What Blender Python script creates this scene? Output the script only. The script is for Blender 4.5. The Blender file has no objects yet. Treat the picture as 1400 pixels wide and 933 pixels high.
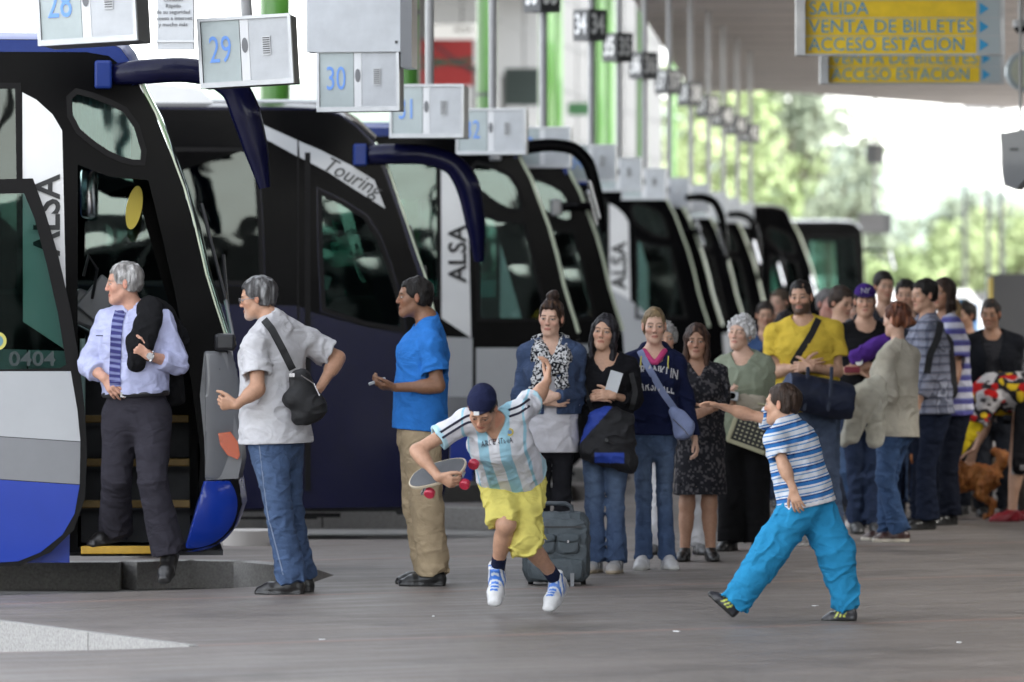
EXPO = 2.75
import bpy, bmesh, math, random
import numpy as np
from mathutils import Vector, Matrix
from mathutils.geometry import tessellate_polygon
random.seed(7)
rng = np.random.default_rng(5)
FPX = 6800.0      # focal length in photo pixels (175 mm lens)
HC = 1.56         # eye height of the camera
HY = 425.0        # row of the horizon in the photo
scene = bpy.context.scene
COL = bpy.data.collections.new('place'); scene.collection.children.link(COL)

def at(px, py, k):
    """point seen at photo pixel (px, py) where one metre is k pixels"""
    return Vector(((px - 700) / k, FPX / k, HC + (HY - py) / k))

def link(o, parent=None):
    COL.objects.link(o)
    if parent is not None: o.parent = parent
    return o

def tag(o, label=None, cat=None, group=None, kind=None):
    if label: o['label'] = label
    if cat: o['category'] = cat
    if group: o['group'] = group
    if kind: o['kind'] = kind
    return o

def empty(name, loc=(0, 0, 0), rz=0.0, label=None, cat=None, group=None, rot=None):
    o = bpy.data.objects.new(name, None); link(o)
    o.empty_display_size = 0.1
    o.location = loc; o.rotation_euler = rot if rot else (0, 0, rz)
    return tag(o, label, cat, group)

# ---------------------------------------------------------------- materials
MATS = {}
def srgb(r, g, b):
    f = lambda c: (c / 255 / 12.92) if c / 255 <= 0.04045 else ((c / 255 + 0.055) / 1.055) ** 2.4
    return (f(r), f(g), f(b))

def mat(name, base=(.5, .5, .5), rough=.5, metal=0.0, coat=0.0, noise=0.0, nscale=8.0, bump=0.0, bscale=60.0,
        spec=.5, emit=None, estr=0.0, sheen=0.0, stretch=(1, 1, 1), attr=False, rvar=0.0):
    if name in MATS: return MATS[name]
    m = bpy.data.materials.new(name); m.use_nodes = True
    nt = m.node_tree; N = nt.nodes; L = nt.links
    b = N['Principled BSDF']
    b.inputs['Base Color'].default_value = (*base, 1)
    b.inputs['Roughness'].default_value = rough
    b.inputs['Metallic'].default_value = metal
    b.inputs['Coat Weight'].default_value = coat
    b.inputs['Coat Roughness'].default_value = .06
    b.inputs['Specular IOR Level'].default_value = spec
    if sheen: b.inputs['Sheen Weight'].default_value = sheen
    if emit:
        b.inputs['Emission Color'].default_value = (*emit, 1); b.inputs['Emission Strength'].default_value = estr
    src = None
    if attr:
        a = N.new('ShaderNodeAttribute'); a.attribute_name = 'Col'; src = a.outputs['Color']
        L.new(src, b.inputs['Base Color'])
    if noise or bump or rvar:
        tc = N.new('ShaderNodeTexCoord'); mp = N.new('ShaderNodeMapping')
        mp.inputs['Scale'].default_value = stretch
        L.new(tc.outputs['Object'], mp.inputs['Vector'])
    if noise:
        n = N.new('ShaderNodeTexNoise'); n.inputs['Scale'].default_value = nscale; n.inputs['Detail'].default_value = 6
        n.inputs['Roughness'].default_value = .6
        L.new(mp.outputs['Vector'], n.inputs['Vector'])
        r = N.new('ShaderNodeMapRange'); r.inputs['From Min'].default_value = .25; r.inputs['From Max'].default_value = .75
        r.inputs['To Min'].default_value = 1 - noise; r.inputs['To Max'].default_value = 1 + noise
        L.new(n.outputs['Fac'], r.inputs['Value'])
        vm = N.new('ShaderNodeVectorMath'); vm.operation = 'SCALE'
        if src: L.new(src, vm.inputs[0])
        else: vm.inputs[0].default_value = base
        L.new(r.outputs['Result'], vm.inputs['Scale'])
        L.new(vm.outputs['Vector'], b.inputs['Base Color'])
    if rvar:
        n3 = N.new('ShaderNodeTexNoise'); n3.inputs['Scale'].default_value = nscale * .7; n3.inputs['Detail'].default_value = 5
        L.new(mp.outputs['Vector'], n3.inputs['Vector'])
        r3 = N.new('ShaderNodeMapRange'); r3.inputs['From Min'].default_value = .3; r3.inputs['From Max'].default_value = .7
        r3.inputs['To Min'].default_value = max(.02, rough - rvar); r3.inputs['To Max'].default_value = rough + rvar
        L.new(n3.outputs['Fac'], r3.inputs['Value']); L.new(r3.outputs['Result'], b.inputs['Roughness'])
    if bump:
        n2 = N.new('ShaderNodeTexNoise'); n2.inputs['Scale'].default_value = bscale; n2.inputs['Detail'].default_value = 5
        L.new(mp.outputs['Vector'], n2.inputs['Vector'])
        bp = N.new('ShaderNodeBump'); bp.inputs['Strength'].default_value = min(1, bump); bp.inputs['Distance'].default_value = .01
        L.new(n2.outputs['Fac'], bp.inputs['Height']); L.new(bp.outputs['Normal'], b.inputs['Normal'])
    MATS[name] = m
    return m

def glass_mat(name, tint, refl=1.0):
    """thin pane: tinted see-through with a Fresnel reflection"""
    if name in MATS: return MATS[name]
    m = bpy.data.materials.new(name); m.use_nodes = True
    nt = m.node_tree; N = nt.nodes; L = nt.links
    for n in list(N): N.remove(n)
    out = N.new('ShaderNodeOutputMaterial'); mx = N.new('ShaderNodeMixShader'); tr = N.new('ShaderNodeBsdfTransparent')
    gl = N.new('ShaderNodeBsdfGlossy'); fr = N.new('ShaderNodeFresnel'); mu = N.new('ShaderNodeMath')
    tr.inputs['Color'].default_value = (*tint, 1); gl.inputs['Roughness'].default_value = .015
    gl.inputs['Color'].default_value = (.9, 1, .97, 1)
    fr.inputs['IOR'].default_value = 1.52; mu.operation = 'MULTIPLY'; mu.inputs[1].default_value = 1.8 * refl
    mu.use_clamp = True
    tc = N.new('ShaderNodeTexCoord'); no = N.new('ShaderNodeTexNoise'); no.inputs['Scale'].default_value = 1.3
    bp = N.new('ShaderNodeBump'); bp.inputs['Strength'].default_value = .12; bp.inputs['Distance'].default_value = .05
    L.new(tc.outputs['Object'], no.inputs['Vector']); L.new(no.outputs['Fac'], bp.inputs['Height'])
    L.new(bp.outputs['Normal'], gl.inputs['Normal'])
    L.new(fr.outputs['Fac'], mu.inputs[0]); L.new(mu.outputs['Value'], mx.inputs['Fac'])
    L.new(tr.outputs['BSDF'], mx.inputs[1]); L.new(gl.outputs['BSDF'], mx.inputs[2])
    L.new(mx.outputs['Shader'], out.inputs['Surface'])
    MATS[name] = m
    return m

# ---------------------------------------------------------------- mesh builder
class MB:
    def __init__(s): s.v = []; s.f = []; s.mi = []; s.cur = 0
    def add(s, vs, fs):
        o = len(s.v); s.v += [tuple(v) for v in vs]
        for f in fs: s.f.append(tuple(i + o for i in f)); s.mi.append(s.cur)
    def box(s, c, d, R=None, bev=0.0):
        hx, hy, hz = d[0] / 2, d[1] / 2, d[2] / 2
        if bev <= 0:
            vs = [Vector((x, y, z)) for x in (-hx, hx) for y in (-hy, hy) for z in (-hz, hz)]
            fs = [(0, 1, 3, 2), (4, 6, 7, 5), (0, 4, 5, 1), (2, 3, 7, 6), (0, 2, 6, 4), (1, 5, 7, 3)]
        else:
            bm = bmesh.new(); bmesh.ops.create_cube(bm, size=1)
            for v in bm.verts: v.co = Vector((v.co.x * d[0], v.co.y * d[1], v.co.z * d[2]))
            bmesh.ops.bevel(bm, geom=bm.edges[:], offset=bev, segments=2, affect='EDGES', profile=.5)
            bm.verts.index_update(); vs = [v.co.copy() for v in bm.verts]; fs = [[v.index for v in f.verts] for f in bm.faces]; bm.free()
        if R is not None: vs = [R @ v for v in vs]
        s.add([v + Vector(c) for v in vs], fs)
    def tube(s, pts, r, n=10, caps=True, flat=None):
        """tube through points; r a number or one per point; flat=(side vector, factor) squashes the section"""
        pts = [Vector(p) for p in pts]; m = len(pts)
        rr = r if isinstance(r, (list, tuple)) else [r] * m
        up = Vector((0, 0, 1)); prev = None; rings = []
        for i, p in enumerate(pts):
            t = (pts[min(i + 1, m - 1)] - pts[max(i - 1, 0)]).normalized()
            if prev is None:
                a = t.cross(up)
                if a.length < 1e-3: a = t.cross(Vector((1, 0, 0)))
            else: a = prev - t * prev.dot(t)
            a.normalize(); b = t.cross(a); prev = a
            ring = []
            for j in range(n):
                w = 2 * math.pi * j / n
                off = a * math.cos(w) * rr[i] + b * math.sin(w) * rr[i]
                if flat: off = off + Vector(flat[0]) * off.dot(Vector(flat[0])) * (flat[1] - 1)
                ring.append(p + off)
            rings.append(ring)
        vs = [v for ring in rings for v in ring]; fs = []
        for i in range(m - 1):
            for j in range(n):
                fs.append((i * n + j, i * n + (j + 1) % n, (i + 1) * n + (j + 1) % n, (i + 1) * n + j))
        if caps: fs += [tuple(range(n))[::-1], tuple((m - 1) * n + j for j in range(n))]
        s.add(vs, fs)
    def cyl(s, a, b, r, n=16, r2=None): s.tube([a, b], [r, r if r2 is None else r2], n)
    def poly(s, loops, z0, z1, M=None):
        """prism: loops = [outer, hole, ...] of 2-D points, extruded from z0 to z1 (local z), then M applied"""
        l3 = [[Vector((x, y, 0)) for x, y in lp] for lp in loops]
        tri = tessellate_polygon(l3); flat = [p for lp in l3 for p in lp]; n = len(flat)
        vs = [Vector((p.x, p.y, z0)) for p in flat] + [Vector((p.x, p.y, z1)) for p in flat]
        fs = []
        for t in tri:
            a, b, c = t
            cr = (flat[b] - flat[a]).cross(flat[c] - flat[a]).z
            if cr < 0: a, b, c = c, b, a
            fs.append((c, b, a)); fs.append((a + n, b + n, c + n))
        o = 0
        for lp in l3:
            m = len(lp)
            for i in range(m): fs.append((o + i, o + (i + 1) % m, o + (i + 1) % m + n, o + i + n))
            o += m
        if M is not None: vs = [M @ v for v in vs]
        s.add(vs, fs)
    def sheet(s, grid):
        """grid of points [i][j] -> quads"""
        h, w = len(grid), len(grid[0]); vs = [p for row in grid for p in row]
        s.add(vs, [(i * w + j, i * w + j + 1, (i + 1) * w + j + 1, (i + 1) * w + j) for i in range(h - 1) for j in range(w - 1)])
    def build(s, name, m, parent=None, smooth=False, loc=None, rot=None, recalc=True, angle=35):
        me = bpy.data.meshes.new(name); me.from_pydata(s.v, [], s.f)
        ms = m if isinstance(m, (list, tuple)) else [m]
        for x in ms: me.materials.append(x)
        if len(ms) > 1: me.polygons.foreach_set('material_index', s.mi)
        if recalc:
            bm = bmesh.new(); bm.from_mesh(me); bmesh.ops.recalc_face_normals(bm, faces=bm.faces[:]); bm.to_mesh(me); bm.free()
        if smooth:
            me.polygons.foreach_set('use_smooth', [True] * len(me.polygons))
            try: me.set_sharp_from_angle(angle=math.radians(angle))
            except Exception: pass
        me.update()
        o = bpy.data.objects.new(name, me); link(o, parent)
        if loc: o.location = loc
        if rot: o.rotation_euler = rot
        return o

def text_mesh(txt, size=1.0, extrude=0.0, align='CENTER', shear=0.0, space=1.0, bold=0.0):
    c = bpy.data.curves.new('txt', 'FONT'); c.body = txt; c.size = size; c.extrude = extrude
    c.align_x = align; c.align_y = 'CENTER'; c.shear = shear; c.space_character = space; c.offset = bold; c.resolution_u = 3
    o = bpy.data.objects.new('txt', c); COL.objects.link(o)
    bpy.context.view_layer.update()
    dg = bpy.context.evaluated_depsgraph_get()
    me = bpy.data.meshes.new_from_object(o.evaluated_get(dg))
    bpy.data.objects.remove(o); bpy.data.curves.remove(c)
    vs = [v.co.copy() for v in me.vertices]; fs = [tuple(p.vertices) for p in me.polygons]
    bpy.data.meshes.remove(me)
    return vs, fs

def put_text(name, txt, size, M, m, parent=None, sx=1.0, **kw):
    """lettering standing in the plane given by M (x right, y up)"""
    vs, fs = text_mesh(txt, size, .0015, **kw)
    mb = MB(); mb.add([M @ Vector((v.x * sx, v.y, v.z)) for v in vs], fs)
    return mb.build(name, m, parent, recalc=False)

FACE_CAM = Matrix(((1, 0, 0, 0), (0, 0, -1, 0), (0, 1, 0, 0), (0, 0, 0, 1)))   # text plane facing -Y
def on_front(x, y, z, rot=0.0):
    return Matrix.Translation((x, y, z)) @ FACE_CAM @ Matrix.Rotation(rot, 4, 'Z')

def arc(cx, cy, r, a0, a1, n):
    return [(cx + r * math.cos(math.radians(a0 + (a1 - a0) * i / n)), cy + r * math.sin(math.radians(a0 + (a1 - a0) * i / n))) for i in range(n + 1)]
def rrect(x0, y0, x1, y1, r, n=4):
    return arc(x1 - r, y0 + r, r, -90, 0, n) + arc(x1 - r, y1 - r, r, 0, 90, n) + arc(x0 + r, y1 - r, r, 90, 180, n) + arc(x0 + r, y0 + r, r, 180, 270, n)
def inset(poly, d):
    """shrink a counter-clockwise loop by d"""
    n = len(poly); out = []
    for i in range(n):
        p0 = Vector(poly[i - 1]); p1 = Vector(poly[i]); p2 = Vector(poly[(i + 1) % n])
        e1 = (p1 - p0).normalized(); e2 = (p2 - p1).normalized()
        n1 = Vector((-e1.y, e1.x)); n2 = Vector((-e2.y, e2.x)); b = (n1 + n2)
        if b.length < 1e-4: b = n1
        b.normalize(); c = max(.35, b.dot(n1))
        q = p1 + b * (d / c); out.append((q.x, q.y))
    return out
def smooth_loop(pts, n=1, closed=True):
    for _ in range(n):
        q = []; m = len(pts)
        for i in range(m if closed else m - 1):
            a = pts[i]; b = pts[(i + 1) % m]
            q.append((a[0] * .75 + b[0] * .25, a[1] * .75 + b[1] * .25)); q.append((a[0] * .25 + b[0] * .75, a[1] * .25 + b[1] * .75))
        if not closed: q = [pts[0]] + q + [pts[-1]]
        pts = q
    return pts
def ccw(poly):
    a = sum(poly[i - 1][0] * poly[i][1] - poly[i][0] * poly[i - 1][1] for i in range(len(poly)))
    return poly if a > 0 else poly[::-1]
# ---------------------------------------------------------------- implicit surfaces -> meshes (used for people, clothes, bags)
_P = rng.permutation(256).astype(np.int32); _P = np.concatenate([_P, _P, _P]); _PF = (_P / 127.5 - 1).astype(np.float32)
def noise3(P):
    """smooth value noise in [-1, 1]"""
    P = np.asarray(P, np.float32); fl = np.floor(P); i = fl.astype(np.int32); f = P - fl; u = f * f * (3 - 2 * f); i &= 255
    i0, i1, i2 = i[:, 0], i[:, 1], i[:, 2]; A0, A1 = _P[i0], _P[(i0 + 1) & 255]; AB = {(a, b): _P[(A1 if a else A0) + ((i1 + b) & 255)] for a in (0, 1) for b in (0, 1)}; i2b = (i2 + 1) & 255
    def h(dx, dy, dz): return _PF[AB[dx, dy] + (i2b if dz else i2)]
    x00 = h(0, 0, 0) * (1 - u[:, 0]) + h(1, 0, 0) * u[:, 0]; x10 = h(0, 1, 0) * (1 - u[:, 0]) + h(1, 1, 0) * u[:, 0]
    x01 = h(0, 0, 1) * (1 - u[:, 0]) + h(1, 0, 1) * u[:, 0]; x11 = h(0, 1, 1) * (1 - u[:, 0]) + h(1, 1, 1) * u[:, 0]
    return (x00 * (1 - u[:, 1]) + x10 * u[:, 1]) * (1 - u[:, 2]) + (x01 * (1 - u[:, 1]) + x11 * u[:, 1]) * u[:, 2]

V = lambda *a: np.array(a, float)
def nrm(v): return v / (np.linalg.norm(v) + 1e-12)
class Prim:
    """tapered capsule with elliptical section, or ellipsoid when a == b. radii = (side, front, axial)"""
    def __init__(s, a, b=None, ra=.05, rb=None, side=None, k=.02, cuts=(), R=None, sub=False):
        s.a = np.array(a, float); s.b = s.a.copy() if b is None else np.array(b, float)
        def r3(r):
            if np.isscalar(r): return V(r, r, r)
            return V(r[0], r[1], min(r[0], r[1])) if len(r) == 2 else V(*r)
        s.ra = r3(ra); s.rb = s.ra if rb is None else r3(rb)
        s.L = np.linalg.norm(s.b - s.a)
        if R is not None: s.R = np.array(R, float)
        else:
            ax = (s.b - s.a) / s.L if s.L > 1e-6 else V(0, 0, 1)
            sd = V(1, 0, 0) if side is None else np.array(side, float)
            sd = sd - ax * sd.dot(ax)
            if np.linalg.norm(sd) < 1e-3: sd = np.cross(ax, V(0, 1, 0))
            sd = nrm(sd); s.R = np.array([sd, np.cross(ax, sd), ax])
        s.k = k; s.cuts = cuts; s.sub = sub
        m = max(s.ra.max(), s.rb.max())
        s.lo = np.minimum(s.a, s.b) - m; s.hi = np.maximum(s.a, s.b) + m
    def ev(s, P):
        q = (P - s.a.astype(np.float32)) @ s.R.T.astype(np.float32)
        x, y, z = q[:, 0], q[:, 1], q[:, 2]
        if s.L > 1e-6:
            t = np.clip(z / s.L, 0, 1); z = z - t * s.L; dr = s.rb - s.ra
            r0, r1, r2 = s.ra[0] + dr[0] * t, s.ra[1] + dr[1] * t, s.ra[2] + dr[2] * t
        else: r0, r1, r2 = s.ra; 
        a, b, c = x / r0, y / r1, z / r2
        k0 = np.sqrt(a * a + b * b + c * c); a = a / r0; b = b / r1; c = c / r2
        k1 = np.sqrt(a * a + b * b + c * c) + 1e-9
        d = np.where(k0 > 1e-4, k0 * (k0 - 1) / k1, -min(s.ra.min(), s.rb.min())).astype(np.float32)
        for p, n in s.cuts: d = np.maximum(d, (P - p.astype(np.float32)) @ n.astype(np.float32))
        return d
    def grow(s, e, k=None, cuts=None):
        c = Prim.__new__(Prim); c.__dict__.update(s.__dict__); c.ra = s.ra + e; c.rb = s.rb + e
        if k is not None: c.k = k
        if cuts is not None: c.cuts = cuts
        m = max(c.ra.max(), c.rb.max()); c.lo = np.minimum(c.a, c.b) - m; c.hi = np.maximum(c.a, c.b) + m
        return c
def sphere(c, r, k=.01, **kw): return Prim(c, None, r, k=k, **kw)

class Shape:
    def __init__(s, prims, cuts=(), subs=(), disp=None, kcut=.0):
        s.prims = prims; s.cuts = cuts; s.subs = subs; s.disp = disp
    def ev(s, P, cull=True):
        P = np.asarray(P, np.float32); X, Y, Z = [np.ascontiguousarray(P[:, i]) for i in range(3)]
        def inside(p, m):
            l, h = p.lo - m, p.hi + m
            ix = np.nonzero((Z > l[2]) & (Z < h[2]))[0]; ix = ix[(X[ix] > l[0]) & (X[ix] < h[0])]; return ix[(Y[ix] > l[1]) & (Y[ix] < h[1])]
        d = np.full(len(P), .12 if cull else 10.0, np.float32)
        for p in s.prims:
            if cull:
                m = p.k + .02
                ix = inside(p, m)
                if not len(ix): continue
                e = p.ev(P[ix]); o = d[ix]
            else: e = p.ev(P); o = d; ix = slice(None)
            h = np.maximum(p.k - np.abs(e - o), 0) / p.k
            d[ix] = np.minimum(e, o) - h * h * p.k * .25
        if s.disp is not None: d = d - s.disp(P, d)
        for p, n in s.cuts: d = np.maximum(d, (P - p) @ n)
        for p in s.subs:
            m = p.k + .02
            ix = inside(p, m) if cull else slice(None)
            if cull and not len(ix): continue
            e = -p.ev(P[ix]); o = d[ix]
            h = np.maximum(p.k - np.abs(e - o), 0) / p.k
            d[ix] = np.maximum(e, o) + h * h * p.k * .25
        return d
    def bounds(s):
        return np.min([p.lo for p in s.prims], 0), np.max([p.hi for p in s.prims], 0)

def surf(shape, h, box=None, keep=None):
    """surface nets on a sparse block grid; returns verts, quads"""
    lo, hi = shape.bounds() if box is None else box
    lo = lo - .02 - 2 * h; hi = hi + .02 + 2 * h
    B = 4 if h > .0065 else 6; nb = np.maximum(1, np.ceil((hi - lo) / (h * B)).astype(int)); n = nb * B + 1
    g = [lo[i] + (np.arange(nb[i]) + .5) * B * h for i in range(3)]
    C = np.stack(np.meshgrid(*g, indexing='ij'), -1).reshape(-1, 3)
    d0 = shape.ev(C, cull=False).reshape(nb)
    act = np.abs(d0) < B * h * .9 + (.022 if shape.disp is not None else .010)
    blk = np.repeat(np.repeat(np.repeat(act, B, 0), B, 1), B, 2)
    am = np.zeros(n, bool)
    am[:-1, :-1, :-1] = blk
    for dx, dy, dz in ((1, 0, 0), (0, 1, 0), (0, 0, 1), (1, 1, 0), (1, 0, 1), (0, 1, 1), (1, 1, 1)):
        am[dx:n[0] - 1 + dx, dy:n[1] - 1 + dy, dz:n[2] - 1 + dz] |= blk
    S = np.ones(n, np.float32) * .1
    sg = np.repeat(np.repeat(np.repeat(np.where(d0 < 0, -.1, .1), B, 0), B, 1), B, 2); S[:-1, :-1, :-1] = sg
    ii = np.argwhere(am); P = lo + ii * h
    S[am] = shape.ev(P)
    ins = S < 0
    c = sum(ins[dx:n[0] - 1 + dx, dy:n[1] - 1 + dy, dz:n[2] - 1 + dz].astype(np.int8) for dx in (0, 1) for dy in (0, 1) for dz in (0, 1))
    ac = (c > 0) & (c < 8)
    cells = np.argwhere(ac); m = len(cells)
    if m == 0: return np.zeros((0, 3)), np.zeros((0, 4), int)
    idx = -np.ones(ac.shape, np.int64); idx[ac] = np.arange(m)
    corner = np.array([(x, y, z) for x in (0, 1) for y in (0, 1) for z in (0, 1)])
    vals = np.stack([S[cells[:, 0] + x, cells[:, 1] + y, cells[:, 2] + z] for x, y, z in corner], 1)
    acc = np.zeros((m, 3)); cnt = np.zeros(m)
    for a in range(8):
        for b in range(a + 1, 8):
            if np.abs(corner[a] - corner[b]).sum() != 1: continue
            va, vb = vals[:, a], vals[:, b]; x = (va < 0) != (vb < 0)
            t = va[x] / (va[x] - vb[x])
            acc[x] += corner[a] + (corner[b] - corner[a]) * t[:, None]; cnt[x] += 1
    verts = lo + (cells + acc / cnt[:, None]) * h
    quads = []
    for ax in range(3):
        o = [0, 0, 0]; o[ax] = 1; u, w = (ax + 1) % 3, (ax + 2) % 3
        A = ins[:-1 if o[0] else None, :-1 if o[1] else None, :-1 if o[2] else None]
        Bb = ins[o[0]:, o[1]:, o[2]:]
        e = np.argwhere(A != Bb); e = e[(e[:, u] > 0) & (e[:, w] > 0) & (e[:, u] < n[u] - 1) & (e[:, w] < n[w] - 1)]
        fl = A[e[:, 0], e[:, 1], e[:, 2]]
        def cid(du, dw):
            q = e.copy(); q[:, u] -= du; q[:, w] -= dw; return idx[q[:, 0], q[:, 1], q[:, 2]]
        Q = np.stack([cid(1, 1), cid(0, 1), cid(0, 0), cid(1, 0)], 1)
        Q[~fl] = Q[~fl][:, ::-1]; quads.append(Q)
    Q = np.concatenate(quads); Q = Q[(Q >= 0).all(1)]
    if keep is not None:
        ctr = verts[Q].mean(1); Q = Q[keep(ctr)]
        used = np.unique(Q); mp = -np.ones(len(verts), np.int64); mp[used] = np.arange(len(used)); verts = verts[used]; Q = mp[Q]
    return verts, Q

def np_mesh(name, verts, quads, m, parent=None, colors=None, loc=None):
    me = bpy.data.meshes.new(name)
    me.vertices.add(len(verts)); me.vertices.foreach_set('co', verts.astype(np.float32).ravel())
    nq = len(quads); w = quads.shape[1] if nq else 4
    me.loops.add(nq * w); me.loops.foreach_set('vertex_index', quads.astype(np.int32).ravel())
    me.polygons.add(nq); me.polygons.foreach_set('loop_start', np.arange(0, nq * w, w, dtype=np.int32))
    me.polygons.foreach_set('loop_total', np.full(nq, w, dtype=np.int32))
    me.polygons.foreach_set('use_smooth', np.ones(nq, bool))
    me.update(calc_edges=True)
    if colors is not None:
        ca = me.attributes.new('Col', 'FLOAT_COLOR', 'POINT')
        c4 = np.ones((len(verts), 4), np.float32); c4[:, :3] = colors; ca.data.foreach_set('color', c4.ravel())
    me.materials.append(m)
    o = bpy.data.objects.new(name, me); link(o, parent)
    if loc is not None: o.location = loc
    return o

def blob(name, prims, h, color, m, parent=None, disp=None, cuts=(), subs=(), loc=None):
    sh = Shape(prims, cuts, subs, disp); v, q = surf(sh, h)
    c = color(v) if callable(color) else np.tile(np.array(color), (len(v), 1))
    return np_mesh(name, v, q, m, parent, c, loc)

def folds(amp, freq=(9, 9, 22), seed=0, sharp=1.0, rot=0.0, focus=(), base=.45):
    """cloth creases as an outward displacement: thin winding ridges, stronger round the focus points"""
    fr = np.array(freq, float); cr, sr = math.cos(rot), math.sin(rot)
    def f(P, d):
        out = np.zeros(len(P)); near = (d < .035) & (d > -.012)
        if not near.any(): return out
        Q = P[near]; w = np.full(len(Q), base)
        for c, r, g in focus: w = w + g * np.exp(-((Q - c) ** 2).sum(1) / (r * r))
        def ridge(R, sd):
            x = Q[:, 0] * math.cos(R) + Q[:, 2] * math.sin(R); z = -Q[:, 0] * math.sin(R) + Q[:, 2] * math.cos(R)
            q = np.stack([x, Q[:, 1], z], 1) * fr + sd; q = q + .9 * np.stack([noise3(q * .5 + 3), noise3(q * .5 + 17), noise3(q * .5 + 31)], 1)
            return np.clip(1 - np.abs(noise3(q)) * 3.0, 0, 1)
        a = ridge(rot, seed * 7.31); b = ridge(rot - 1.0, seed * 3.7 + 40)
        out[near] = amp * np.minimum(w, 1.3) * (.60 * a + .35 * b + .18 * noise3(Q * 26 + seed)); return out
    return f
# ---------------------------------------------------------------- people
M_SKIN = mat('skin', rough=.5, attr=True, noise=.13, nscale=48, bump=.15, bscale=220, spec=.4)
M_CLOTH = mat('woven_cloth', rough=.92, attr=True, noise=.12, nscale=14, bump=.3, bscale=260, spec=.12)
M_DENIM = mat('denim', rough=.85, attr=True, noise=.28, nscale=16, bump=.4, bscale=200, spec=.2)
M_HAIR = mat('hair', rough=.55, attr=True, noise=.55, nscale=55, bump=.9, bscale=90, spec=.25, stretch=(1, 1, .18))
def wrinkle(m, sc, dist, strength):
    nt = m.node_tree; N = nt.nodes; L = nt.links; b = N['Principled BSDF']; old = b.inputs['Normal'].links[0].from_node if b.inputs['Normal'].links else None
    tc = N.new('ShaderNodeTexCoord'); n = N.new('ShaderNodeTexNoise'); n.inputs['Scale'].default_value = sc; n.inputs['Detail'].default_value = 2; n.inputs['Distortion'].default_value = 1.6; n.inputs['Roughness'].default_value = .45
    mp = N.new('ShaderNodeMapping'); mp.inputs['Scale'].default_value = (1, 1, 1.6); mp.inputs['Rotation'].default_value = (.2, .5, 0); L.new(tc.outputs['Object'], mp.inputs['Vector']); L.new(mp.outputs['Vector'], n.inputs['Vector'])
    bp = N.new('ShaderNodeBump'); bp.inputs['Strength'].default_value = strength; bp.inputs['Distance'].default_value = dist; L.new(n.outputs['Fac'], bp.inputs['Height'])
    if old: L.new(old.outputs['Normal'], bp.inputs['Normal'])
    L.new(bp.outputs['Normal'], b.inputs['Normal'])
wrinkle(M_CLOTH, 6.5, .04, .42); wrinkle(M_DENIM, 8.5, .035, .45)
M_LEATHER = mat('shoe_leather', rough=.35, attr=True, noise=.1, nscale=20, bump=.15, bscale=120, spec=.5)
M_METALS = mat('steel', (.6, .6, .6), .25, 1.0)
M_BLACKM = mat('black_plastic', (.015, .015, .017), .4)
SK = dict(fair=(.60, .38, .28), light=(.52, .31, .21), mid=(.43, .24, .155), tan=(.33, .175, .105), brown=(.22, .11, .063))
ZV = V(0, 0, 1)

def face_colors(q, skin, brow, beard=None, lips=None, closed=False, age=0, beardfull=False):
    n = len(q); c = np.tile(np.array(skin, float), (n, 1))
    x, y, z = np.abs(q[:, 0]), q[:, 1], q[:, 2]
    front = y > .045
    chk = np.exp(-(((x - .04) / .022) ** 2 + ((z + .03) / .02) ** 2)) * front
    c = c * (1 + chk[:, None] * np.array([.06, -.10, -.10]))
    nz = np.exp(-((x / .015) ** 2 + ((z + .028) / .015) ** 2)) * (y > .09); c = c * (1 + nz[:, None] * np.array([.06, -.10, -.08]))
    er = x > .074; c[er] = c[er] * np.array([1.05, .85, .82])
    if beard is not None:
        bd = np.array(beard[:3]); w = beard[3]
        m = ((z < -.035) & (y > -.005) & (z > -.13) & ~((x < .016) & (z > -.05))).astype(float) * np.clip((-.03 - z) / .02, 0, 1)
        m *= 1 if beardfull else np.clip(1.1 - x / .05, 0, 1)
        m[(x < .021) & (np.abs(z + .0665) < .011)] = 0
        c = c * (1 - m[:, None] * w) + bd * m[:, None] * w
    lp = (lips if lips is not None else np.array(skin) * np.array([.85, .55, .55]))
    m = (x < .0245) & (np.abs(z + .0665) < .0095 * np.sqrt(np.clip(1 - (x / .026) ** 2, 0, 1)) + .001) & (y > .06)
    c[m] = lp
    m = (x < .022) & (np.abs(z + .0660) < .0016) & (y > .06); c[m] = np.array(lp) * .35
    bz = .0255 - (x - .03) ** 2 * 6
    m = front & (x > .013) & (x < .050) & (np.abs(z - bz) < .0038); c[m] = c[m] * .25 + np.array(brow) * .75
    dx, dz = (x - .0315) / .0140, (z - .001) / (.0052 if not closed else .002)
    r2 = dx * dx + dz * dz
    if not closed:
        m = front & (r2 < 1.0); c[m] = (.36, .32, .29)
        m = front & (((x - .0315) ** 2 + (z - .001) ** 2) < .0064 ** 2) & (r2 < 1.1); c[m] = (.03, .017, .01)
        m = front & (r2 >= .95) & (r2 < 2.0) & (z > .001); c[m] = c[m] * .3 + np.array([.02, .012, .01])
        m = front & (r2 >= 1.0) & (r2 < 2.0) & (z <= .001); c[m] *= .8
    else:
        m = front & (r2 < 1.2); c[m] *= .35
    m = front & (x > .004) & (x < .012) & (z < -.037) & (z > -.046) & (y > .088); c[m] *= .3
    return c

class Person: pass

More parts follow.
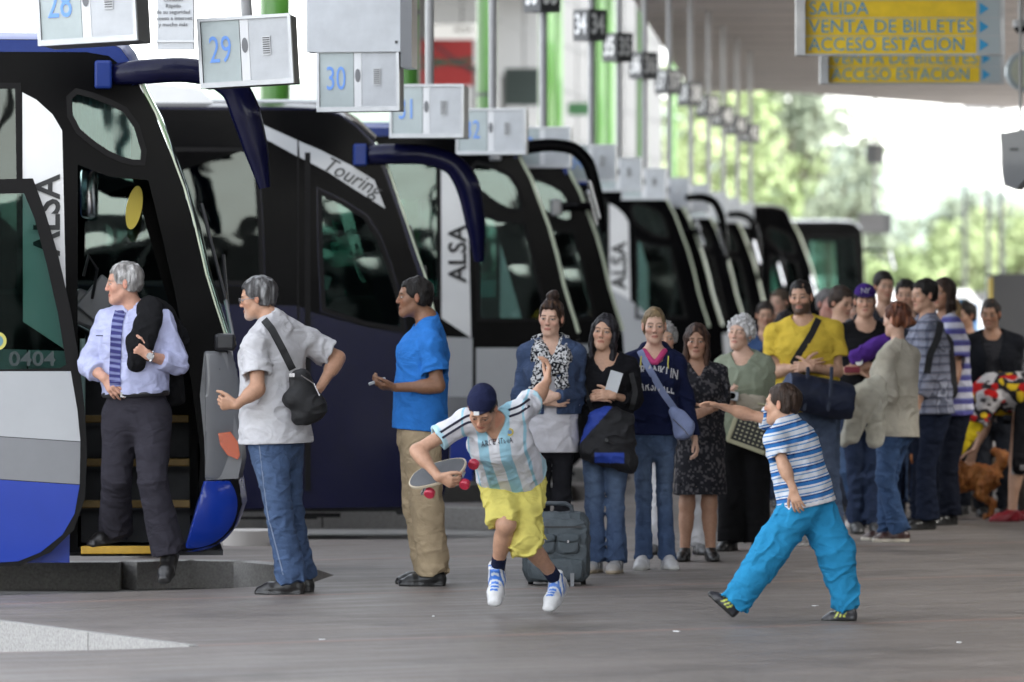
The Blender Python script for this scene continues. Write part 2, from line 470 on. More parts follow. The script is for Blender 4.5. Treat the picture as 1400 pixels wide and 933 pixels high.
def person(name, k, x, label, group=None, s=1.0, w=1.0, yaw=0, hyaw=None, head=None, hd=(0, 0, 0), hs=.95, neck=None, pel=None,
           arms=None, legs=None, skin='light', hair=None, top=None, bottom=None, shoes=None, fem=False, belly=0.0,
           face=None, detail=1, lift=0.0, py_feet=None, sw=1.0, cap=None, mouth_open=False):
    p = Person(); p.k = k
    root = empty('person', ((x - 700) / k, FPX / k, 0), label=label, cat='person', group=group); p.root = root
    W = lambda q: V((q[0] - x) / k, q[2] if len(q) > 2 and not isinstance(q[2], str) else 0.0, HC + (HY - q[1]) / k)
    p.W = W
    a = math.radians(yaw); F = V(math.sin(a), -math.cos(a), 0); Ls = V(math.cos(a), math.sin(a), 0)
    ah = math.radians(yaw if hyaw is None else hyaw); HF = V(math.sin(ah), -math.cos(ah), 0); HL = V(math.cos(ah), math.sin(ah), 0)
    NB = W(neck); PE = W(pel); HCn = W(head); U = nrm(NB - PE)
    F = nrm(F - U * F.dot(U)); Ls = nrm(Ls - U * Ls.dot(U)); p.F, p.Ls, p.U, p.NB, p.PE, p.HL, p.HF = F, Ls, U, NB, PE, HL, HF
    TL = np.linalg.norm(NB - PE)
    ya, pi, ro = [math.radians(t) for t in hd]
    f0 = V(math.sin(ya), -math.cos(ya), 0); l0 = V(math.cos(ya), math.sin(ya), 0)
    hf = f0 * math.cos(pi) - ZV * math.sin(pi); hu = np.cross(hf, l0)
    hl = l0 * math.cos(ro) + hu * math.sin(ro); hu = np.cross(hf, hl); HR = np.array([hl, hf, hu]); hs = hs * .935
    Hp = lambda lx, ly, lz: HCn + (hl * lx + hf * ly + hu * lz) * hs
    p.Hp, p.HR, p.hs, p.HC = Hp, HR, hs, HCn
    def E(c, r, k=.01, **kw): return Prim(Hp(*c), None, np.array(r) * hs, k=k * hs, R=HR, **kw)
    def Cc(a, b, ra, rb, k=.008, **kw): return Prim(Hp(*a), Hp(*b), np.array(ra) * hs, np.array(rb) * hs, side=hl, k=k * hs, **kw)
    jw = .9 if fem else 1.0
    Hd = [E((0, -.020, .038), (.075, .103, .087)), E((0, .032, -.035), (.057 * jw, .058, .078), .03),
          E((0, .022, -.072), (.050 * jw, .050, .04), .03),
          sphere(Hp(0, .072, -.098), .020 * hs, .03 * hs), Cc((-.044 * jw, .012, -.06), (-.012, .064, -.1), .02, .018, .025), Cc((.044 * jw, .012, -.06), (.012, .064, -.1), .02, .018, .025),
          E((.040, .055, -.022), (.022, .022, .020), .03), E((-.040, .055, -.022), (.022, .022, .020), .03),
          Cc((-.036, .074, .026), (.036, .074, .026), .013, .013, .02)]
    ey = [sphere(Hp(e * .0315, .078, .001), .0125 * hs, .004 * hs) for e in (-1, 1)]
    soc = [E((e * .032, .098, .002), (.018, .015, .0125), .014) for e in (-1, 1)]
    nose = [Cc((0, .087, .016), (0, .104, -.027), .0075, .0105, .012), E((.010, .099, -.032), (.008, .010, .008), .006), E((-.010, .099, -.032), (.008, .010, .008), .006)]
    lips = [Cc((-.017, .083, -.064), (.017, .083, -.064), .006, .006, .006), E((0, .089, -.062), (.012, .007, .0055), .006), E((0, .087, -.0715), (.016, .008, .0065), .006)]
    ears = []
    for e in (-1, 1):
        Re = HR.copy(); t = math.radians(22 * e); c_, s_ = math.cos(t), math.sin(t)
        Re = np.array([HR[0] * c_ + HR[1] * s_, -HR[0] * s_ + HR[1] * c_, HR[2]])
        ears.append(Prim(Hp(e * .079, -.008, -.004), None, V(.007, .017, .031) * hs, k=.006 * hs, R=Re))
    nr = .042 if fem else .053
    neckp = [Prim(Hp(0, -.022, -.045), NB - F * .005 + U * -.01, nr * hs, (nr + .006) * s, k=.03, side=hl)]
    # ---- torso
    pt = lambda t, f=0.0: PE + (NB - PE) * t + F * f * s
    q = s * w; hw = 1.06 if fem else 1.0
    T = [Prim(PE - ZV * .02, pt(.36, .012), V(.150 * hw, .108) * q, V(.132 if fem else .142, .10 + belly) * q, side=HL, k=.03),
         Prim(pt(.36, .012), pt(.72, .018), V(.132 if fem else .142, .10 + belly) * q, V(.150 if fem else .160, .118) * q, side=Ls, k=.05),
         Prim(pt(.72, .018), pt(.90, .0), V(.150 if fem else .160, .118) * q, V(.125, .078) * q, side=Ls, k=.04)]
    if fem: T += [sphere(pt(.66, .085) + Ls * e * .072 * q, .062 * q, .04) for e in (-1, 1)]
    SJ = {}; EJ = {}; WJ = {}; HJ = {}; KJ = {}; AJ = {}
    A = arms or {}; G = legs or {}
    shw = (.150 if fem else .176) * s * sw
    for e, c in ((1, 'L'), (-1, 'R')):
        SJ[c] = W(A[c + 'S']) if c + 'S' in A else NB + Ls * e * shw - U * .055 * s - F * .005
        def chain(prev, t, ln):
            v = W(t)
            if len(t) > 2 and isinstance(t[2], str):
                d2 = ln * ln - (v[0] - prev[0]) ** 2 - (v[2] - prev[2]) ** 2
                v[1] = prev[1] + (-1 if t[2] == 'f' else 1) * math.sqrt(max(0, d2))
            return v
        EJ[c] = chain(SJ[c], A[c + 'E'], .285 * s) if c + 'E' in A else SJ[c] + V(0, 0, -.285 * s) + Ls * e * .04
        WJ[c] = chain(EJ[c], A[c + 'W'], .25 * s) if c + 'W' in A else EJ[c] + V(0, 0, -.25 * s) + F * .05
        HJ[c] = PE + HL * e * .085 * s * w - ZV * .03 * s
        kn = G.get(c + 'K'); an = G.get(c + 'A')
        KJ[c] = chain(HJ[c], kn, .42 * s) if kn else HJ[c] + (V(HJ[c][0], HJ[c][1], .085 * s) - HJ[c]) * .52 + HF * .02
        if an is None: AJ[c] = V(HJ[c][0], HJ[c][1], .085 * s + lift)
        elif an[1] is None: AJ[c] = V((an[0] - x) / k, an[2] if len(an) > 2 else 0, .085 * s + lift)
        else: AJ[c] = chain(KJ[c], an, .41 * s)
        if not kn:
            KJ[c] = HJ[c] + (AJ[c] - HJ[c]) * .51 + HF * .03
    p.SJ, p.EJ, p.WJ, p.HJ, p.KJ, p.AJ = SJ, EJ, WJ, HJ, KJ, AJ
    SH = []
    for c in 'LR':
        SH += [Prim(pt(.86, 0), SJ[c], V(.07, .06) * q, (.045 if fem else .051) * q, side=U, k=.04),
               Prim(NB + U * .035, SJ[c] + U * .012, .032 * q, .036 * q, k=.04)]
    armr = (.040 if fem else .047) * (q + s) / 2; er = (.031 if fem else .037) * (q + s) / 2; wr = (.021 if fem else .025) * s
    UA = {c: Prim(SJ[c], EJ[c], armr, er, k=.03) for c in 'LR'}
    FA = {c: Prim(EJ[c], WJ[c], er * 1.03, wr, k=.02, ) for c in 'LR'}
    FB = {c: Prim(EJ[c] + (WJ[c] - EJ[c]) * .22, EJ[c] + (WJ[c] - EJ[c]) * .35, er * 1.06, er * 1.0, k=.03) for c in 'LR'}
    TH = {c: Prim(HJ[c], KJ[c], V(.082, .088) * q, .055 * (q + s) / 2, side=HL, k=.04) for c in 'LR'}
    SN = {c: Prim(KJ[c], AJ[c], .053 * (q + s) / 2, .036 * s, k=.03) for c in 'LR'}
    CF = {}
    for c in 'LR':
        m = KJ[c] + (AJ[c] - KJ[c]) * .3; sd = nrm(AJ[c] - KJ[c]); bk = -(HF - sd * HF.dot(sd)); CF[c] = Prim(m + bk * .015 * s, m + (AJ[c] - KJ[c]) * .18 + bk * .008, .051 * s, .042 * s, k=.03)
    bare = (bottom is None) or bottom.get('bare', False)
    if not bare:
        for c in 'LR': TH[c] = TH[c].grow(-.014 * s); SN[c] = SN[c].grow(-.010 * s); CF[c] = CF[c].grow(-.012 * s)
    # ---- hands
    HP = {}; Hc = {}
    for e, c in ((1, 'L'), (-1, 'R')):
        h = A.get(c + 'H', {}); fd = nrm(WJ[c] - EJ[c]); d = nrm(np.array(h.get('dir', fd), float))
        pn = np.array(h.get('palm', -Ls * e + F * .3), float); pn = nrm(pn - d * pn.dot(d)); lat = np.cross(pn, d) * e   # towards the thumb side
        lat = -lat if h.get('flip') else lat
        hsz = (.93 if fem else 1.0) * s ** .8 * h.get('size', 1.0); cu = h.get('curl', .45); sp = h.get('spread', .06)
        w0 = WJ[c]; kn = w0 + d * .085 * hsz
        L = [Prim(w0 - d * .01, kn - d * .012, V(.023, .017) * hsz, V(.036, .0135) * hsz, side=lat, k=.012)]
        ln = (.078, .086, .080, .062); of = (.029, .0095, -.010, -.028)
        for i in range(4):
            b = kn + lat * of[i] * hsz - d * (.004 if i in (1, 2) else .010) * hsz; fdv = nrm(d + lat * (1.5 - i) * sp)
            ang = 0; pt_ = b - fdv * .018 * hsz; r = (.0092, .0096, .0092, .008)[i] * hsz
            seq = [pt_, b]; ci = cu[i] if isinstance(cu, (list, tuple)) else cu * (1 + .06 * (i - 1))
            for j, f in enumerate((.45, .31, .24)):
                ang += ci * (1.0, 1.15, .7)[j]
                seq.append(seq[-1] + (fdv * math.cos(ang) + pn * math.sin(ang)) * ln[i] * f * hsz)
            rr = (r, r, r * .95, r * .88, r * .78)
            for j in range(4): L.append(Prim(seq[j], seq[j + 1], rr[j], rr[j + 1], k=.004))
        tb = w0 + d * .022 * hsz + lat * .022 * hsz + pn * .004; ta = h.get('thumb', .55)
        t1 = tb + (lat * math.sin(ta + .25) + d * math.cos(ta + .25) + pn * h.get('thop', .25)) * .042 * hsz
        t2 = t1 + (lat * math.sin(ta) + d * math.cos(ta) + pn * h.get('thop', .25)) * .032 * hsz
        t3 = t2 + (lat * math.sin(ta - .3) + d * math.cos(ta - .3) + pn * h.get('thop', .25)) * .024 * hsz
        L += [Prim(tb, t1, .016 * hsz, .0115 * hsz, k=.012), Prim(t1, t2, .011 * hsz, .0098 * hsz, k=.004), Prim(t2, t3, .0098 * hsz, .008 * hsz, k=.004)]
        HP[c] = L; Hc[c] = w0 + d * .07 * hsz
    p.Hc = Hc
    # ---- body mesh: coarse shell + fine head and hands cut out of the same surface
    feet = []; FT = {}
    for c in 'LR':
        fo = G.get(c + 'F', (yaw if hyaw is None else hyaw, 0)); fa, fp = math.radians(fo[0]), math.radians(fo[1])
        ff = V(math.sin(fa), -math.cos(fa), 0) * math.cos(fp) - ZV * math.sin(fp); fl = V(math.cos(fa), math.sin(fa), 0)
        if len(fo) > 2: r_ = math.radians(fo[2]); fu0 = np.cross(ff, fl); fl = nrm(fl * math.cos(r_) + fu0 * math.sin(r_))
        fu = np.cross(ff, fl); FT[c] = (ff, fl, fu)
        feet.append(Prim(AJ[c] - fu * .03 * s, AJ[c] + ff * .12 * s - fu * .055 * s, .03 * s, V(.034, .02) * s, side=fl, k=.03))
    p.FT = FT
    body = Hd + neckp + T + SH + [UA[c] for c in 'LR'] + [FA[c] for c in 'LR'] + [FB[c] for c in 'LR'] + HP['L'] + HP['R'] + [TH[c] for c in 'LR'] + [SN[c] for c in 'LR'] + [CF[c] for c in 'LR'] + feet
    big = Shape(Hd + neckp + T + SH + [UA['L'], UA['R'], FA['L'], FA['R'], FB['L'], FB['R'], HP['L'][0], HP['R'][0], TH['L'], TH['R'], SN['L'], SN['R'], CF['L'], CF['R']] + feet)
    hh, hb, hn = ((.0034, .0095, .0042), (.0052, .014, .006), (.0075, .018, .008))[detail - 1]
    rH = .158 * hs; near_hand = lambda P, r: (np.linalg.norm(P - Hc['L'], axis=1) < r) | (np.linalg.norm(P - Hc['R'], axis=1) < r)
    hcc = HCn + hu * .005
    inH = lambda P, r: np.linalg.norm(P - hcc, axis=1) < r
    vs, qs = [], []
    def addm(v, qd):
        qs.append(qd + sum(len(t) for t in vs)); vs.append(v)
    v1, q1 = surf(big, hb if not bare else min(hb, .0085), keep=lambda P: ~inH(P, rH - .012) & ~near_hand(P, .055 * s)); addm(v1, q1)
    hsh = Shape(Hd + neckp + T[-1:] + SH + nose + ears + lips + ey); hsh2 = hsh
    hsh2.subs = []
    # sockets are carved before eyes go in
    class HeadShape(Shape):
        def ev(s_, P, cull=True):
            base = Shape(Hd + neckp + T[-1:] + SH, subs=soc + ([sphere(Hp(0, .094, -.068), .009 * hs, .008 * hs)] if mouth_open else [])).ev(P, cull)
            add = Shape(nose + ears + ([] if mouth_open else lips) + ey).ev(P, cull); kk = .007 * hs
            h = np.maximum(kk - np.abs(base - add), 0) / kk
            return np.minimum(base, add) - h * h * kk * .25
    hs_ = HeadShape(Hd)
    v2, q2 = surf(hs_, hh, box=(hcc - rH - .01, hcc + rH + .01), keep=lambda P: inH(P, rH)); nb0 = len(v1); addm(v2, q2)
    for c in 'LR':
        sh = Shape([FA[c], FB[c]] + HP[c]); lo = np.min([t.lo for t in HP[c]], 0) - .01; hi = np.max([t.hi for t in HP[c]], 0) + .01
        v3, q3 = surf(sh, hn, box=(lo, hi), keep=None); addm(v3, q3)
    vv = np.concatenate(vs); qq = np.concatenate(qs)
    sk = np.array(SK[skin]) if isinstance(skin, str) else np.array(skin); fc = face or {}
    col = np.tile(sk, (len(vv), 1)); hq = (v2 - HCn) @ HR.T / hs
    hc = np.array(hair['color']) if hair else sk * .4
    col[nb0:nb0 + len(v2)] = face_colors(hq, sk, fc.get('brow', hc * .8), fc.get('beard'), fc.get('lips'), fc.get('closed', False), beardfull=fc.get('full', False))
    if fc.get('stub') is not None:
        m = np.zeros(len(col), bool); m[nb0:nb0 + len(v2)] = (hq[:, 2] > .045) | (hq[:, 1] < -.01) & (hq[:, 2] > -.03) & (np.abs(hq[:, 0]) < .072); col[m] = col[m] * .4 + np.array(fc['stub']) * .6
    p.body = np_mesh('body', vv, qq, M_SKIN, root, col)
    p.front = [big]
    # ---- trousers, shorts or skirt
    if bottom:
        b = bottom; e = b.get('e', .012); kind = b['kind']; bc = np.array(b['color'], float); wz = PE + U * b.get('waist', .09) * s; hp = []
        lo_ = b.get('loose', 0.0)
        if kind in ('trousers', 'shorts'):
            hp.append(T[0].grow(e, k=.03)); hem = b.get('hem', .98); knee = b.get('kneer', .062 * (q + s) / 2) + lo_
            hp.append(Prim(PE - ZV * .06 * s + HL * .03 * s, PE - ZV * .06 * s - HL * .03 * s, V(.10, .11) * q + e, V(.10, .11) * q + e, side=HF, k=.05))
            subs = []
            for c in 'LR':
                if kind == 'trousers':
                    hr = b.get('hemr', .058) * s
                    hp.append(Prim(HJ[c], KJ[c], V(.080, .088) * q + e + lo_, knee, side=HL, k=.025))
                    end = KJ[c] + (AJ[c] - ZV * b.get('drop', .02) * s - KJ[c]) * hem; n_ = nrm(end - KJ[c])
                    hp.append(Prim(KJ[c], end + n_ * .03, knee, hr + .004, k=.02, cuts=((end, n_),)))
                else:
                    t = b.get('len' + c, b.get('len', .8)); end = HJ[c] + (KJ[c] - HJ[c]) * t if t <= 1 else KJ[c] + (AJ[c] - KJ[c]) * (t - 1); n_ = nrm(KJ[c] - HJ[c])
                    if 'hemn' in b and t <= 1: n_ = nrm(V(*b['hemn']))
                    hr = b.get('hemr', .09) * s; end0 = end
                    if t > 1:
                        n_ = nrm(AJ[c] - KJ[c] + V(0, 0, -.1)); hp.append(Prim(HJ[c], KJ[c], V(.092, .098) * q + e + lo_, hr, side=HL, k=.03)); hp.append(Prim(KJ[c], end + n_ * .06, hr, hr + .008, k=.03, cuts=((end, n_),)))
                    else: hp.append(Prim(HJ[c], end + n_ * .06, V(.092, .098) * q + e + lo_, hr, side=HL, k=.02, cuts=((end, n_),)))
                    if t <= 1 and 'hemn' not in b: subs.append(Prim(end + n_ * .03, end - n_ * .06, hr - .014, hr - .02, k=.006))
        else:
            L_ = b['len']; mid = (HJ['L'] + HJ['R']) / 2; end = mid - ZV * L_ * s; subs = []
            hp.append(T[0].grow(e)); hp.append(Prim(mid, end - ZV * .05, V(.165, .13) * q + e, V(.165, .14) * q + b.get('flare', .05), side=HL, k=.04, cuts=((end, -ZV),)))
            subs.append(Prim(end - ZV * .03, end + ZV * .04, V(.15, .125) * q + b.get('flare', .05), side=HL, k=.006))
        fd = b.get('fold', .02 if kind == 'trousers' else .018) * 1.15
        fz = b.get('freq', (10, 10, 17))
        shb = Shape(hp, cuts=((wz, U),), subs=subs, disp=folds(fd, fz, b.get('seed', 1) + k * .1, rot=b.get('rot', .35), base=b.get('fbase', .35), focus=[(KJ[c], .11 * s, .5) for c in 'LR'] + [(AJ[c], .13 * s, .8) for c in 'LR'] + [(PE - ZV * .10, .13 * s, .4)]))
        v, qd = surf(shb, (.0062, .0095, .014)[detail - 1])
        cc = b['pattern'](v, p) if 'pattern' in b else np.tile(bc, (len(v), 1))
        if b.get('wash') is not None:      # faded thighs of jeans
            for c in 'LR':
                m_ = HJ[c] + (KJ[c] - HJ[c]) * .6 + HF * .08; wgt = np.exp(-(((v - m_) / V(.07, .09, .2)) ** 2).sum(1)); cc = cc * (1 - wgt[:, None] * .6) + np.array(b['wash']) * wgt[:, None] * .6
        np_mesh(b.get('name', kind), v, qd, b.get('mat', M_CLOTH), root, cc); p.front.append(shb)
    # ---- shirt
    if top:
        t = top; e = t.get('e', .012); tc = np.array(t['color'], float); TP = [g.grow(e) for g in T] + [g.grow(e * .9) for g in SH]; lo_ = t.get('loose', .012)
        hemd = t.get('hem', -.04) * s; hp = PE + U * hemd
        TP.append(Prim(pt(.70, .015), hp - U * .03, V(.150 if fem else .160, .120 + belly * .6) * q + e * .9, V((.152 if fem else .158), .118 + belly * .9) * q + e + lo_, side=Ls, k=.04))
        subs = []
        sl = t.get('sleeve', .6); sr = t.get('sr', .062) * (q + s) / 2
        for c in 'LR':
            if sl <= 0: continue
            dU = EJ[c] - SJ[c]; dF = WJ[c] - EJ[c]
            if sl <= 1:
                end = SJ[c] + dU * sl; n_ = nrm(dU)
                TP.append(Prim(SJ[c], end + n_ * .05, armr + e * .8, sr, k=.018, cuts=((end, n_),)))
                if detail < 3: subs.append(Prim(end + n_ * .03, end - n_ * .030, sr - .015, sr - .022, k=.004))
            else:
                f = sl - 1; end = EJ[c] + dF * f; n_ = nrm(dF); ov = t.get('arm', .010)
                TP.append(Prim(SJ[c], EJ[c], armr + ov * 1.1, er + ov * 1.3, k=.012)); TP.append(Prim(EJ[c], end + n_ * .02, er + ov * 1.25, max(wr, er + (wr - er) * f) + ov * 1.1, k=.010, cuts=((end, n_),)))
        nk = t.get('neck', 'crew'); nr_ = t.get('nr', 1.0)
        if nk == 'crew': subs.append(Prim(NB + F * .022 * s + U * .045, NB + F * .03 * s + U * .0, V(.074, .066) * s * nr_, V(.062, .06) * s * nr_, side=Ls, k=.008))
        elif nk == 'v':
            subs += [Prim(NB + F * .02 * s + U * .05, NB + F * .06 * s - U * t.get('vd', .09) * s, V(.078, .066) * s * nr_, V(.012, .07) * s, side=Ls, k=.008)]
        elif nk == 'low':
            subs += [Prim(NB + F * .03 * s + U * .05, NB + F * .07 * s - U * t.get('vd', .07) * s, V(.09, .07) * s * nr_, V(.05, .07) * s, side=Ls, k=.01)]
        elif nk == 'collar':
            TP.append(Prim(NB + U * .028 * s + F * .004, NB + U * .012 * s + F * .004, V(.066, .068) * s, V(.074, .07) * s, side=Ls, k=.008, cuts=((NB + U * .045 * s + F * .02, nrm(U + F * .5)),)))
            subs.append(Prim(NB + U * .07 * s + F * .02, NB + F * .062 * s - U * .035 * s, .052 * s, .010 * s, k=.004))
        sht = Shape(TP, cuts=((hp, -U),), subs=subs, disp=folds(t.get('fold', .022) * 1.15, t.get('freq', (8, 8, 13)), t.get('seed', 2) + k * .1, rot=t.get('rot', -.5), focus=[(EJ[c], .10, .6) for c in 'LR'] + [(SJ[c] - U * .10, .10, .5) for c in 'LR'] + [(PE + U * .10, .14, .5)]))
        v, qd = surf(sht, (.0062, .0095, .014)[detail - 1])
        p.topv = v
        cc = t['pattern'](v, p) if 'pattern' in t else np.tile(tc, (len(v), 1))
        if 'jacket' in t:   # an open jacket: cut the front away
            pass
        so_ = np_mesh(t.get('name', 'shirt'), v, qd, t.get('mat', M_CLOTH), root, cc); p.front.append(sht); p.topshape = sht
        if 'pat' in t: put_pat(so_, v, *t['pat'](v, p))
    if top and 'over' in top:
        t = top['over']; e = t.get('e', .028); TP = [g.grow(e) for g in T] + [g.grow(e * .8) for g in SH]; hp = PE + U * t.get('hem', .1) * s
        TP.append(Prim(pt(.70, .015), hp - U * .03, V(.150, .115) * q + e, V(.15, .115 + belly) * q + e + t.get('loose', .01), side=Ls, k=.04)); sl = t.get('sleeve', 1.9)
        for c in 'LR':
            if sl <= 0: continue
            dU = EJ[c] - SJ[c]; dF = WJ[c] - EJ[c]; f = sl - 1; end = EJ[c] + dF * f; n_ = nrm(dF); ov = .019
            TP.append(Prim(SJ[c], EJ[c], armr + ov * .9, er + ov, k=.012)); TP.append(Prim(EJ[c], end + n_ * .02, er + ov, wr + ov * .9, k=.010, cuts=((end, n_),)))
        op = t.get('open', .05); lp_ = NB + U * .06
        subs = [Prim(lp_ + F * .05, hp - U * .05 + F * (.15 + belly), V(op + .03, .12) * s, V(op * t.get('vee', 1.0), .12) * s, side=Ls, k=.01)]
        if op < 0: subs = []
        subs.append(Prim(NB + F * .022 * s + U * .06, NB + F * .03 * s - U * .01, V(.07, .066) * s, V(.062, .06) * s, side=Ls, k=.008))
        sht = Shape(TP, cuts=((hp, -U),), subs=subs, disp=folds(t.get('fold', .016), t.get('freq', (9, 9, 14)), t.get('seed', 5), rot=-.4, focus=[(EJ[c], .10, .9) for c in 'LR']))
        v, qd = surf(sht, (.0062, .0095, .014)[detail - 1])
        cc = t['pattern'](v, p) if 'pattern' in t else np.tile(np.array(t['color'], float), (len(v), 1))
        np_mesh(t.get('name', 'jacket'), v, qd, t.get('mat', M_CLOTH), root, cc); p.front.append(sht)
    # ---- shoes
    if shoes:
        for c in 'LR':
            ff, fl, fu = FT[c]; a_ = AJ[c]; z = shoes; ss = s * z.get('size', 1.0); sole = a_ - fu * .087 * ss
            up = [Prim(a_ - ff * .035 * ss - fu * .045 * ss, a_ + ff * .115 * ss - fu * .052 * ss, V(.033, .045) * ss, V(.043, .034) * ss, side=fl, k=.02),
                  Prim(a_ + ff * .115 * ss - fu * .052 * ss, a_ + ff * .165 * ss - fu * .062 * ss, V(.043, .034) * ss, V(.034, .023) * ss, side=fl, k=.02),
                  Prim(a_ + fu * z.get('high', 0) * ss, a_ - fu * .04 * ss + ff * .03 * ss, .041 * ss, .045 * ss, k=.03)]
            so = [Prim(a_ - ff * .040 * ss - fu * .075 * ss, a_ + ff * .118 * ss - fu * .075 * ss, V(.037, .02) * ss, V(.048, .02) * ss, side=fl, k=.01, cuts=((sole + fu * .024 * ss, fu),)),
                  Prim(a_ + ff * .118 * ss - fu * .075 * ss, a_ + ff * .172 * ss - fu * .072 * ss, V(.048, .02) * ss, V(.038, .02) * ss, side=fl, k=.01, cuts=((sole + fu * .024 * ss, fu),))]
            cuts = ((sole, -fu), (a_ + fu * (.012 + z.get('high', 0)) * ss, fu))
            shs = Shape(up + so, cuts=cuts); v, qd = surf(shs, (.0055, .0085, .012)[detail - 1])
            hgt = (v - sole) @ fu / ss; fw = (v - a_) @ ff / ss; sd = (v - a_) @ fl / ss
            cc = np.tile(np.array(z['color'], float), (len(v), 1))
            if 'pattern' in z: cc = z['pattern'](cc, hgt, fw, sd)
            cc[hgt < z.get('sh', .023)] = z.get('sole', (.02, .02, .02))
            np_mesh('shoe', v, qd, z.get('mat', M_LEATHER), root, cc)
            if z.get('sock'):
                sp_ = Shape([Prim(a_ - fu * .02, a_ + nrm(KJ[c] - a_) * z.get('sockh', .1) * s, .043 * s, .043 * s, cuts=((a_ + nrm(KJ[c] - a_) * z.get('sockh', .1) * s, nrm(KJ[c] - a_)),))])
                v, qd = surf(sp_, .008); np_mesh('sock', v, qd, M_CLOTH, root, np.tile(np.array(z['sock']), (len(v), 1)))
    # ---- hair
    def hcut(pt_, n_): return (Hp(*pt_), nrm(hl * n_[0] + hf * n_[1] + hu * n_[2]))
    if hair:
        st = hair['style']; th = hair.get('t', .011) * (.72 if hair['style'] == 'short' else 1); hcol = np.array(hair['color'], float)
        cr = E((0, -.022, .040), (.075 + th, .104 + th, .087 + th), .01)
        facecut = E((0, .100, -.040), (.060, .055, .100), .012); prs = [cr]; cuts = []; subs = []; nz = hair.get('nz', .006) * .6
        if st in ('short', 'bun', 'pony', 'tied'):
            dx = hair.get('line', 0.0)
            cuts = [hcut((0, .028 + dx, .000), (0, .74, -.67)), hcut((0, -.06, -.058 if st == 'short' else -.085), (0, .25 if st == 'short' else -.35, -1))]
            subs = [E((0, .110, .012), (.062, .048, .078), .008), E((.045, .085, .045), (.026, .03, .034), .01), E((-.045, .085, .045), (.026, .03, .034), .01)]
            subs += [E((e_ * .088, .012, -.028), (.03, .030, .035), .008) for e_ in (-1, 1)]
            prs += [E((e_ * .055, -.045, -.01), (.028, .045, .055), .02) for e_ in (-1, 1)] + [E((0, -.090, -.005), (.05, .03, .055), .02)]
            if hair.get('quiff'): prs.append(E((0, .055, .115), (.045, .035, .018), .02))
        if st in ('long', 'bob'):
            ln = hair.get('len', .26); wd = hair.get('wid', 1.0)
            subs = [E((hair.get('part', 0) * .3, .108, hair.get('fl', .0)), (.056, .060, .080), .010), E((hair.get('part', 0), .112, .045), (.030, .042, .045), .014), Prim(Hp(0, .10, -.07), Hp(0, .08, -.30), np.array((.046, .05)) * hs, np.array((.05, .05)) * hs, side=hl, k=.012)]
            for e_ in (-1, 1):
                tgt = V(0, 0, -1) * (ln)
                a1 = Hp(e_ * .070, .0, .03); a2 = Hp(e_ * .074 * wd, .008, -.09); a3 = a2 + V(0, 0, -(ln - .10)) * hs + (hf * hair.get('fwd', .02) + hl * e_ * hair.get('out', .0))
                prs += [Prim(a1, a2, V(.026, .042) * hs, V(.023, .038) * hs, side=hl, k=.02), Prim(a2, a3, V(.024, .04) * hs, V(.018, .030) * hs, side=hl, k=.02)]
            b1 = Hp(0, -.08, .0); b2 = Hp(0, -.075, -.12); b3 = b2 + V(0, 0, -(ln - .13)) * hs
            prs += [Prim(b1, b2, V(.070, .035) * hs, V(.075 * wd, .03) * hs, side=hl, k=.03), Prim(b2, b3, V(.075 * wd, .03) * hs, V(.06, .02) * hs, side=hl, k=.03)]
        if st == 'bun': prs += [E((0, -.035, .150), (.045, .042, .036), .012), E((.012, -.02, .165), (.03, .03, .03), .008)]
        if st == 'fringe' or hair.get('fringe'): prs += [Prim(Hp(-.02, .045, .115), Hp(-.045, .082, .035), V(.03, .012) * hs, V(.02, .008) * hs, side=hl, k=.012), Prim(Hp(.02, .045, .115), Hp(.04, .085, .055), V(.03, .012) * hs, V(.022, .008) * hs, side=hl, k=.012), Prim(Hp(0, .05, .11), Hp(0, .093, .06), V(.03, .012) * hs, V(.03, .008) * hs, side=hl, k=.012)]
        if st == 'pony':
            d0 = Hp(0, -.10, .03); prs += [Prim(Hp(0, -.09, .04), d0, .03 * hs, .028 * hs)]
            pts = [d0, Hp(0, -.125, -.03), Hp(0, -.12, -.11) + V(0, 0, -.02), Hp(0, -.11, -.11) + V(0, 0, -hair.get('len', .1))]
            for i in range(3): prs.append(Prim(pts[i], pts[i + 1], (.028, .04, .036)[i] * hs, (.04, .036, .018)[i] * hs, k=.02))
        if st == 'tied': prs.append(E((0, -.115, .0), (.03, .03, .035), .015))
        if st == 'curly':
            cuts = [hcut((0, .036, .0), (0, .80, -.6)), hcut((0, -.06, -.085), (0, -.3, -1))]; nz = .016
            prs += [E((e_ * .07, -.02, .02), (.03, .055, .06), .02) for e_ in (-1, 1)] + [E((0, -.08, .0), (.07, .045, .07), .02)]
            subs = [E((0, .105, -.012), (.054, .036, .062), .01)]
        if cap and st in ('short',): cuts.append(hcut((0, 0, .055), (0, 0, 1)))
        fq = hair.get('freq', (70, 70, 22) if st != 'curly' else (55, 55, 55))
        def disp(P, d):
            o = np.zeros(len(P)); m = np.abs(d) < .04; o[m] = noise3(P[m] * np.array(fq)) * nz + noise3(P[m] * 34 + 5) * .0045 + noise3(P[m] * 90) * .0018; return o
        shh = Shape(prs, cuts, subs, disp); v, qd = surf(shh, (.0045, .0065, .009)[detail - 1])
        vn = .5 + .5 * noise3(v * np.array(fq) * 1.0 + 5); cc = hcol * (.55 + .75 * vn[:, None])
        if hair.get('high') is not None: m2 = np.clip(noise3(v * np.array((60, 60, 12)) + 9) * 1.5, 0, 1)[:, None]; cc = cc * (1 - m2) + np.array(hair['high']) * m2
        np_mesh('hair', v, qd, M_HAIR, root, cc)
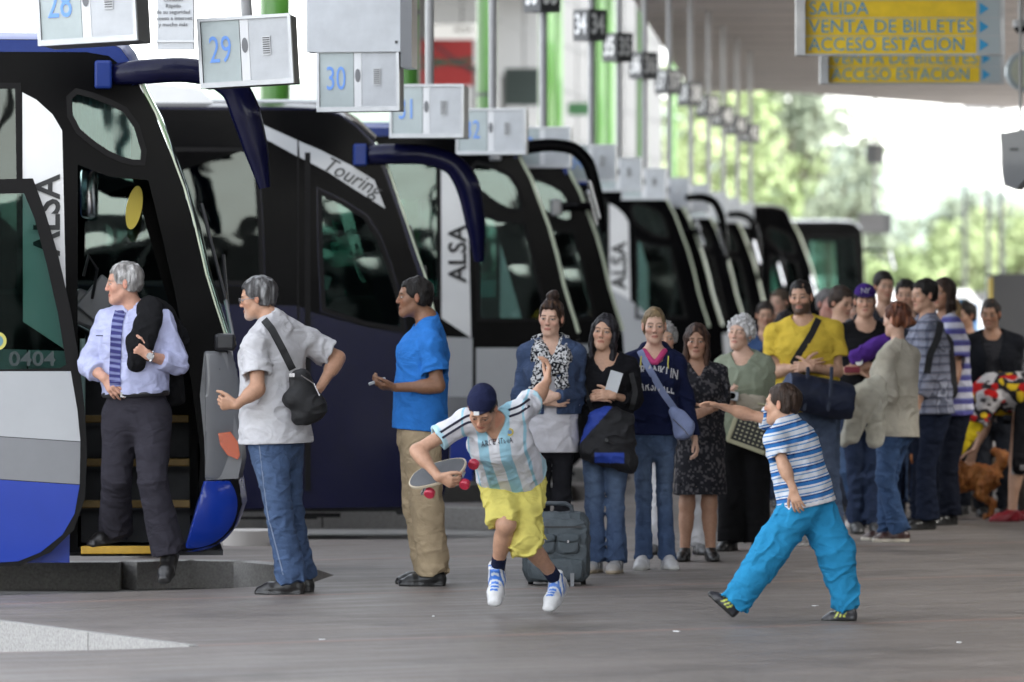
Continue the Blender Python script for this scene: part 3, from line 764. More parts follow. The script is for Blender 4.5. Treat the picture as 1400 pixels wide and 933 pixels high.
        if st in ('short', 'bun', 'pony', 'tied', 'curly'):     # thinner hair at the edge: scalp and skin share the hair colour
            dd = shh.ev(v2, cull=False); wgt = np.clip(1 - dd / (.010 * hs), 0, 1) * .75 * (.5 + .5 * noise3(v2 * 160)); ix = np.arange(nb0, nb0 + len(v2)); col[ix] = col[ix] * (1 - wgt[:, None]) + hcol * .8 * wgt[:, None]
            c4 = np.ones((len(col), 4), np.float32); c4[:, :3] = col; p.body.data.attributes['Col'].data.foreach_set('color', c4.ravel())
    if cap:
        cf = math.radians(cap.get('turn', 0)); rf = nrm(hf * math.cos(cf) + hl * math.sin(cf) - hu * (.75 if abs(cf) > 2 else .12)); ru = nrm(hu - rf * hu.dot(rf))
        dome = [E((0, -.020, .045), (.087, .112, .095), .01)]; cutz = (Hp(0, 0, .052), hu * -1)
        v, qd = surf(Shape(dome, cuts=(cutz,), subs=cap.get('hole', lambda E: [])(E)), .0055); cc = np.tile(np.array(cap['color'], float), (len(v), 1)); cc = cc * (.92 + .12 * noise3(v * 30))[:, None]
        cp = np_mesh('cap', v, qd, M_CLOTH, root, cc)
        ct = HCn + hu * .056 * hs
        vis = [Prim(ct + rf * .085 * hs, None, V(.074, .085, .007) * hs, R=np.array([np.cross(rf, ru), rf, ru]))]
        v, qd = surf(Shape(vis), .005); np_mesh('visor', v, qd, M_CLOTH, cp, np.tile(np.array(cap.get('vcolor', cap['color']), float), (len(v), 1)))
    return p

def fsurf(p, xz, shapes=None, y0=-.75, n=150, step=.008):
    """front-most point (smallest y) of a person's clothes at local (x, z)"""
    X = np.array([[a, y0, b] for a, b in xz], float); done = np.zeros(len(X), bool); y = np.full(len(X), .05)
    for i in range(n):
        Q = X.copy(); Q[:, 1] = y0 + i * step
        d = np.min([s.ev(Q) for s in (shapes or p.front)], 0)
        hit = (d < 0) & ~done; y[hit] = Q[hit, 1]; done |= hit
    return y

def strap(p, pts, width, color, name='strap', m=None, parent=None, off=.006, n=14, th=.005, shapes=None):
    """ribbon lying over the front of a person; pts in photo pixels"""
    P = [p.W(q)[[0, 2]] for q in pts]; seg = []
    for i in range(len(P) - 1):
        for j in range(n): seg.append(P[i] + (P[i + 1] - P[i]) * j / n)
    seg.append(P[-1]); seg = np.array(seg)
    for _ in range(3): seg[1:-1] = (seg[:-2] + seg[2:] + seg[1:-1] * 2) / 4
    tn = np.gradient(seg, axis=0); tn = tn / (np.linalg.norm(tn, axis=1)[:, None] + 1e-9); sdv = np.stack([-tn[:, 1], tn[:, 0]], 1) * width * .5
    y = np.min([fsurf(p, seg, shapes), fsurf(p, seg + sdv, shapes), fsurf(p, seg - sdv, shapes)], 0)
    for _ in range(4): y[1:-1] = np.minimum(y[1:-1], (y[:-2] + y[2:]) / 2 + .0)
    g0, g1, b0, b1 = [], [], [], []
    for i in range(len(seg)):
        t = nrm(seg[min(i + 1, len(seg) - 1)] - seg[max(i - 1, 0)]); nn = V(-t[1], t[0]) * width / 2
        g0.append((seg[i][0] - nn[0], y[i] - off, seg[i][1] - nn[1])); g1.append((seg[i][0] + nn[0], y[i] - off, seg[i][1] + nn[1]))
        b0.append((seg[i][0] - nn[0], y[i] - off + th, seg[i][1] - nn[1])); b1.append((seg[i][0] + nn[0], y[i] - off + th, seg[i][1] + nn[1]))
    mb = MB(); mb.sheet([g0, g1, b1, b0, g0])
    return mb.build(name, m or mat('strap_%s_%d' % (name, int(sum(color) * 1000)), color, .8, bump=.3, bscale=200), parent or p.root, smooth=True)

def stripe_mat(name, axis, period, off, stops, second=None, bump=.3):
    if name in MATS: return MATS[name]
    m = bpy.data.materials.new(name); m.use_nodes = True; nt = m.node_tree; N = nt.nodes; L = nt.links; b = N['Principled BSDF']; b.inputs['Roughness'].default_value = .92; b.inputs['Specular IOR Level'].default_value = .12
    a = N.new('ShaderNodeAttribute'); a.attribute_name = 'Pat'; sp = N.new('ShaderNodeSeparateXYZ'); L.new(a.outputs['Vector'], sp.inputs[0])
    def ramp(ax, per, of, st):
        m1 = N.new('ShaderNodeMath'); m1.operation = 'MULTIPLY_ADD'; m1.inputs[1].default_value = 1 / per; m1.inputs[2].default_value = of; L.new(sp.outputs[ax], m1.inputs[0])
        m2 = N.new('ShaderNodeMath'); m2.operation = 'FRACT'; L.new(m1.outputs[0], m2.inputs[0])
        r = N.new('ShaderNodeValToRGB'); r.color_ramp.interpolation = 'CONSTANT'; e = r.color_ramp.elements
        e[0].position = st[0][0]; e[0].color = (*st[0][1], 1); e[1].position = st[1][0]; e[1].color = (*st[1][1], 1)
        for p_, c_ in st[2:]: q = e.new(p_); q.color = (*c_, 1)
        L.new(m2.outputs[0], r.inputs[0]); return r.outputs['Color']
    c = ramp(axis, period, off, stops)
    if second:
        c2 = ramp(*second); mm = N.new('ShaderNodeMix'); mm.data_type = 'RGBA'; mm.blend_type = 'MULTIPLY'; mm.inputs['Factor'].default_value = 1; L.new(c, mm.inputs[6]); L.new(c2, mm.inputs[7]); c = mm.outputs[2]
    cl = N.new('ShaderNodeAttribute'); cl.attribute_name = 'Col'; gt = N.new('ShaderNodeMath'); gt.operation = 'GREATER_THAN'; gt.inputs[1].default_value = .5; L.new(sp.outputs[2], gt.inputs[0])
    mx = N.new('ShaderNodeMix'); mx.data_type = 'RGBA'; L.new(gt.outputs[0], mx.inputs['Factor']); L.new(c, mx.inputs[6]); L.new(cl.outputs['Color'], mx.inputs[7])
    tc = N.new('ShaderNodeTexCoord'); n = N.new('ShaderNodeTexNoise'); n.inputs['Scale'].default_value = 14; n.inputs['Detail'].default_value = 5; L.new(tc.outputs['Object'], n.inputs['Vector'])
    r = N.new('ShaderNodeMapRange'); r.inputs['From Min'].default_value = .3; r.inputs['From Max'].default_value = .7; r.inputs['To Min'].default_value = .88; r.inputs['To Max'].default_value = 1.1; L.new(n.outputs['Fac'], r.inputs['Value'])
    v = N.new('ShaderNodeVectorMath'); v.operation = 'SCALE'; L.new(mx.outputs[2], v.inputs[0]); L.new(r.outputs['Result'], v.inputs['Scale']); L.new(v.outputs['Vector'], b.inputs['Base Color'])
    wrinkle(m, 6.5, .04, .42); MATS[name] = m; return m
def put_pat(o, v, u, t, mask):
    at_ = o.data.attributes.new('Pat', 'FLOAT_VECTOR', 'POINT'); at_.data.foreach_set('vector', np.stack([u, t, mask], 1).astype(np.float32).ravel())

def print_on(p, txt, px, py, w_px, h_px, color, name='chest_print', rot=0.0, bend=0.0, bold=0.0, shapes=None, parent=None, shear=0.0):
    """lettering lying on the cloth; every letter is a thin plate set on the surface under it"""
    c = p.W((px, py)); r = math.radians(rot); adv = []; x = 0; parts = []
    for ch in txt:
        vs, fs = text_mesh(ch, 1.0, 0, bold=bold, align='LEFT', shear=shear); x0 = min(v.x for v in vs); x1 = max(v.x for v in vs); parts.append((vs, fs, x - x0)); x += (x1 - x0) + .09
    sx = w_px / p.k / x; sz = h_px / p.k / .72; mb = MB()
    for vs, fs, ox in parts:
        out = []
        for v in vs:
            X, Z = (v.x + ox) * sx - w_px / p.k / 2, v.y * sz; Z -= bend * X * X
            out.append((c[0] + X * math.cos(r) - Z * math.sin(r), c[2] + X * math.sin(r) + Z * math.cos(r)))
        a = np.array(out); cx, cz = a.mean(0); hx = max(.004, np.ptp(a[:, 0]) / 2); smp = [(cx - hx, cz), (cx + hx, cz), (cx, cz + .01), (cx, cz - .01), (cx, cz)]; y = fsurf(p, smp, shapes)
        sl = (y[1] - y[0]) / (2 * hx); pl_ = lambda q: min(y) + sl * .6 * (q - cx) - .003
        n = len(out); mb.add([(q, pl_(q), z) for q, z in out] + [(q, pl_(q) + .004, z) for q, z in out], fs + [tuple(i_ + n for i_ in f[::-1]) for f in fs])
    return mb.build(name, mat('print_%d_%d' % (int(color[0] * 99), int(color[2] * 999)), color, .7), parent or p.root, recalc=False)

def bagshape(name, pts, h, color, m, loc_person=None, parent=None, k=None, x=None, disp=None, cuts=(), subs=()):
    pass
def LP(k, x):
    """local frame helper for loose things: photo pixel -> coordinates relative to the thing's base at pixel column x"""
    return lambda px, py, dy=0.0: V((px - x) / k, dy, HC + (HY - py) / k)
# ---------------------------------------------------------------- coaches
M_NAVY = mat('navy_paint', (.003, .0035, .022), .22, coat=.1, spec=.15, noise=.15, nscale=3, rvar=.06)
M_BLUE = mat('blue_paint', (.004, .032, .30), .3, coat=.3, spec=.3, noise=.06, nscale=3, rvar=.06)
M_ROOFB = mat('roof_blue_paint', (.008, .026, .15), .4, coat=.1, spec=.2, noise=.1)
M_GREYP = mat('grey_paint', (.36, .37, .38), .35, coat=.5, noise=.05, nscale=3)
M_MIDG = mat('mid_grey_paint', (.16, .165, .175), .35, coat=.5, noise=.05)
M_WHITEP = mat('white_paint', (.70, .70, .69), .4, coat=.3, noise=.06, nscale=2.5, rvar=.08)
M_BLACKP = mat('black_gloss', (.0022, .0022, .0026), .15, coat=.0, spec=.05, noise=.2, rvar=.05, nscale=2)
M_RUBBER = mat('rubber', (.018, .018, .019), .55, noise=.15, bump=.15, bscale=80)
M_TRIM = mat('window_rubber', (.007, .0065, .0065), .5, noise=.1, spec=.12)
M_INT = mat('bus_interior', (.035, .036, .038), .8, noise=.2)
M_SEAT = mat('seat_fabric', (.07, .13, .19), .9, noise=.3, nscale=30)
M_LINING = mat('roof_lining', (.50, .52, .52), .8)
M_DASH = mat('dashboard_grey', (.26, .30, .30), .6, noise=.15)
M_YEL = mat('step_yellow', (.40, .23, .015), .55, noise=.12, nscale=30)
M_AMBER = mat('amber_lens', (.62, .09, .012), .18, coat=.8, bump=.3, bscale=150)
M_CHROME = mat('bright_metal', (.62, .62, .64), .18, 1.0)
M_CURT = mat('curtain_cloth', (.10, .20, .24), .9)
G_SIDE = glass_mat('side_glass', (.54, .69, .655), .62)
G_DARK = glass_mat('privacy_glass', (.14, .20, .20), .6)
G_FRONT = glass_mat('windscreen_glass', (.66, .78, .755), .7)
M_LETTER = mat('black_lettering', (.012, .012, .012), .5)
M_YGREEN = mat('edge_seal', (.55, .60, .45), .3, coat=.5)
BANG = math.radians(-5.5); CANG = math.radians(4.5)

def ring(outer, d):
    o = ccw(outer); return [o, inset(o, d)]

def seat(parent, x, y, z):
    mb = MB(); mb.box((x, y, z + .42), (.46, .44, .14), bev=.04)
    R = Matrix.Rotation(math.radians(-12), 3, 'Y')
    mb.box((x - .24, y, z + .80), (.13, .44, .78), R, bev=.05); mb.box((x - .33, y, z + 1.22), (.10, .26, .18), R, bev=.04)
    mb.box((x, y, z + .18), (.10, .30, .36))
    return mb.build('seat', M_SEAT, parent, smooth=True)

def wheel(parent, x, z, r=.48):
    mb = MB(); prof = [(.0, r * .62), (.0, r * .95), (.03, r), (.25, r), (.28, r * .95), (.28, r * .6)]
    g = [[(x + rr * math.cos(a), .02 + yy, z + rr * math.sin(a)) for yy, rr in prof] for a in [2 * math.pi * i / 32 for i in range(33)]]
    mb.sheet(g); wh = mb.build('wheel', M_RUBBER, parent, smooth=True)
    mb = MB(); prof = [(.02, r * .63), (.05, r * .5), (.12, r * .45), (.10, r * .22), (.03, r * .2), (.03, .001)]
    g = [[(x + rr * math.cos(a), .02 + yy, z + rr * math.sin(a)) for yy, rr in prof] for a in [2 * math.pi * i / 32 for i in range(33)]]
    mb.sheet(g); mb.build('rim', M_MIDG, wh, smooth=True)

def coach(k, nose, sp, label, ref=None):
    """sp: outline and features in reference pixels (kr, nr); the coach stands at depth FPX/k with its nose at photo column nose"""
    kr, nr = sp['ref']; T = lambda p: ((p[0] - nr) / kr, HC + (HY - p[1]) / kr)
    root = empty('coach', ((nose - 700) / k, FPX / k, 0), CANG, label, 'coach', 'coaches nosed in to the departure bays')
    Wd, Lg = 2.5, sp.get('len', 11.5); zb = T((0, sp['bottom']))[1]
    prof = [T(p) for p in sp['outline']]            # roof front -> bumper bottom
    ztop = prof[0][1]
    body = [(-Lg, zb), (-Lg, ztop - .25), (-Lg + .15, ztop - .05), (-Lg + .5, ztop)] + prof
    MX = Matrix(((1, 0, 0, 0), (0, 0, 1, 0), (0, 1, 0, 0), (0, 0, 0, 1)))   # polygon (x, z) -> side plane
    def plate(name, loops, y0, y1, m, parent=root, smooth=False):
        mb = MB(); mb.poly([ccw(loops[0])] + loops[1:], y0, y1, MX); return mb.build(name, m, parent, smooth=smooth)
    holes = [ccw([T(q) for q in h]) for h in sp['holes']]
    detail = k > 118
    side = plate('side_panel', [body] + holes, 0, .05, sp['side_mat'])
    # far side with plain windows
    fz0, fz1 = 1.50, 2.55; fh = []
    if detail:
        xs = -Lg + .7
        while xs < -3.6: fh.append([(xs, fz0), (xs + 1.35, fz0), (xs + 1.35, fz1), (xs, fz1)]); xs += 1.5
        fh.append([(-2.05, fz0 - .05), (-.34, fz0 - .05), (-.66, fz1), (-2.05, fz1)])
    else: fx = sp.get('far_x', -.34); fh.append([(-1.75, fz0 - .05), (fx, fz0 - .05), (fx - (.32 if fx < -.2 else .06), fz1 + (.25 if fx > -.2 else 0)), (-1.75, fz1 + (.25 if fx > -.2 else 0))]); fh.append([(-Lg + .7, fz0), (-2.0, fz0), (-2.0, fz1), (-Lg + .7, fz1)])
    plate('far_side_panel', [body] + fh, Wd - .05, Wd, sp['side_mat'])
    for h in fh:
        mb = MB(); mb.poly([h], Wd - .03, Wd - .02, MX); mb.build('far_window', G_FRONT, root)
    # roof / front shell
    zs_hi, zs_lo = sp['screen']; dense = []
    for i in range(len(prof) - 1):
        for j in range(3): dense.append(tuple(prof[i][c] + (prof[i + 1][c] - prof[i][c]) * j / 3 for c in (0, 1)))
    dense.append(prof[-1]); n = 22
    def row(pt, roof=0.0, bulge=.06):
        r = []
        for j in range(n + 1):
            t = .5 - .5 * math.cos(math.pi * j / n); e = abs(2 * t - 1); b = 1 - e ** 2.6
            r.append((pt[0] + bulge * b, Wd * t, pt[1] + roof * (1 - e ** 5)))
        return r
    roofp = [(-Lg, zb), (-Lg, ztop - .25), (-Lg + .15, ztop - .05), (-Lg + .5, ztop)] + [p for p in dense if p[1] > T((0, zs_hi))[1]]
    mb = MB(); mb.sheet([row(p, roof=.07 if p[1] > ztop - .3 else 0, bulge=(.0 if p[0] < -Lg + .2 else .06 * max(0, min(1, 1 + (p[0] + .5) / .8)))) for p in roofp]); mb.build('roof', sp['roof_mat'], root, smooth=True)
    scr = [p for p in dense if T((0, zs_lo))[1] <= p[1] <= T((0, zs_hi))[1] + .06]
    mb = MB(); mb.sheet([row((p[0] + .003, p[1])) for p in scr]); mb.build('windscreen', G_FRONT, root, smooth=True)
    low = [p for p in dense if p[1] <= T((0, zs_lo))[1] + .03]
    zc = T((0, sp.get('bumper_split', 655)))[1]
    mb = MB(); mb.sheet([row(p, bulge=.05) for p in low if p[1] >= zc - .02]); mb.build('front_panel', sp['front_mat'], root, smooth=True)
    mb = MB(); mb.sheet([row((p[0] + .004, p[1]), bulge=.05) for p in low if p[1] <= zc + .02]); mb.build('bumper', sp['bumper_mat'], root, smooth=True)
    # bright seal along the near edge of the windscreen
    edge = [(p[0] + .012, -.012, p[1]) for p in scr]
    mb = MB(); mb.tube(edge, sp.get('seal', .010) * .6, 6); mb.build('windscreen_seal', sp.get('seal_mat', M_YGREEN), root, smooth=True)
    # glazing and frames on the near side
    for i, h in enumerate(sp['holes']):
        if sp.get('door_hole') == i: continue
        lp = holes[i]; w_ = plate('window', [lp], .018, .024, sp['glass'][i]); plate('frame', ring(inset(lp, -.012), .032), -.012, .02, M_TRIM, w_)
    for nm, pts, m, yo in sp.get('panels', []):
        plate(nm, [[T(q) for q in pts]], -yo, .001, m)
    # inside: floor, lining, far lower trim
    mb = MB(); mb.box((-Lg / 2 - .1, Wd / 2, .82), (Lg - .3, Wd - .12, .04)) if not sp.get('door_hole') is not None else None
    x_door = T((sp.get('door_x', 108), 0))[0]
    mb.box(((x_door - .1 - Lg) / 2, Wd / 2, .95), (Lg + x_door - .2, Wd - .12, .05))
    mb.box(((x_door - .1 - .2) / 2, Wd * .74, .80), (abs(x_door) - .1, Wd * .44, .05))
    mb.box((-Lg / 2, Wd / 2, zb + .05), (Lg - .2, Wd - .15, .03)); mb.build('floor_panel', M_INT, root)
    mb = MB(); mb.box((-Lg / 2 - .45, Wd / 2, ztop - .13), (Lg - 1.2, Wd - .2, .03)); mb.build('ceiling_lining', M_LINING, root)
    if detail:
        # dash, wheel and driver's seat
        mb = MB(); zd = 1.38; g = []
        for t in range(9):
            y = .12 + (Wd - .24) * t / 8; f = 1 - abs(2 * t / 8 - 1) ** 2.5
            g.append([(-.75 - .0, y, .95), (-.72, y, zd - .12), (-.62, y, zd - .02), (-.42 + .1 * f, y, zd), (-.22 + .16 * f, y, zd - .04), (-.15 + .16 * f, y, zd - .3)])
        mb.sheet(g); mb.build('dashboard', M_DASH, root, smooth=True)
        mb = MB(); c = Vector((-.86, 1.75, 1.42)); R = Matrix.Rotation(math.radians(28), 3, 'Y')
        pts = [c + R @ Vector((.23 * math.cos(a), .23 * math.sin(a), 0)) for a in [2 * math.pi * i / 24 for i in range(25)]]
        mb.tube(pts, .015, 8, caps=False); mb.cyl(c, c + R @ Vector((.08, 0, -.35)), .03)
        for a in (.5, 2.6, 4.7): mb.cyl(c, c + R @ Vector((.22 * math.cos(a), .22 * math.sin(a), 0)), .012, 6)
        mb.build('steering_wheel', M_BLACKM, root, smooth=True)
        seat(root, -1.35, 1.8, .85)
        for i in range(6):
            for y in (.55, 1.05, 1.55, 2.05): seat(root, -3.0 - i * .85, y, .97)
        # wipers
        mb = MB(); mb.tube([(-.02, .7, 1.36), (-.06, 1.25, 1.62), (-.20, 1.5, 2.2)], .012, 6); mb.tube([(-.02, 1.8, 1.36), (-.06, 2.0, 1.9)], .012, 6); mb.build('wiper', M_BLACKM, root)
    if sp.get('curtain'):
        for (px0, px1, py0, py1) in sp['curtain']:
            g = []; (x0, z0), (x1, z1) = T((px0, py1)), T((px1, py0))
            for j in range(25):
                t = j / 24; g.append([(x0 + (x1 - x0) * t, .10 + .02 * math.sin(t * 50), z0), (x0 + (x1 - x0) * t, .10 + .025 * math.sin(t * 50 + .4), z1)])
            mb = MB(); mb.sheet(g); mb.build('curtain', M_CURT, root, smooth=True)
    # wheels
    wheel(root, -2.75, .30); wheel(root, -Lg + 2.9, .30)
    # mirror arm at the near front corner
    pts = [(T(q)[0], -.10 if i else .02, T(q)[1]) for i, q in enumerate(sp['arm'])]
    pts = [tuple(p) for p in pts]
    dn = []; rr = []
    for i in range(len(pts) - 1):
        for j in range(5):
            t = j / 5; dn.append(Vector(pts[i]).lerp(Vector(pts[i + 1]), t)); rr.append((sp['armr'][i] * (1 - t) + sp['armr'][i + 1] * t) / kr)
    dn.append(Vector(pts[-1])); rr.append(sp['armr'][-1] / kr)
    for _ in range(3):
        dn[1:-1] = [(dn[i - 1] + dn[i] * 2 + dn[i + 1]) / 4 for i in range(1, len(dn) - 1)]
    mb = MB(); mb.tube(dn, rr, 14, flat=((0, 1, 0), .62)); arm = mb.build('mirror_arm', sp.get('arm_mat', M_NAVY), root, smooth=True, angle=60)
    e = dn[int(len(dn) * .78)]; mb = MB(); mb.box((e.x - .03, e.y + .05, e.z), (.03, .16, .34), Matrix.Rotation(math.radians(-15), 3, 'Y'), bev=.012); mb.build('mirror_glass', M_CHROME, arm)
    if detail:
        a0 = Vector(pts[0]); mb = MB(); mb.box((a0.x - .03, -.035, a0.z), (.10, .09, .16), bev=.015); mb.build('mount', sp.get('mount_mat', M_ROOFB), arm)
    return root, T, plate

def letters(root, T, txt, px, py, size, rot, m=M_LETTER, sx=1.0, name='lettering', y=-.012, shear=0.0, space=1.0, bold=0.0):
    u, z = T((px, py)); return put_text(name, txt, size, on_front(u, y, z, rot), m, root, sx=sx, shear=shear, space=space, bold=bold)

SP_A = dict(ref=(240, 330), bottom=768, len=11.5,
    outline=[(60, 56), (120, 56), (150, 60), (166, 67), (177, 82), (193, 121), (212, 156), (231, 206), (250, 257), (265, 310), (280, 375), (291, 412), (303, 449), (312, 480), (318, 555), (329, 600), (331, 630), (326, 655), (331, 690), (320, 722), (296, 744), (257, 753)],
    screen=(118, 470), bumper_split=655, side_mat=M_BLACKP, roof_mat=M_ROOFB, front_mat=M_MIDG, bumper_mat=M_BLUE,
    holes=[[(-420, 118), (28, 118), (30, 245), (30, 400), (-420, 400)],
           smooth_loop([(95, 122), (140, 134), (184, 156), (204, 224), (176, 224), (140, 208), (97, 172)], 1),
           [(108, 226), (150, 242), (204, 247), (222, 320), (240, 400), (262, 520), (275, 620), (272, 690), (255, 747), (108, 747)]],
    door_hole=2, glass=[G_DARK, G_SIDE, G_SIDE], door_x=100,
    curtain=[(100, 180, 128, 215)],
    panels=[('roof_edge', [(-700, 57), (120, 57), (150, 61), (166, 68), (177, 83), (190, 116), (182, 118), (168, 92), (150, 78), (120, 73), (-700, 73)], M_ROOFB, .005), ('silver_wedge', [(33, 128), (52, 138), (74, 158), (87, 180), (94, 480), (34, 440)], M_WHITEP, .006),
            ('grey_band', [(-700, 455), (97, 480), (97, 600), (-700, 585)], M_GREYP, .006),
            ('mid_band', [(-700, 586), (97, 601), (97, 652), (-700, 640)], M_MIDG, .006),
            ('blue_band', [(-700, 641), (97, 653), (97, 768), (-700, 768)], M_BLUE, .006)],
    arm=[(150, 104), (190, 101), (250, 97), (292, 103), (322, 122), (336, 155), (350, 205), (362, 258)], armr=[14, 17, 17, 17, 19, 21, 17, 8])
SP_T = dict(ref=(188, 614), bottom=706, len=11.5,
    outline=[(300, 148), (400, 148), (440, 150), (465, 157), (488, 172), (512, 195), (529, 232), (545, 279), (555, 308), (566, 340), (580, 380), (593, 433), (602, 480), (609, 560), (614, 610), (613, 650), (605, 680), (590, 693)],
    screen=(205, 445), bumper_split=600, side_mat=M_NAVY, roof_mat=M_BLACKP, front_mat=M_NAVY, bumper_mat=M_NAVY, seal=.013, seal_mat=M_YGREEN,
    holes=[[(-300, 205), (350, 205), (357, 300), (360, 388), (-300, 388)],
           [(437, 262), (470, 278), (500, 297), (518, 325), (532, 362), (546, 410), (553, 452), (500, 443), (442, 424), (438, 340)]],
    glass=[G_DARK, G_SIDE],
    panels=[('black_upper', [(-300, 150), (440, 152), (465, 160), (486, 174), (507, 196), (524, 234), (545, 292), (560, 340), (572, 376), (580, 420), (560, 458), (430, 428), (408, 418), (-300, 408)], M_BLACKP, .004)],
    arm=[(498, 213), (530, 212), (580, 212), (620, 224), (640, 255), (649, 305), (654, 358)], armr=[14, 14, 14, 15, 17, 14, 7])
# the black field of the Touring coach must leave its windows open
def panel_with_holes(plate, T, sp, nm, pts, m, yo):
    return plate(nm, [[T(q) for q in pts]] + [inset(ccw([T(q) for q in h]), -.02) for h in sp['holes']], -yo, .001, m)

def first_coach():
    root, T, plate = coach(240, 330, SP_A, 'dark coach with open front door where the driver steps out')
    letters(root, T, 'ALSA', 68, 295, .21, math.radians(90), sx=.95, bold=.004, name='coach_lettering', y=-.012)
    # the plug door, slid open ahead of the side
    D = lambda *ps: [T(q) for q in ps]
    oy = -.16
    outer = D((-95, 250), (48, 246), (64, 290), (82, 350), (98, 420), (110, 490), (118, 560), (121, 620), (118, 680), (103, 722), (72, 752), (30, 770), (-95, 776))
    ho = D((-80, 268), (36, 266), (50, 300), (66, 360), (82, 430), (93, 498), (84, 503), (-80, 506))
    rg = plate('door', [outer, ccw(ho)], oy, oy + .05, M_TRIM)
    plate('door_pane', [ho], oy + .018, oy + .026, G_SIDE, rg)
    plate('door_grey_band', [D((-95, 507), (99, 507), (108, 560), (112, 602), (-95, 588))], oy - .004, oy + .02, M_GREYP, rg)
    plate('door_middle_band', [D((-95, 589), (112, 603), (111, 660), (-95, 646))], oy - .004, oy + .02, M_MIDG, rg)
    plate('door_blue_band', [D((-95, 647), (111, 661), (104, 700), (88, 728), (58, 752), (28, 764), (-95, 771))], oy - .004, oy + .02, M_BLUE, rg)
    put_text('fleet_number', '0404', .115, on_front(T((47, 0))[0], oy - .003, T((0, 491))[1]), mat('number_grey', (.02, .03, .03), .6), rg, sx=1.15, bold=.002)
    mb = MB(); u, z = T((0, 466)); mb.cyl((u, oy - .004, z), (u, oy + .012, z), .052, 24); st = mb.build('round_sticker', mat('sticker_yellow', (.50, .45, .10), .5), rg)
    mb = MB(); mb.cyl((u, oy - .006, z), (u, oy + .0, z), .034, 24); mb.build('sticker_centre', mat('sticker_blue', (.10, .22, .24), .5), st)
    # steps
    for i, (py, w_) in enumerate(((747, 0), (687, .25), (632, .5), (573, .75))):
        z = T((0, py))[1]; x0, x1 = T((112, 0))[0], T((262 - (i == 0) * 46, 0))[0] - .0
        mb = MB(); mb.box(((x0 + x1) / 2, .10 + w_ + .2, z - .03), (x1 - x0, .45, .05)); s_ = mb.build('step', M_INT, root)
        mb = MB(); mb.box(((x0 + x1) / 2 + .0, .05 + w_ - .14, z - .012), (x1 - x0 - .005, .04, .045), bev=.006); mb.build('step_edge', M_YEL if i == 0 else mat('shaded_step_yellow', (.13, .075, .01), .6, noise=.2, nscale=30), s_)  # inner step edges in dimmer yellow, the doorway's shade put into the colour
        if i:
            mb = MB(); mb.box(((x0 + x1) / 2, .10 + w_ + .01, z - .13), (x1 - x0, .02, .22)); mb.build('riser', M_INT, s_)
    # side walls of the stairwell, handrails
    x0, x1 = T((100, 0))[0], T((276, 0))[0]
    mb = MB(); mb.box((x0 - .02, .55, .95), (.04, 1.0, 1.2)); mb.box((x1 + .05, .62, .75), (.04, 1.1, 1.1)); mb.box(((x0 + x1) / 2, 1.12, .8), (x1 - x0, .04, .9)); mb.build('stairwell_panel', M_INT, root)
    mb = MB(); mb.tube([T((246, 520)) [:1] + (.12,) + T((246, 520))[1:], (T((246, 0))[0], .6, T((0, 515))[1]), (T((240, 0))[0], 1.0, 1.45)], .016, 8); mb.tube([(x0 + .06, .10, .6), (x0 + .06, .12, 1.4)], .016, 8); mb.build('handrail', mat('green_rail', (.25, .36, .33), .35), root, smooth=True)
    mb = MB(); u, z = T((185, 283)); rr = [(u + .045 * math.cos(a) + .02 * math.sin(a), .32, z + .125 * math.sin(a)) for a in [2 * math.pi * i / 28 for i in range(28)]]
    mb.add(rr + [(x, y + .01, z_) for x, y, z_ in rr], [tuple(range(28)), tuple(range(28, 56))[::-1]] + [(i, (i + 1) % 28, (i + 1) % 28 + 28, i + 28) for i in range(28)]); mb.build('yellow_disc_sign', mat('disc_yellow', (.55, .42, .03), .5), root)
    # a driver's mirror seen through the doorway, ticket machine on the dash
    mb = MB(); u, z = T((120, 255)); mb.box((u, 1.9, z), (.10, .14, .30), bev=.03); mb.build('inner_mirror', M_CHROME, root, smooth=True)
    mb = MB(); u, z = T((122, 420)); mb.box((u, .95, z - .02), (.22, .3, .20), Matrix.Rotation(.4, 3, 'Y'), bev=.02); mb.box((u + .06, .75, z + .05), (.16, .04, .24), Matrix.Rotation(.7, 3, 'Y'), bev=.01); mb.build('ticket_machine', M_MIDG, root)
    mb = MB(); mb.tube([(u + .02, .7, z + .05), (u + .05, .65, z + .22), (u + .0, .68, z + .3), (u - .03, .7, z + .18)], .010, 6); mb.build('microphone_cable', M_BLACKM, root)
    # corner lamp
    lp = [T(q) for q in ((299, 592), (316, 590), (326, 604), (329, 622), (326, 628), (312, 622), (302, 608))]
    mb = MB()
    n = len(lp); vs0 = [(x - .002, -.030, z) for x, z in lp]; vs1 = [(x + .012, .16, z) for x, z in lp]
    mb.add(vs0 + vs1, [tuple(range(n))[::-1], tuple(range(n, 2 * n))] + [(i, (i + 1) % n, (i + 1) % n + n, i + n) for i in range(n)]); mb.build('indicator_lamp', M_AMBER, root)
    plate('corner_panel', [[T(q) for q in ((280, 482), (311, 482), (318, 555), (329, 600), (331, 630), (326, 654), (282, 656), (280, 600), (274, 540))]], -.008, .0, M_MIDG)
    pass
    u, z = T((262, 690)); v_, q_ = surf(Shape([Prim(V(u, .05, z), None, V(.288, .125, .270), k=.01)], cuts=((V(T((270, 0))[0], 0, z), nrm(V(-1, 0, .28))), (V(u, 0, T((0, 657))[1]), V(0, 0, 1)), (V(0, .35, 0), V(0, 1, 0)))), .010); np_mesh('bumper_corner', v_, q_, M_BLUE, root)
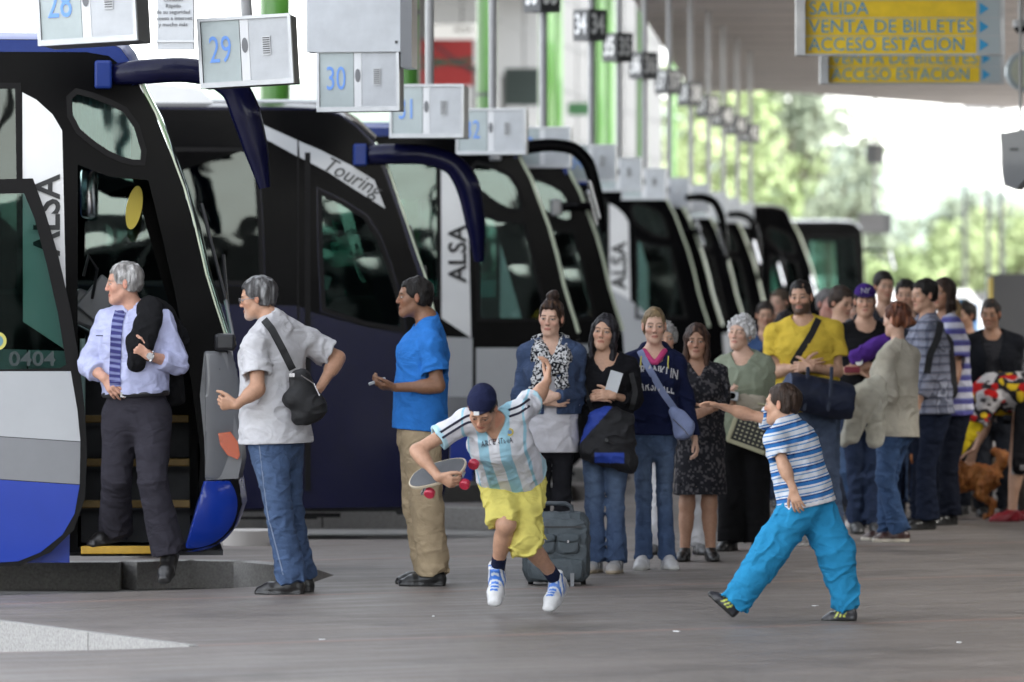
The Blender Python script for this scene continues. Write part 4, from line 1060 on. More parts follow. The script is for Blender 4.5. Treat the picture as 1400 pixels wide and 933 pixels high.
    u, z = T((250, 565)); v_, q_ = surf(Shape([Prim(V(u, .02, z), None, V(.340, .055, .62), k=.01)], cuts=((V(T((281, 0))[0], 0, z), V(-1, 0, 0)), (V(u, 0, T((0, 480))[1]), V(0, 0, 1)), (V(u, 0, T((0, 655))[1]), V(0, 0, -1)), (V(0, .12, 0), V(0, 1, 0)))), .010); np_mesh('corner_shell', v_, q_, M_MIDG, root)
    mb = MB()
    for px_ in (-60, 40): mb.box((T((px_, 0))[0], -.012, T((0, 620))[1]), (.008, .004, 1.2))
    mb.box((T((-100, 0))[0], -.013, T((0, 700))[1]), (1.6, .004, .008)); mb.build('panel_joint', M_TRIM, root)
    mb = MB(); u, z = T((308, 468)); mb.box((u, -.02, z), (.12, .10, .10), bev=.02); mb.build('hinge_cover', M_BLACKM, root)
    mb = MB(); mb.box((T((300, 0))[0], -.012, T((0, 505))[1]), (.012, .01, .012)); mb.build('lock', M_BLACKM, root)
    return root

def touring_coach():
    sp = dict(SP_T); sp['panels'] = []
    root, T, plate = coach(188, 614, sp, 'navy coach with a silver stripe over its front door window')
    nm, pts, m, yo = SP_T['panels'][0]
    panel_with_holes(plate, T, SP_T, nm, pts, m, yo)
    st = plate('silver_stripe', [[T(q) for q in ((356, 170), (407, 193), (407, 215), (361, 190))]], -.009, -.003, M_GREYP)
    st2 = plate('silver_stripe', [[T(q) for q in ((409, 194), (440, 207), (480, 227), (512, 247), (527, 286), (490, 263), (450, 237), (410, 216))]], -.009, -.003, M_GREYP)
    letters(root, T, 'Touring', 481, 243, .155, math.radians(-28), sx=.92, shear=.3, name='model_script')
    mb = MB(); mb.box((T((408, 0))[0], -.008, T((0, 450))[1]), (.012, .012, 2.6)); mb.box((T((421, 0))[0], -.006, T((0, 440))[1]), (.04, .010, 2.45)); mb.build('panel_joint', M_TRIM, root)
    # roof cooling unit
    x0, x1, z0 = T((-120, 0))[0], T((302, 0))[0], T((0, 147))[1]
    mb = MB(); pf = [(x0, z0), (x0, z0 + .16), (x1 - .45, z0 + .175), (x1 - .15, z0 + .13), (x1, z0)]
    mb.poly([ccw(pf)], .18, 2.2, Matrix(((1, 0, 0, 0), (0, 0, 1, 0), (0, 1, 0, 0), (0, 0, 0, 1)))); mb.build('roof_unit', M_WHITEP, root)
    mb = MB(); mb.box((T((370, 0))[0], 1.2, z0 + .04), (1.0, 1.8, .05), bev=.02); mb.build('roof_hatch', M_GREYP, root)
    mb = MB(); mb.box((T((438, 0))[0], .06, T((0, 706))[1] + .01), (.3, .05, .03)); mb.box((T((350, 0))[0], .03, T((0, 713))[1] + .03), (.9, .03, .02)); mb.build('sill_strip', M_TRIM, root)
    mb = MB(); mb.cyl((T((548, 0))[0], .1, T((0, 698))[1]), (T((548, 0))[0], .16, T((0, 698))[1]), .035, 12); mb.build('tow_eye', M_BLACKM, root)
    # silver notebook on the dash
    mb = MB(); u, z = T((446, 386)); mb.box((u, .35, z), (.08, .2, .10), Matrix.Rotation(.3, 3, 'Y'), bev=.01); mb.build('papers', M_WHITEP, root)
    return root

def alsa_variant(sp0, **kw):
    s = dict(sp0); s.update(kw); return s
first_coach(); touring_coach()
narrow_arm = dict(arm=[(150, 104), (190, 98), (250, 90), (300, 96), (330, 125), (345, 180), (352, 215), (360, 268)], armr=[12, 14, 13, 13, 13, 12, 11, 6], arm_mat=M_BLACKP, mount_mat=M_MIDG)
SP_B = alsa_variant(SP_A, door_hole=None, side_mat=M_BLACKP, front_mat=M_GREYP, seal=.028, curtain=[], **narrow_arm)
SP_B['holes'] = [SP_A['holes'][0], SP_A['holes'][1], [(108, 226), (150, 242), (204, 247), (222, 320), (240, 400), (250, 445), (108, 445)]]
SP_B['glass'] = [G_SIDE, G_SIDE, G_FRONT]
SP_B['panels'] = SP_A['panels'] + [('lower_door', [(104, 500), (262, 500), (275, 620), (268, 748), (104, 760)], M_GREYP, .006)]
SP_B['roof_mat'] = M_ROOFB
thin = dict(arm=[(250, 112), (290, 109), (325, 122), (345, 165), (353, 230), (355, 325)], armr=[9, 11, 11, 11, 10, 6])
low = dict(arm=[(168, 192), (200, 189), (240, 190), (262, 200)], armr=[12, 10, 9, 6])
r3, T3, _ = coach(162, 803, alsa_variant(SP_B, roof_mat=M_ROOFB), 'coach behind the silver striped one, black pillars round its open view of the dashboard')
letters(r3, T3, 'ALSA', 68, 310, .21, math.radians(90), bold=.004, name='coach_lettering')
r4, T4, pl4 = coach(145, 862, alsa_variant(SP_B, **low), 'coach half hidden behind the third one with a short black mirror arm')
r5, T5, pl5 = coach(118, 978, alsa_variant(SP_B, seal=.02, **thin, panels=SP_A['panels'][:2] + [('grey_flank', smooth_loop([(-700, 340), (-60, 340), (60, 372), (150, 440), (180, 520), (180, 760), (-700, 760)], 2), M_GREYP, .007), ('blue_skirt', [(-700, 620), (262, 620), (255, 768), (-700, 768)], M_BLUE, .010)]), 'grey flanked coach with a white lettered wedge above the blond woman')
letters(r5, T5, 'ALSA', 62, 300, .24, math.radians(90), bold=.004, name='coach_lettering')
coach(110, 995, alsa_variant(SP_B, seal=.03, **low), 'coach with a pale edged windscreen just past the grey flanked coach')
coach(100, 1026, alsa_variant(SP_B, seal=.02, roof_mat=M_BLACKP, panels=[p_ for p_ in SP_B['panels'] if p_[0] != 'roof_edge'], **thin), 'coach far down the row with a long drooping black mirror arm')
coach(95.5, 1060, alsa_variant(SP_B, roof_mat=M_BLACKP, panels=[p_ for p_ in SP_B['panels'] if p_[0] != 'roof_edge'], arm=[(230, 210), (270, 208), (320, 212), (345, 240), (352, 300), (354, 360)], armr=[7, 8, 8, 8, 8, 7]), 'coach in front of the highest far one, its mirror hanging low')
NOEDGE = [p_ for p_ in SP_B['panels'] if p_[0] != 'roof_edge']
SP_C = alsa_variant(SP_B, roof_mat=M_BLACKP, panels=[('reflection_side', [(-700, 470), (97, 480), (262, 480), (275, 620), (268, 748), (-700, 760)], mat('reflection_maroon', (.14, .035, .02), .35, coat=.5), .006)],  # maroon lower side painted in for the reddish reflections
    arm=[(150, 330), (200, 328), (260, 330), (280, 345)], armr=[5, 5, 5, 5])
coach(91, 1136, SP_C, 'tall dark coach with painted reddish reflections standing against the trees')
SP_D = alsa_variant(SP_B, seal=.008, roof_mat=M_BLACKP, far_x=-.14, panels=[('dark_side', [(-700, 470), (300, 470), (320, 640), (300, 748), (-700, 760)], M_MIDG, .006)],
    outline=[(60, 56), (200, 56), (262, 59), (290, 66), (306, 84), (314, 130), (319, 250), (323, 400), (327, 520), (331, 640), (326, 720), (300, 748)],
    holes=[[(-420, 118), (60, 118), (60, 400), (-420, 400)], [(85, 112), (284, 112), (294, 250), (300, 430), (85, 430)]], glass=[G_SIDE, G_FRONT], screen=(100, 470),
    arm=[(318, 173), (370, 170), (420, 175), (440, 200), (446, 262)], armr=[7, 6, 6, 6, 5])
coach(78, 1184, SP_D, 'last coach of the row, boxy, sky seen through its cab')
# ---------------------------------------------------------------- ground
def floor_material():
    m = bpy.data.materials.new('platform_paving'); m.use_nodes = True; nt = m.node_tree; N = nt.nodes; L = nt.links; b = N['Principled BSDF']
    tc = N.new('ShaderNodeTexCoord'); mp = N.new('ShaderNodeMapping'); mp.inputs['Rotation'].default_value = (0, 0, math.radians(-27)); mp.inputs['Location'].default_value = (0, -.35, 0)
    L.new(tc.outputs['Object'], mp.inputs['Vector'])
    br = N.new('ShaderNodeTexBrick'); br.inputs['Scale'].default_value = 1.0; br.inputs['Mortar Size'].default_value = .003; br.inputs['Brick Width'].default_value = .60; br.inputs['Row Height'].default_value = .30
    br.inputs['Color1'].default_value = (.180, .158, .142, 1); br.inputs['Color2'].default_value = (.170, .149, .134, 1); br.inputs['Mortar'].default_value = (.140, .124, .113, 1); br.inputs['Bias'].default_value = -.2
    L.new(mp.outputs['Vector'], br.inputs['Vector'])
    def noise(scale, st, det=6, rough=.6):
        m2 = N.new('ShaderNodeMapping'); m2.inputs['Scale'].default_value = st; L.new(mp.outputs['Vector'], m2.inputs['Vector'])
        n = N.new('ShaderNodeTexNoise'); n.inputs['Scale'].default_value = scale; n.inputs['Detail'].default_value = det; n.inputs['Roughness'].default_value = rough; L.new(m2.outputs['Vector'], n.inputs['Vector']); return n
    def rng_(n, a, b_, c, d):
        r = N.new('ShaderNodeMapRange'); r.inputs['From Min'].default_value = a; r.inputs['From Max'].default_value = b_; r.inputs['To Min'].default_value = c; r.inputs['To Max'].default_value = d; L.new(n, r.inputs['Value']); return r.outputs['Result']
    def scale(col, f):
        v = N.new('ShaderNodeVectorMath'); v.operation = 'SCALE'; L.new(col, v.inputs[0]); L.new(f, v.inputs['Scale']); return v.outputs['Vector']
    c = scale(br.outputs['Color'], rng_(noise(1.2, (.5, 1.2, 1)).outputs['Fac'], .3, .7, .80, 1.18))
    c = scale(c, rng_(noise(5, (.6, 2.0, 1), 8, .75).outputs['Fac'], .3, .7, .88, 1.12))
    c = scale(c, rng_(noise(70, (.6, 1.6, 1), 6, .75).outputs['Fac'], .3, .7, .74, 1.26))
    c = scale(c, rng_(noise(16, (4.5, .30, 1), 5, .7).outputs['Fac'], .3, .7, .80, 1.20))
    # reddish inlaid rows every 2.4 m
    sx = N.new('ShaderNodeSeparateXYZ'); L.new(mp.outputs['Vector'], sx.inputs[0])
    md = N.new('ShaderNodeMath'); md.operation = 'PINGPONG'; md.inputs[1].default_value = 1.75; L.new(sx.outputs['Y'], md.inputs[0])
    lt = N.new('ShaderNodeMath'); lt.operation = 'LESS_THAN'; lt.inputs[1].default_value = .055; L.new(md.outputs[0], lt.inputs[0])
    mu = N.new('ShaderNodeMath'); mu.operation = 'MULTIPLY'; mu.inputs[1].default_value = .75; L.new(lt.outputs[0], mu.inputs[0])
    mx = N.new('ShaderNodeMix'); mx.data_type = 'RGBA'; L.new(mu.outputs[0], mx.inputs['Factor']); L.new(c, mx.inputs[6]); mx.inputs[7].default_value = (.24, .165, .14, 1)
    # chewing gum and litter specks
    vo = N.new('ShaderNodeTexVoronoi'); vo.inputs['Scale'].default_value = 2.3; L.new(mp.outputs['Vector'], vo.inputs['Vector'])
    l2 = N.new('ShaderNodeMath'); l2.operation = 'LESS_THAN'; l2.inputs[1].default_value = .06; L.new(vo.outputs['Distance'], l2.inputs[0])
    m3 = N.new('ShaderNodeMath'); m3.operation = 'MULTIPLY'; m3.inputs[1].default_value = .5; L.new(l2.outputs[0], m3.inputs[0])
    mx2 = N.new('ShaderNodeMix'); mx2.data_type = 'RGBA'; L.new(m3.outputs[0], mx2.inputs['Factor']); L.new(mx.outputs[2], mx2.inputs[6]); mx2.inputs[7].default_value = (.10, .09, .085, 1)
    sc = noise(9, (.35, 7, 1), 9, .75)
    lt3 = rng_(sc.outputs['Fac'], .68, .74, 0, .5); mx3 = N.new('ShaderNodeMix'); mx3.data_type = 'RGBA'; L.new(lt3, mx3.inputs['Factor']); L.new(mx2.outputs[2], mx3.inputs[6]); mx3.inputs[7].default_value = (.33, .31, .29, 1)
    st = rng_(noise(.9, (1, 1, 1), 3).outputs['Fac'], .56, .68, 1.0, .72); c4 = scale(mx3.outputs[2], st)
    L.new(c4, b.inputs['Base Color'])
    L.new(rng_(noise(2.5, (.6, 2, 1)).outputs['Fac'], .3, .7, .42, .72), b.inputs['Roughness'])
    bp = N.new('ShaderNodeBump'); bp.inputs['Strength'].default_value = .25; bp.inputs['Distance'].default_value = .004; L.new(noise(40, (1, 1, 1)).outputs['Fac'], bp.inputs['Height']); L.new(bp.outputs['Normal'], b.inputs['Normal'])
    return m
M_FLOOR = floor_material()
M_ROAD = mat('road_concrete', (.30, .29, .275), .75, noise=.25, nscale=2.5, bump=.3, bscale=120)
M_GRAN = mat('granite_kerb', (.34, .33, .315), .8, noise=.35, nscale=70, bump=.3, bscale=200)
M_CONC = mat('ceiling_concrete', (.48, .455, .43), .8, noise=.12, nscale=1.2, stretch=(1, .25, 1))
M_GREEN = mat('green_column_paint', (.040, .145, .014), .4, coat=.3, noise=.06)
M_ALU = mat('brushed_aluminium', (.50, .51, .52), .42, .75, noise=.16, nscale=7, rvar=.1)
M_BOXF = mat('display_face', (.52, .54, .56), .45, noise=.13, nscale=6, rvar=.1)
M_BOXG = mat('display_screen', (.44, .50, .50), .25, coat=.4, noise=.12, nscale=5)
M_BOXW = mat('display_strip', (.74, .75, .76), .4)
M_DGREY = mat('dark_grey_metal', (.035, .036, .038), .5, noise=.1)
M_POLE = mat('grey_pole', (.30, .30, .30), .45, noise=.08)
M_DIGIT = mat('digit_blue', (.16, .34, .80), .5)

ROADZ = -.17
mb = MB(); mb.box((0, 600, ROADZ - .1), (1600, 1300, .2)); tag(mb.build('ground', M_ROAD), kind='structure')
def d2(px, k): return ((px - 700) / k, FPX / k)
edge = [(14, 12), (-9, 12), (-9, 21.7), (-3.4, 22.55), (-2.35, 22.75), (-1.80, 22.95), (-1.46, 23.15), (-1.9, 23.85), (-2.57, 25.05), (-3.3, 26.3), (-3.9, 27.1), (-2.9, 27.25), (-2.3, 27.55), (-1.6, 28.0), (-1.15, 28.5), (-1.05, 29.4), (-1.25, 30.4), (-1.62, 31.0), (-2.0, 31.12), (-2.25, 31.05), (-2.42, 30.92), (-9, 31.0)]
bays = [(34.0, 39.6, .1), (40.5, 44.8, .75), (45.2, 49.6, 1.1), (52.8, 57.3, 2.0), (57.8, 61.8, 2.3), (63.2, 67.6, 2.7), (68.2, 71.9, 3.1), (73.2, 77.9, 3.9), (84, 89.5, 5.2)]
for y0, y1, xr in bays:
    r = .7; edge += [(-9, y0 - .25), (xr - r, y0), (xr - .2, y0 + .25), (xr, y0 + r), (xr, y1 - r), (xr - .2, y1 - .25), (xr - r, y1), (-9, y1 + .1)]
edge += [(-9, 100), (16, 100), (16, 12)]
mb = MB(); mb.poly([ccw(edge)], ROADZ + .003, 0); tag(mb.build('platform', M_FLOOR), kind='structure')
def kerb(pts, label, w=.16, group='granite kerbs edging the platform'):
    """row of kerb stones along a platform edge, the roadside face 3 mm proud"""
    root = empty('kerb', (pts[0][0], pts[0][1], 0), label=label, cat='kerb', group=group); o = Vector((pts[0][0], pts[0][1], 0))
    for i in range(len(pts) - 1):
        a, b = Vector((*pts[i], 0)), Vector((*pts[i + 1], 0)); Ln = (b - a).length; nseg = max(1, round(Ln / .95)); t = (b - a).normalized(); nn = Vector((t.y, -t.x, 0))
        for j in range(nseg):
            s0, s1 = a + t * (Ln * j / nseg + .006), a + t * (Ln * (j + 1) / nseg - .006)
            q = [s0 + nn * .006, s1 + nn * .006, s1 - nn * w, s0 - nn * w]
            mb = MB(); mb.add([v - o + Vector((0, 0, ROADZ + .005)) for v in q] + [v - o + Vector((0, 0, .006)) for v in q], [(3, 2, 1, 0), (4, 5, 6, 7), (0, 1, 5, 4), (1, 2, 6, 5), (2, 3, 7, 6), (3, 0, 4, 7)])
            mb.build('kerb_stone', M_GRAN, root)
kerb([(-1.46, 23.15), (-2.57, 25.05), (-3.9, 27.1)], 'pale granite kerb slanting in at the lower left corner', group=None, w=.04)
kerb([(-1.25, 30.4), (-1.62, 31.0), (-2.0, 31.12), (-2.25, 31.05), (-2.42, 30.92), (-6.5, 30.97)], 'kerb with rounded end under the coach whose driver steps out', group=None)
for i, (y0, y1, xr) in enumerate(bays[:3]):
    kerb([(xr - .2, y1 - .25), (xr - .7, y1), (-6, y1 + .08)], ['kerb seen under the coach with the silver stripe', 'kerb of the bay behind the running boy', 'kerb of the bay behind the woman with the scarf'][i], group=None)
mb = MB()
for i in range(3): mb.cyl((-2.62 + .0, 30.2, ROADZ), (-2.62, 30.2, .05 - i * .001), .16 - i * .02, 20)
mb = MB(); mb.cyl((-2.30, 31.6, .0), (-2.30, 31.6, .17), .17, 20); mb.build('pole_base', M_CONC)
bpy.data.objects['pole_base']['label'] = 'low concrete stump on the kerb behind the open coach door'; bpy.data.objects['pole_base']['category'] = 'stump'; bpy.data.objects['pole_base'].name = 'concrete_stump'
mb = MB(); mb.cyl((-1.73, 33.2, .0), (-1.73, 33.2, .10), .20, 24); tag(mb.build('round_plinth', M_CONC, smooth=True), 'round pale concrete plinth on the ground between the first two coaches', 'plinth')

# ---------------------------------------------------------------- canopy
mb = MB(); mb.poly([ccw([(-1.8, 13), (8.5, 13), (8.5, 56), (13.5, 80), (14, 104), (9, 99), (4.6, 92), (3.4, 93.6), (1.58, 65), (-.8, 28)])], 5.62, 5.95); roof = tag(mb.build('canopy_roof', M_CONC), 'wide brown grey canopy ceiling over the platform', 'canopy')
mb = MB()
for i in range(26):
    y = 40 + i * 2.1; x0, x1 = -.8 + (y - 28) * .064 + .05, min(13, 8.4 + max(0, y - 56) * .2); mb.box(((x0 + x1) / 2, y, 5.618), (x1 - x0, .03, .012))
mb.build('ceiling_joint', M_MIDG, roof)

mb = MB(); mb.box((-6, 93, 9.8), (20, 70, .3)); tag(mb.build('unseen_shade_roof', M_CONC), 'unseen higher roof added to shade the green columns and the wing', 'canopy')  # roof added above the view to shade the wing and columns
# ---------------------------------------------------------------- green columns
COLS = [(118, 168, 'green column glimpsed through the cab of the first coach'), (376, 166, 'nearest green column, rising behind the display numbered 29'), (555, 149, 'green column just right of the tall blank sheet over display 30'),
        (665, 108, 'green column between the red and green banner and the display numbered 32'), (747, 86, 'green column under the hanging number 33'), (760, 74.3, 'thin green column close behind the one under number 33'),
        (818, 70, 'green column left of the hanging number 35'), (832, 64, 'green column behind the hanging number 35'), (877, 56, 'green column under the hanging number 36'), (918, 47, 'farthest green column, beside the bright trees')]
for px, k, lb in COLS:
    P = at(px, 0, k); top = 12.5 if k < 130 else 9.0
    r = empty('green_column', (P.x, P.y, 0), label=lb, cat='column', group='green columns along the bays')
    mb = MB(); mb.cyl((0, 0, -.17), (0, 0, top), .125, 24); mb.build('shaft', M_GREEN, r, smooth=True)
    mb = MB(); mb.cyl((0, 0, 4.27), (0, 0, 4.31), .130, 24); mb.cyl((0, 0, .0), (0, 0, .03), .16, 24); mb.build('collar', M_DGREY, r, smooth=True)

# ---------------------------------------------------------------- bay displays
def display(num, px_r, py_b, k, label, w=.52, h=.385, dep=.26, roll=0.0, blank=False, tilt=0.0, digits=True, polelen=None):
    P = at(px_r, py_b, k); r = empty('bay_display', (P.x - w / 2, P.y, P.z), label=label, cat='display', group='bay displays hanging over the coach noses', rot=(0, roll, BANG))
    x0, x1 = -w / 2, w / 2; det = k > 120
    mb = MB(); mb.box((0, dep / 2 + .02, h / 2), (w - .01, dep, h - .01)); mb.build('housing', M_DGREY, r)
    fr = .018
    mb = MB(); mb.poly([[(x0, 0), (x1, 0), (x1, h), (x0, h)], [(x0 + fr, fr * 1.6), (x0 + fr, h - fr), (x1 - fr, h - fr), (x1 - fr, fr * 1.6)]], -.012, .03, Matrix(((1, 0, 0, 0), (0, 0, 1, 0), (0, 1, 0, 0), (0, 0, 0, 1)))); mb.build('frame', M_ALU, r)
    mb = MB(); mb.box((x0 + fr + w * .21, .008, h / 2 + .004), (w * .405, .02, h - fr * 2.6)); sc_ = mb.build('number_panel', M_BOXG, r)
    if digits: put_text('digits', str(num), .21 if det else .2, on_front(x0 + w * .235, -.006, h * .52), M_DIGIT, sc_, sx=.62)
    mb = MB(); mb.box((x0 + w * .50, .006, h / 2 + .004), (w * .09, .02, h - fr * 2.6)); st = mb.build('centre_strip', M_BOXW, r)
    mb = MB(); g = [(x0 + w * .50 + .017 * math.cos(a), h * .58 + .042 * math.sin(a)) for a in [2 * math.pi * i / 20 for i in range(20)]]; mb.poly([g], -.008, -.002, Matrix(((1, 0, 0, 0), (0, 0, 1, 0), (0, 1, 0, 0), (0, 0, 0, 1)))); mb.build('speaker_grille', M_MIDG, st)
    mb = MB(); mb.box((x0 + w * .755, .008, h / 2 + .004), (w * .415, .02, h - fr * 2.6)); dp = mb.build('cover_panel', M_BOXF, r)
    mb = MB(); mb.box((x0 + w * .73, -.004, h * .56), (.045, .012, .105)); v = mb.build('vent', M_ALU, dp)
    if det:
        mb = MB()
        for i in range(8): mb.box((x0 + w * .73, -.012, h * .56 - .042 + i * .012), (.038, .006, .005))
        mb.build('slat', M_DGREY, v)
    top = polelen if polelen else 5.62 - P.z
    mb = MB(); mb.cyl((0, dep / 2, h - .005), (0, dep / 2, top), .032, 12); mb.build('hanger_pole', M_POLE, r, smooth=True)
    return r
display(28, 190, 60, 275, 'display numbered 28 cut off by the top edge of the photo', w=.50, dep=.40, roll=-.055)
display(29, 403, 118, 248, 'slightly tilted display with a clear blue 29', roll=-.055)
display(30, 547, 153, 219, 'display with faded 30 below a tall blank sheet', roll=-.01)
display(31, 634, 189, 190, 'pale display numbered 31 before the red and green banner', w=.535, dep=.40)
display(32, 719, 212, 171, 'display numbered 32 before the green column', w=.56, h=.37)
kk = [156, 141, 130, 121, 113, 107, 101, 96, 91.5, 87.5]; xr = [780, 842, 877, 910, 942, 970, 993, 1012, 1030, 1047]
nm = ['33 hanging pole between two green columns', '34 under the hanging 34 cube', '35 under the hanging 35 cube', '36 under the hanging 36 cube', '37 left of an arching mirror arm']
for i, (k, x) in enumerate(zip(kk, xr)):
    n = 33 + i; ordn = ['first', 'second', 'third', 'fourth', 'fifth', 'sixth', 'seventh', 'eighth', 'ninth', 'tenth'][i]
    display(n, x, HY - 1.25 * k, k, 'blurred pale display, %s one past the display numbered 32' % ordn, w=.50, h=.36, digits=i < 2)
    P = at(x, 0, k)
    # number prism above, turned 45 degrees
    cx = P.x - .25; r = empty('number_cube', (cx, P.y + .15, 4.18), math.radians(45) + BANG, 'number prism reading %d hanging on its bay pole' % n if i < 4 else 'dim number prism on the bay pole, %s past the number 36' % ['', '', '', '', 'first', 'second', 'third', 'fourth', 'fifth', 'sixth'][i], 'number sign', 'bay number prisms on the poles')
    mb = MB(); mb.box((0, 0, .15), (.23, .23, .30)); mb.build('prism', M_DGREY if i % 4 != 0 else M_DGREY, r)
    mt = mat('plate_light', (.30, .33, .40), .5); wt = mat('digit_white', (.78, .78, .76), .5)
    for a in (0, 90):
        M = Matrix.Rotation(math.radians(a if a == 0 else -90), 4, 'Z') @ on_front(0, -.119, .15)
        put_text('digits', str(n), .27, M, wt, r, sx=.62, bold=.006)
# the blank sheet above display 30 and the folded notice behind display 28
P = at(547, 72, 219); r = empty('blank_board', (P.x - .29, P.y - .02, P.z), BANG, label='tall blank grey board fixed above the display numbered 30', cat='board')
mb = MB(); mb.box((0, .1, .55), (.59, .2, 1.10)); mb.build('board', M_BOXF, r)
mb = MB(); mb.box((.335, .12, .5), (.07, .3, 1.2)); mb.build('side', M_MIDG, r)
mb = MB()
for z in (.06, .35, .64): mb.box((.27, -.004, z), (.016, .008, .016))
mb.build('screw', M_DGREY, r)
P = at(240, 66, 250); r = empty('notice_board', (P.x, P.y, P.z), BANG, label='white notice board with small grey print behind the display numbered 28', cat='board')
mb = MB(); mb.box((0, .02, .30), (.20 + .0, .04, .62)); mb.build('sheet', M_BOXF, r)
for i, t in enumerate(('Cómodo', 'Rápido', 'de su seguridad', 'acceso a internet', 'y mucho más')): put_text('notice_line', t, .030, on_front(-.01 + .0, -.003, .262 - i * .034), M_MIDG, r, sx=1.0, align='CENTER')
mb = MB(); mb.box((0, -.004, .035), (.21, .008, .012)); mb.build('rim', M_ALU, r)
mb = MB(); mb.cyl((0, .05, .05), (0, .05, 5.62 - P.z), .018, 10); mb.build('hanger_pole', M_POLE, r, smooth=True)

# ---------------------------------------------------------------- yellow direction signs
M_SY = mat('sign_yellow', (.88, .60, .015), .45, noise=.16, nscale=5)
M_SB = mat('sign_blue', (.03, .33, .62), .5); M_SG = mat('sign_pale', (.42, .48, .50), .45)
def dsign(px0, px1, py_b, k, label, rows):
    P0, P1 = at(px0, py_b, k), at(px1, py_b, k); W_ = P1.x - P0.x; r = empty('direction_sign', (P0.x, P0.y, P0.z), BANG * .3, label, 'sign', 'yellow direction signs under the canopy')
    rh = 24.6 / 180; H = rh * rows + .02
    mb = MB(); mb.box((W_ / 2, .06, H / 2), (W_ - .01, .10, H - .004)); mb.build('case', M_ALU, r)
    mb = MB(); mb.box((.035, .0, H / 2), (.07, .15, H)); mb.build('end_cap', M_ALU, r)
    mb = MB(); mb.box((W_ - .01, .06, H / 2), (.03, .14, H)); mb.build('end_cap', M_ALU, r)
    words = ['ACCESO ESTACION', 'VENTA DE BILLETES', 'SALIDA', 'INFORMACION']
    for i in range(rows):
        z0 = .012 + i * rh; mb = MB(); mb.box(((.075 + W_ - .21) / 2, -.0 - .0, z0 + rh / 2), (W_ - .21 - .075, .012, rh - .008)); row = mb.build('yellow_row', M_SY, r)
        vs, fs = text_mesh(words[i], .142, .001, align='LEFT', bold=-.0008); mx_ = max(v.x for v in vs); want = {0: 1.225, 1: 1.30, 2: .47, 3: 1.0}[i] * (W_ / 1.57) * .955
        M = on_front(.10, -.010, z0 + rh / 2); mbb = MB(); mbb.add([M @ Vector((v.x * want / mx_, v.y, v.z)) for v in vs], fs); mbb.build('lettering', M_SB, row, recalc=False)
        mb = MB(); mb.box((W_ - .115, .0, z0 + rh / 2), (.165, .012, rh - .008)); ar = mb.build('arrow_field', M_SG, r)
        mb = MB(); x = W_ - .185; mb.add([(x, -.009, z0 + .022), (x + .07, -.009, z0 + rh / 2), (x, -.009, z0 + rh - .022)], [(0, 1, 2)]); mb.build('arrow', M_SB, ar, recalc=False)
    for x in (W_ * .2, W_ * .8):
        mb = MB(); mb.cyl((x, .06, H), (x, .06, 5.62 - P0.z), .012, 8); mb.build('hanger_rod', M_POLE, r)
    return r
dsign(1087, 1371, 77, 180, 'nearer yellow sign reading SALIDA, VENTA DE BILLETES, ACCESO ESTACION', 4)
dsign(1120, 1371, 116, 159.5, 'farther yellow sign mostly hidden behind the nearer one', 4)

# clock, lens and loudspeaker at the right edge
P = at(1403, 98, 150); r = empty('station_clock', P, math.radians(8), 'round pale station clock cut by the right edge', 'clock')
mb = MB(); mb.cyl((0, 0, 0), (0, .10, 0), .185, 40); mb.build('case', M_SG, r, smooth=True)
mb = MB(); mb.cyl((0, -.006, 0), (0, .01, 0), .150, 40); mb.build('face', mat('clock_face', (.62, .64, .52), .5), r, smooth=True)
mb = MB(); mb.box((0, -.012, .05), (.012, .004, .12)); mb.box((.03, -.012, 0), (.09, .004, .012)); mb.build('hand', M_DGREY, r)
mb = MB(); mb.cyl((.0, .05, .18), (.0, .05, 5.62 - P.z), .015, 8); mb.build('bracket', M_POLE, r)
P = at(1394, 38, 150); r = empty('dome_camera', P, 0, 'small black camera above the clock', 'camera')
bm_ = MB(); g = [[(.06 * math.sin(a) * math.cos(b), .06 * math.sin(a) * math.sin(b), -.06 * math.cos(a) * 1.0) for b in [2 * math.pi * i / 16 for i in range(17)]] for a in [math.pi * .5 * j / 6 for j in range(7)]]
bm_.sheet(g); bm_.build('dome', M_BLACKP, r, smooth=True); mb = MB(); mb.cyl((0, 0, 0), (0, 0, .06), .07, 20); mb.cyl((0, 0, .06), (0, 0, 5.62 - P.z), .02, 8); mb.build('base', M_POLE, r, smooth=True)
P = at(1389, 222, 165); r = empty('loudspeaker', P, math.radians(-20), 'grey wedge shaped loudspeaker hanging at the right edge', 'loudspeaker')
mb = MB(); mb.poly([ccw([(-.115, .23), (.10, .27), (.14, -.10), (.02, -.235), (-.07, -.20)])], -.12, .12, Matrix(((1, 0, 0, 0), (0, 0, 1, 0), (0, 1, 0, 0), (0, 0, 0, 1)))); mb.build('cabinet', M_MIDG, r)
mb = MB(); mb.box((.01, -.125, .10), (.07, .006, .02)); mb.build('handle', M_DGREY, r); mb = MB(); mb.cyl((.03, 0, .26), (.03, 0, 5.62 - P.z), .012, 8); mb.build('bracket', M_POLE, r)
# lone display and number prism farther right
P = at(1218, 320, 72); r = empty('bay_display', (P.x - .32, P.y, P.z), BANG, 'lone grey display hanging right of the last coach', 'display')
mb = MB(); mb.box((0, .25, .2), (.64, .5, .38)); mb.build('housing', M_MIDG, r); mb = MB(); mb.box((-.05, -.01, .2), (.48, .02, .32)); mb.build('front', mat('display_dim', (.22, .22, .23), .5), r)
mb = MB(); mb.cyl((.0, .25, .38), (.0, .25, 5.62 - P.z), .03, 8); mb.build('hanger_pole', M_POLE, r)
mb = MB(); mb.box((0, .25, 1.52), (.24, .24, .36), Matrix.Rotation(.78, 3, 'Z')); mb.build('number_prism', M_DGREY, r)
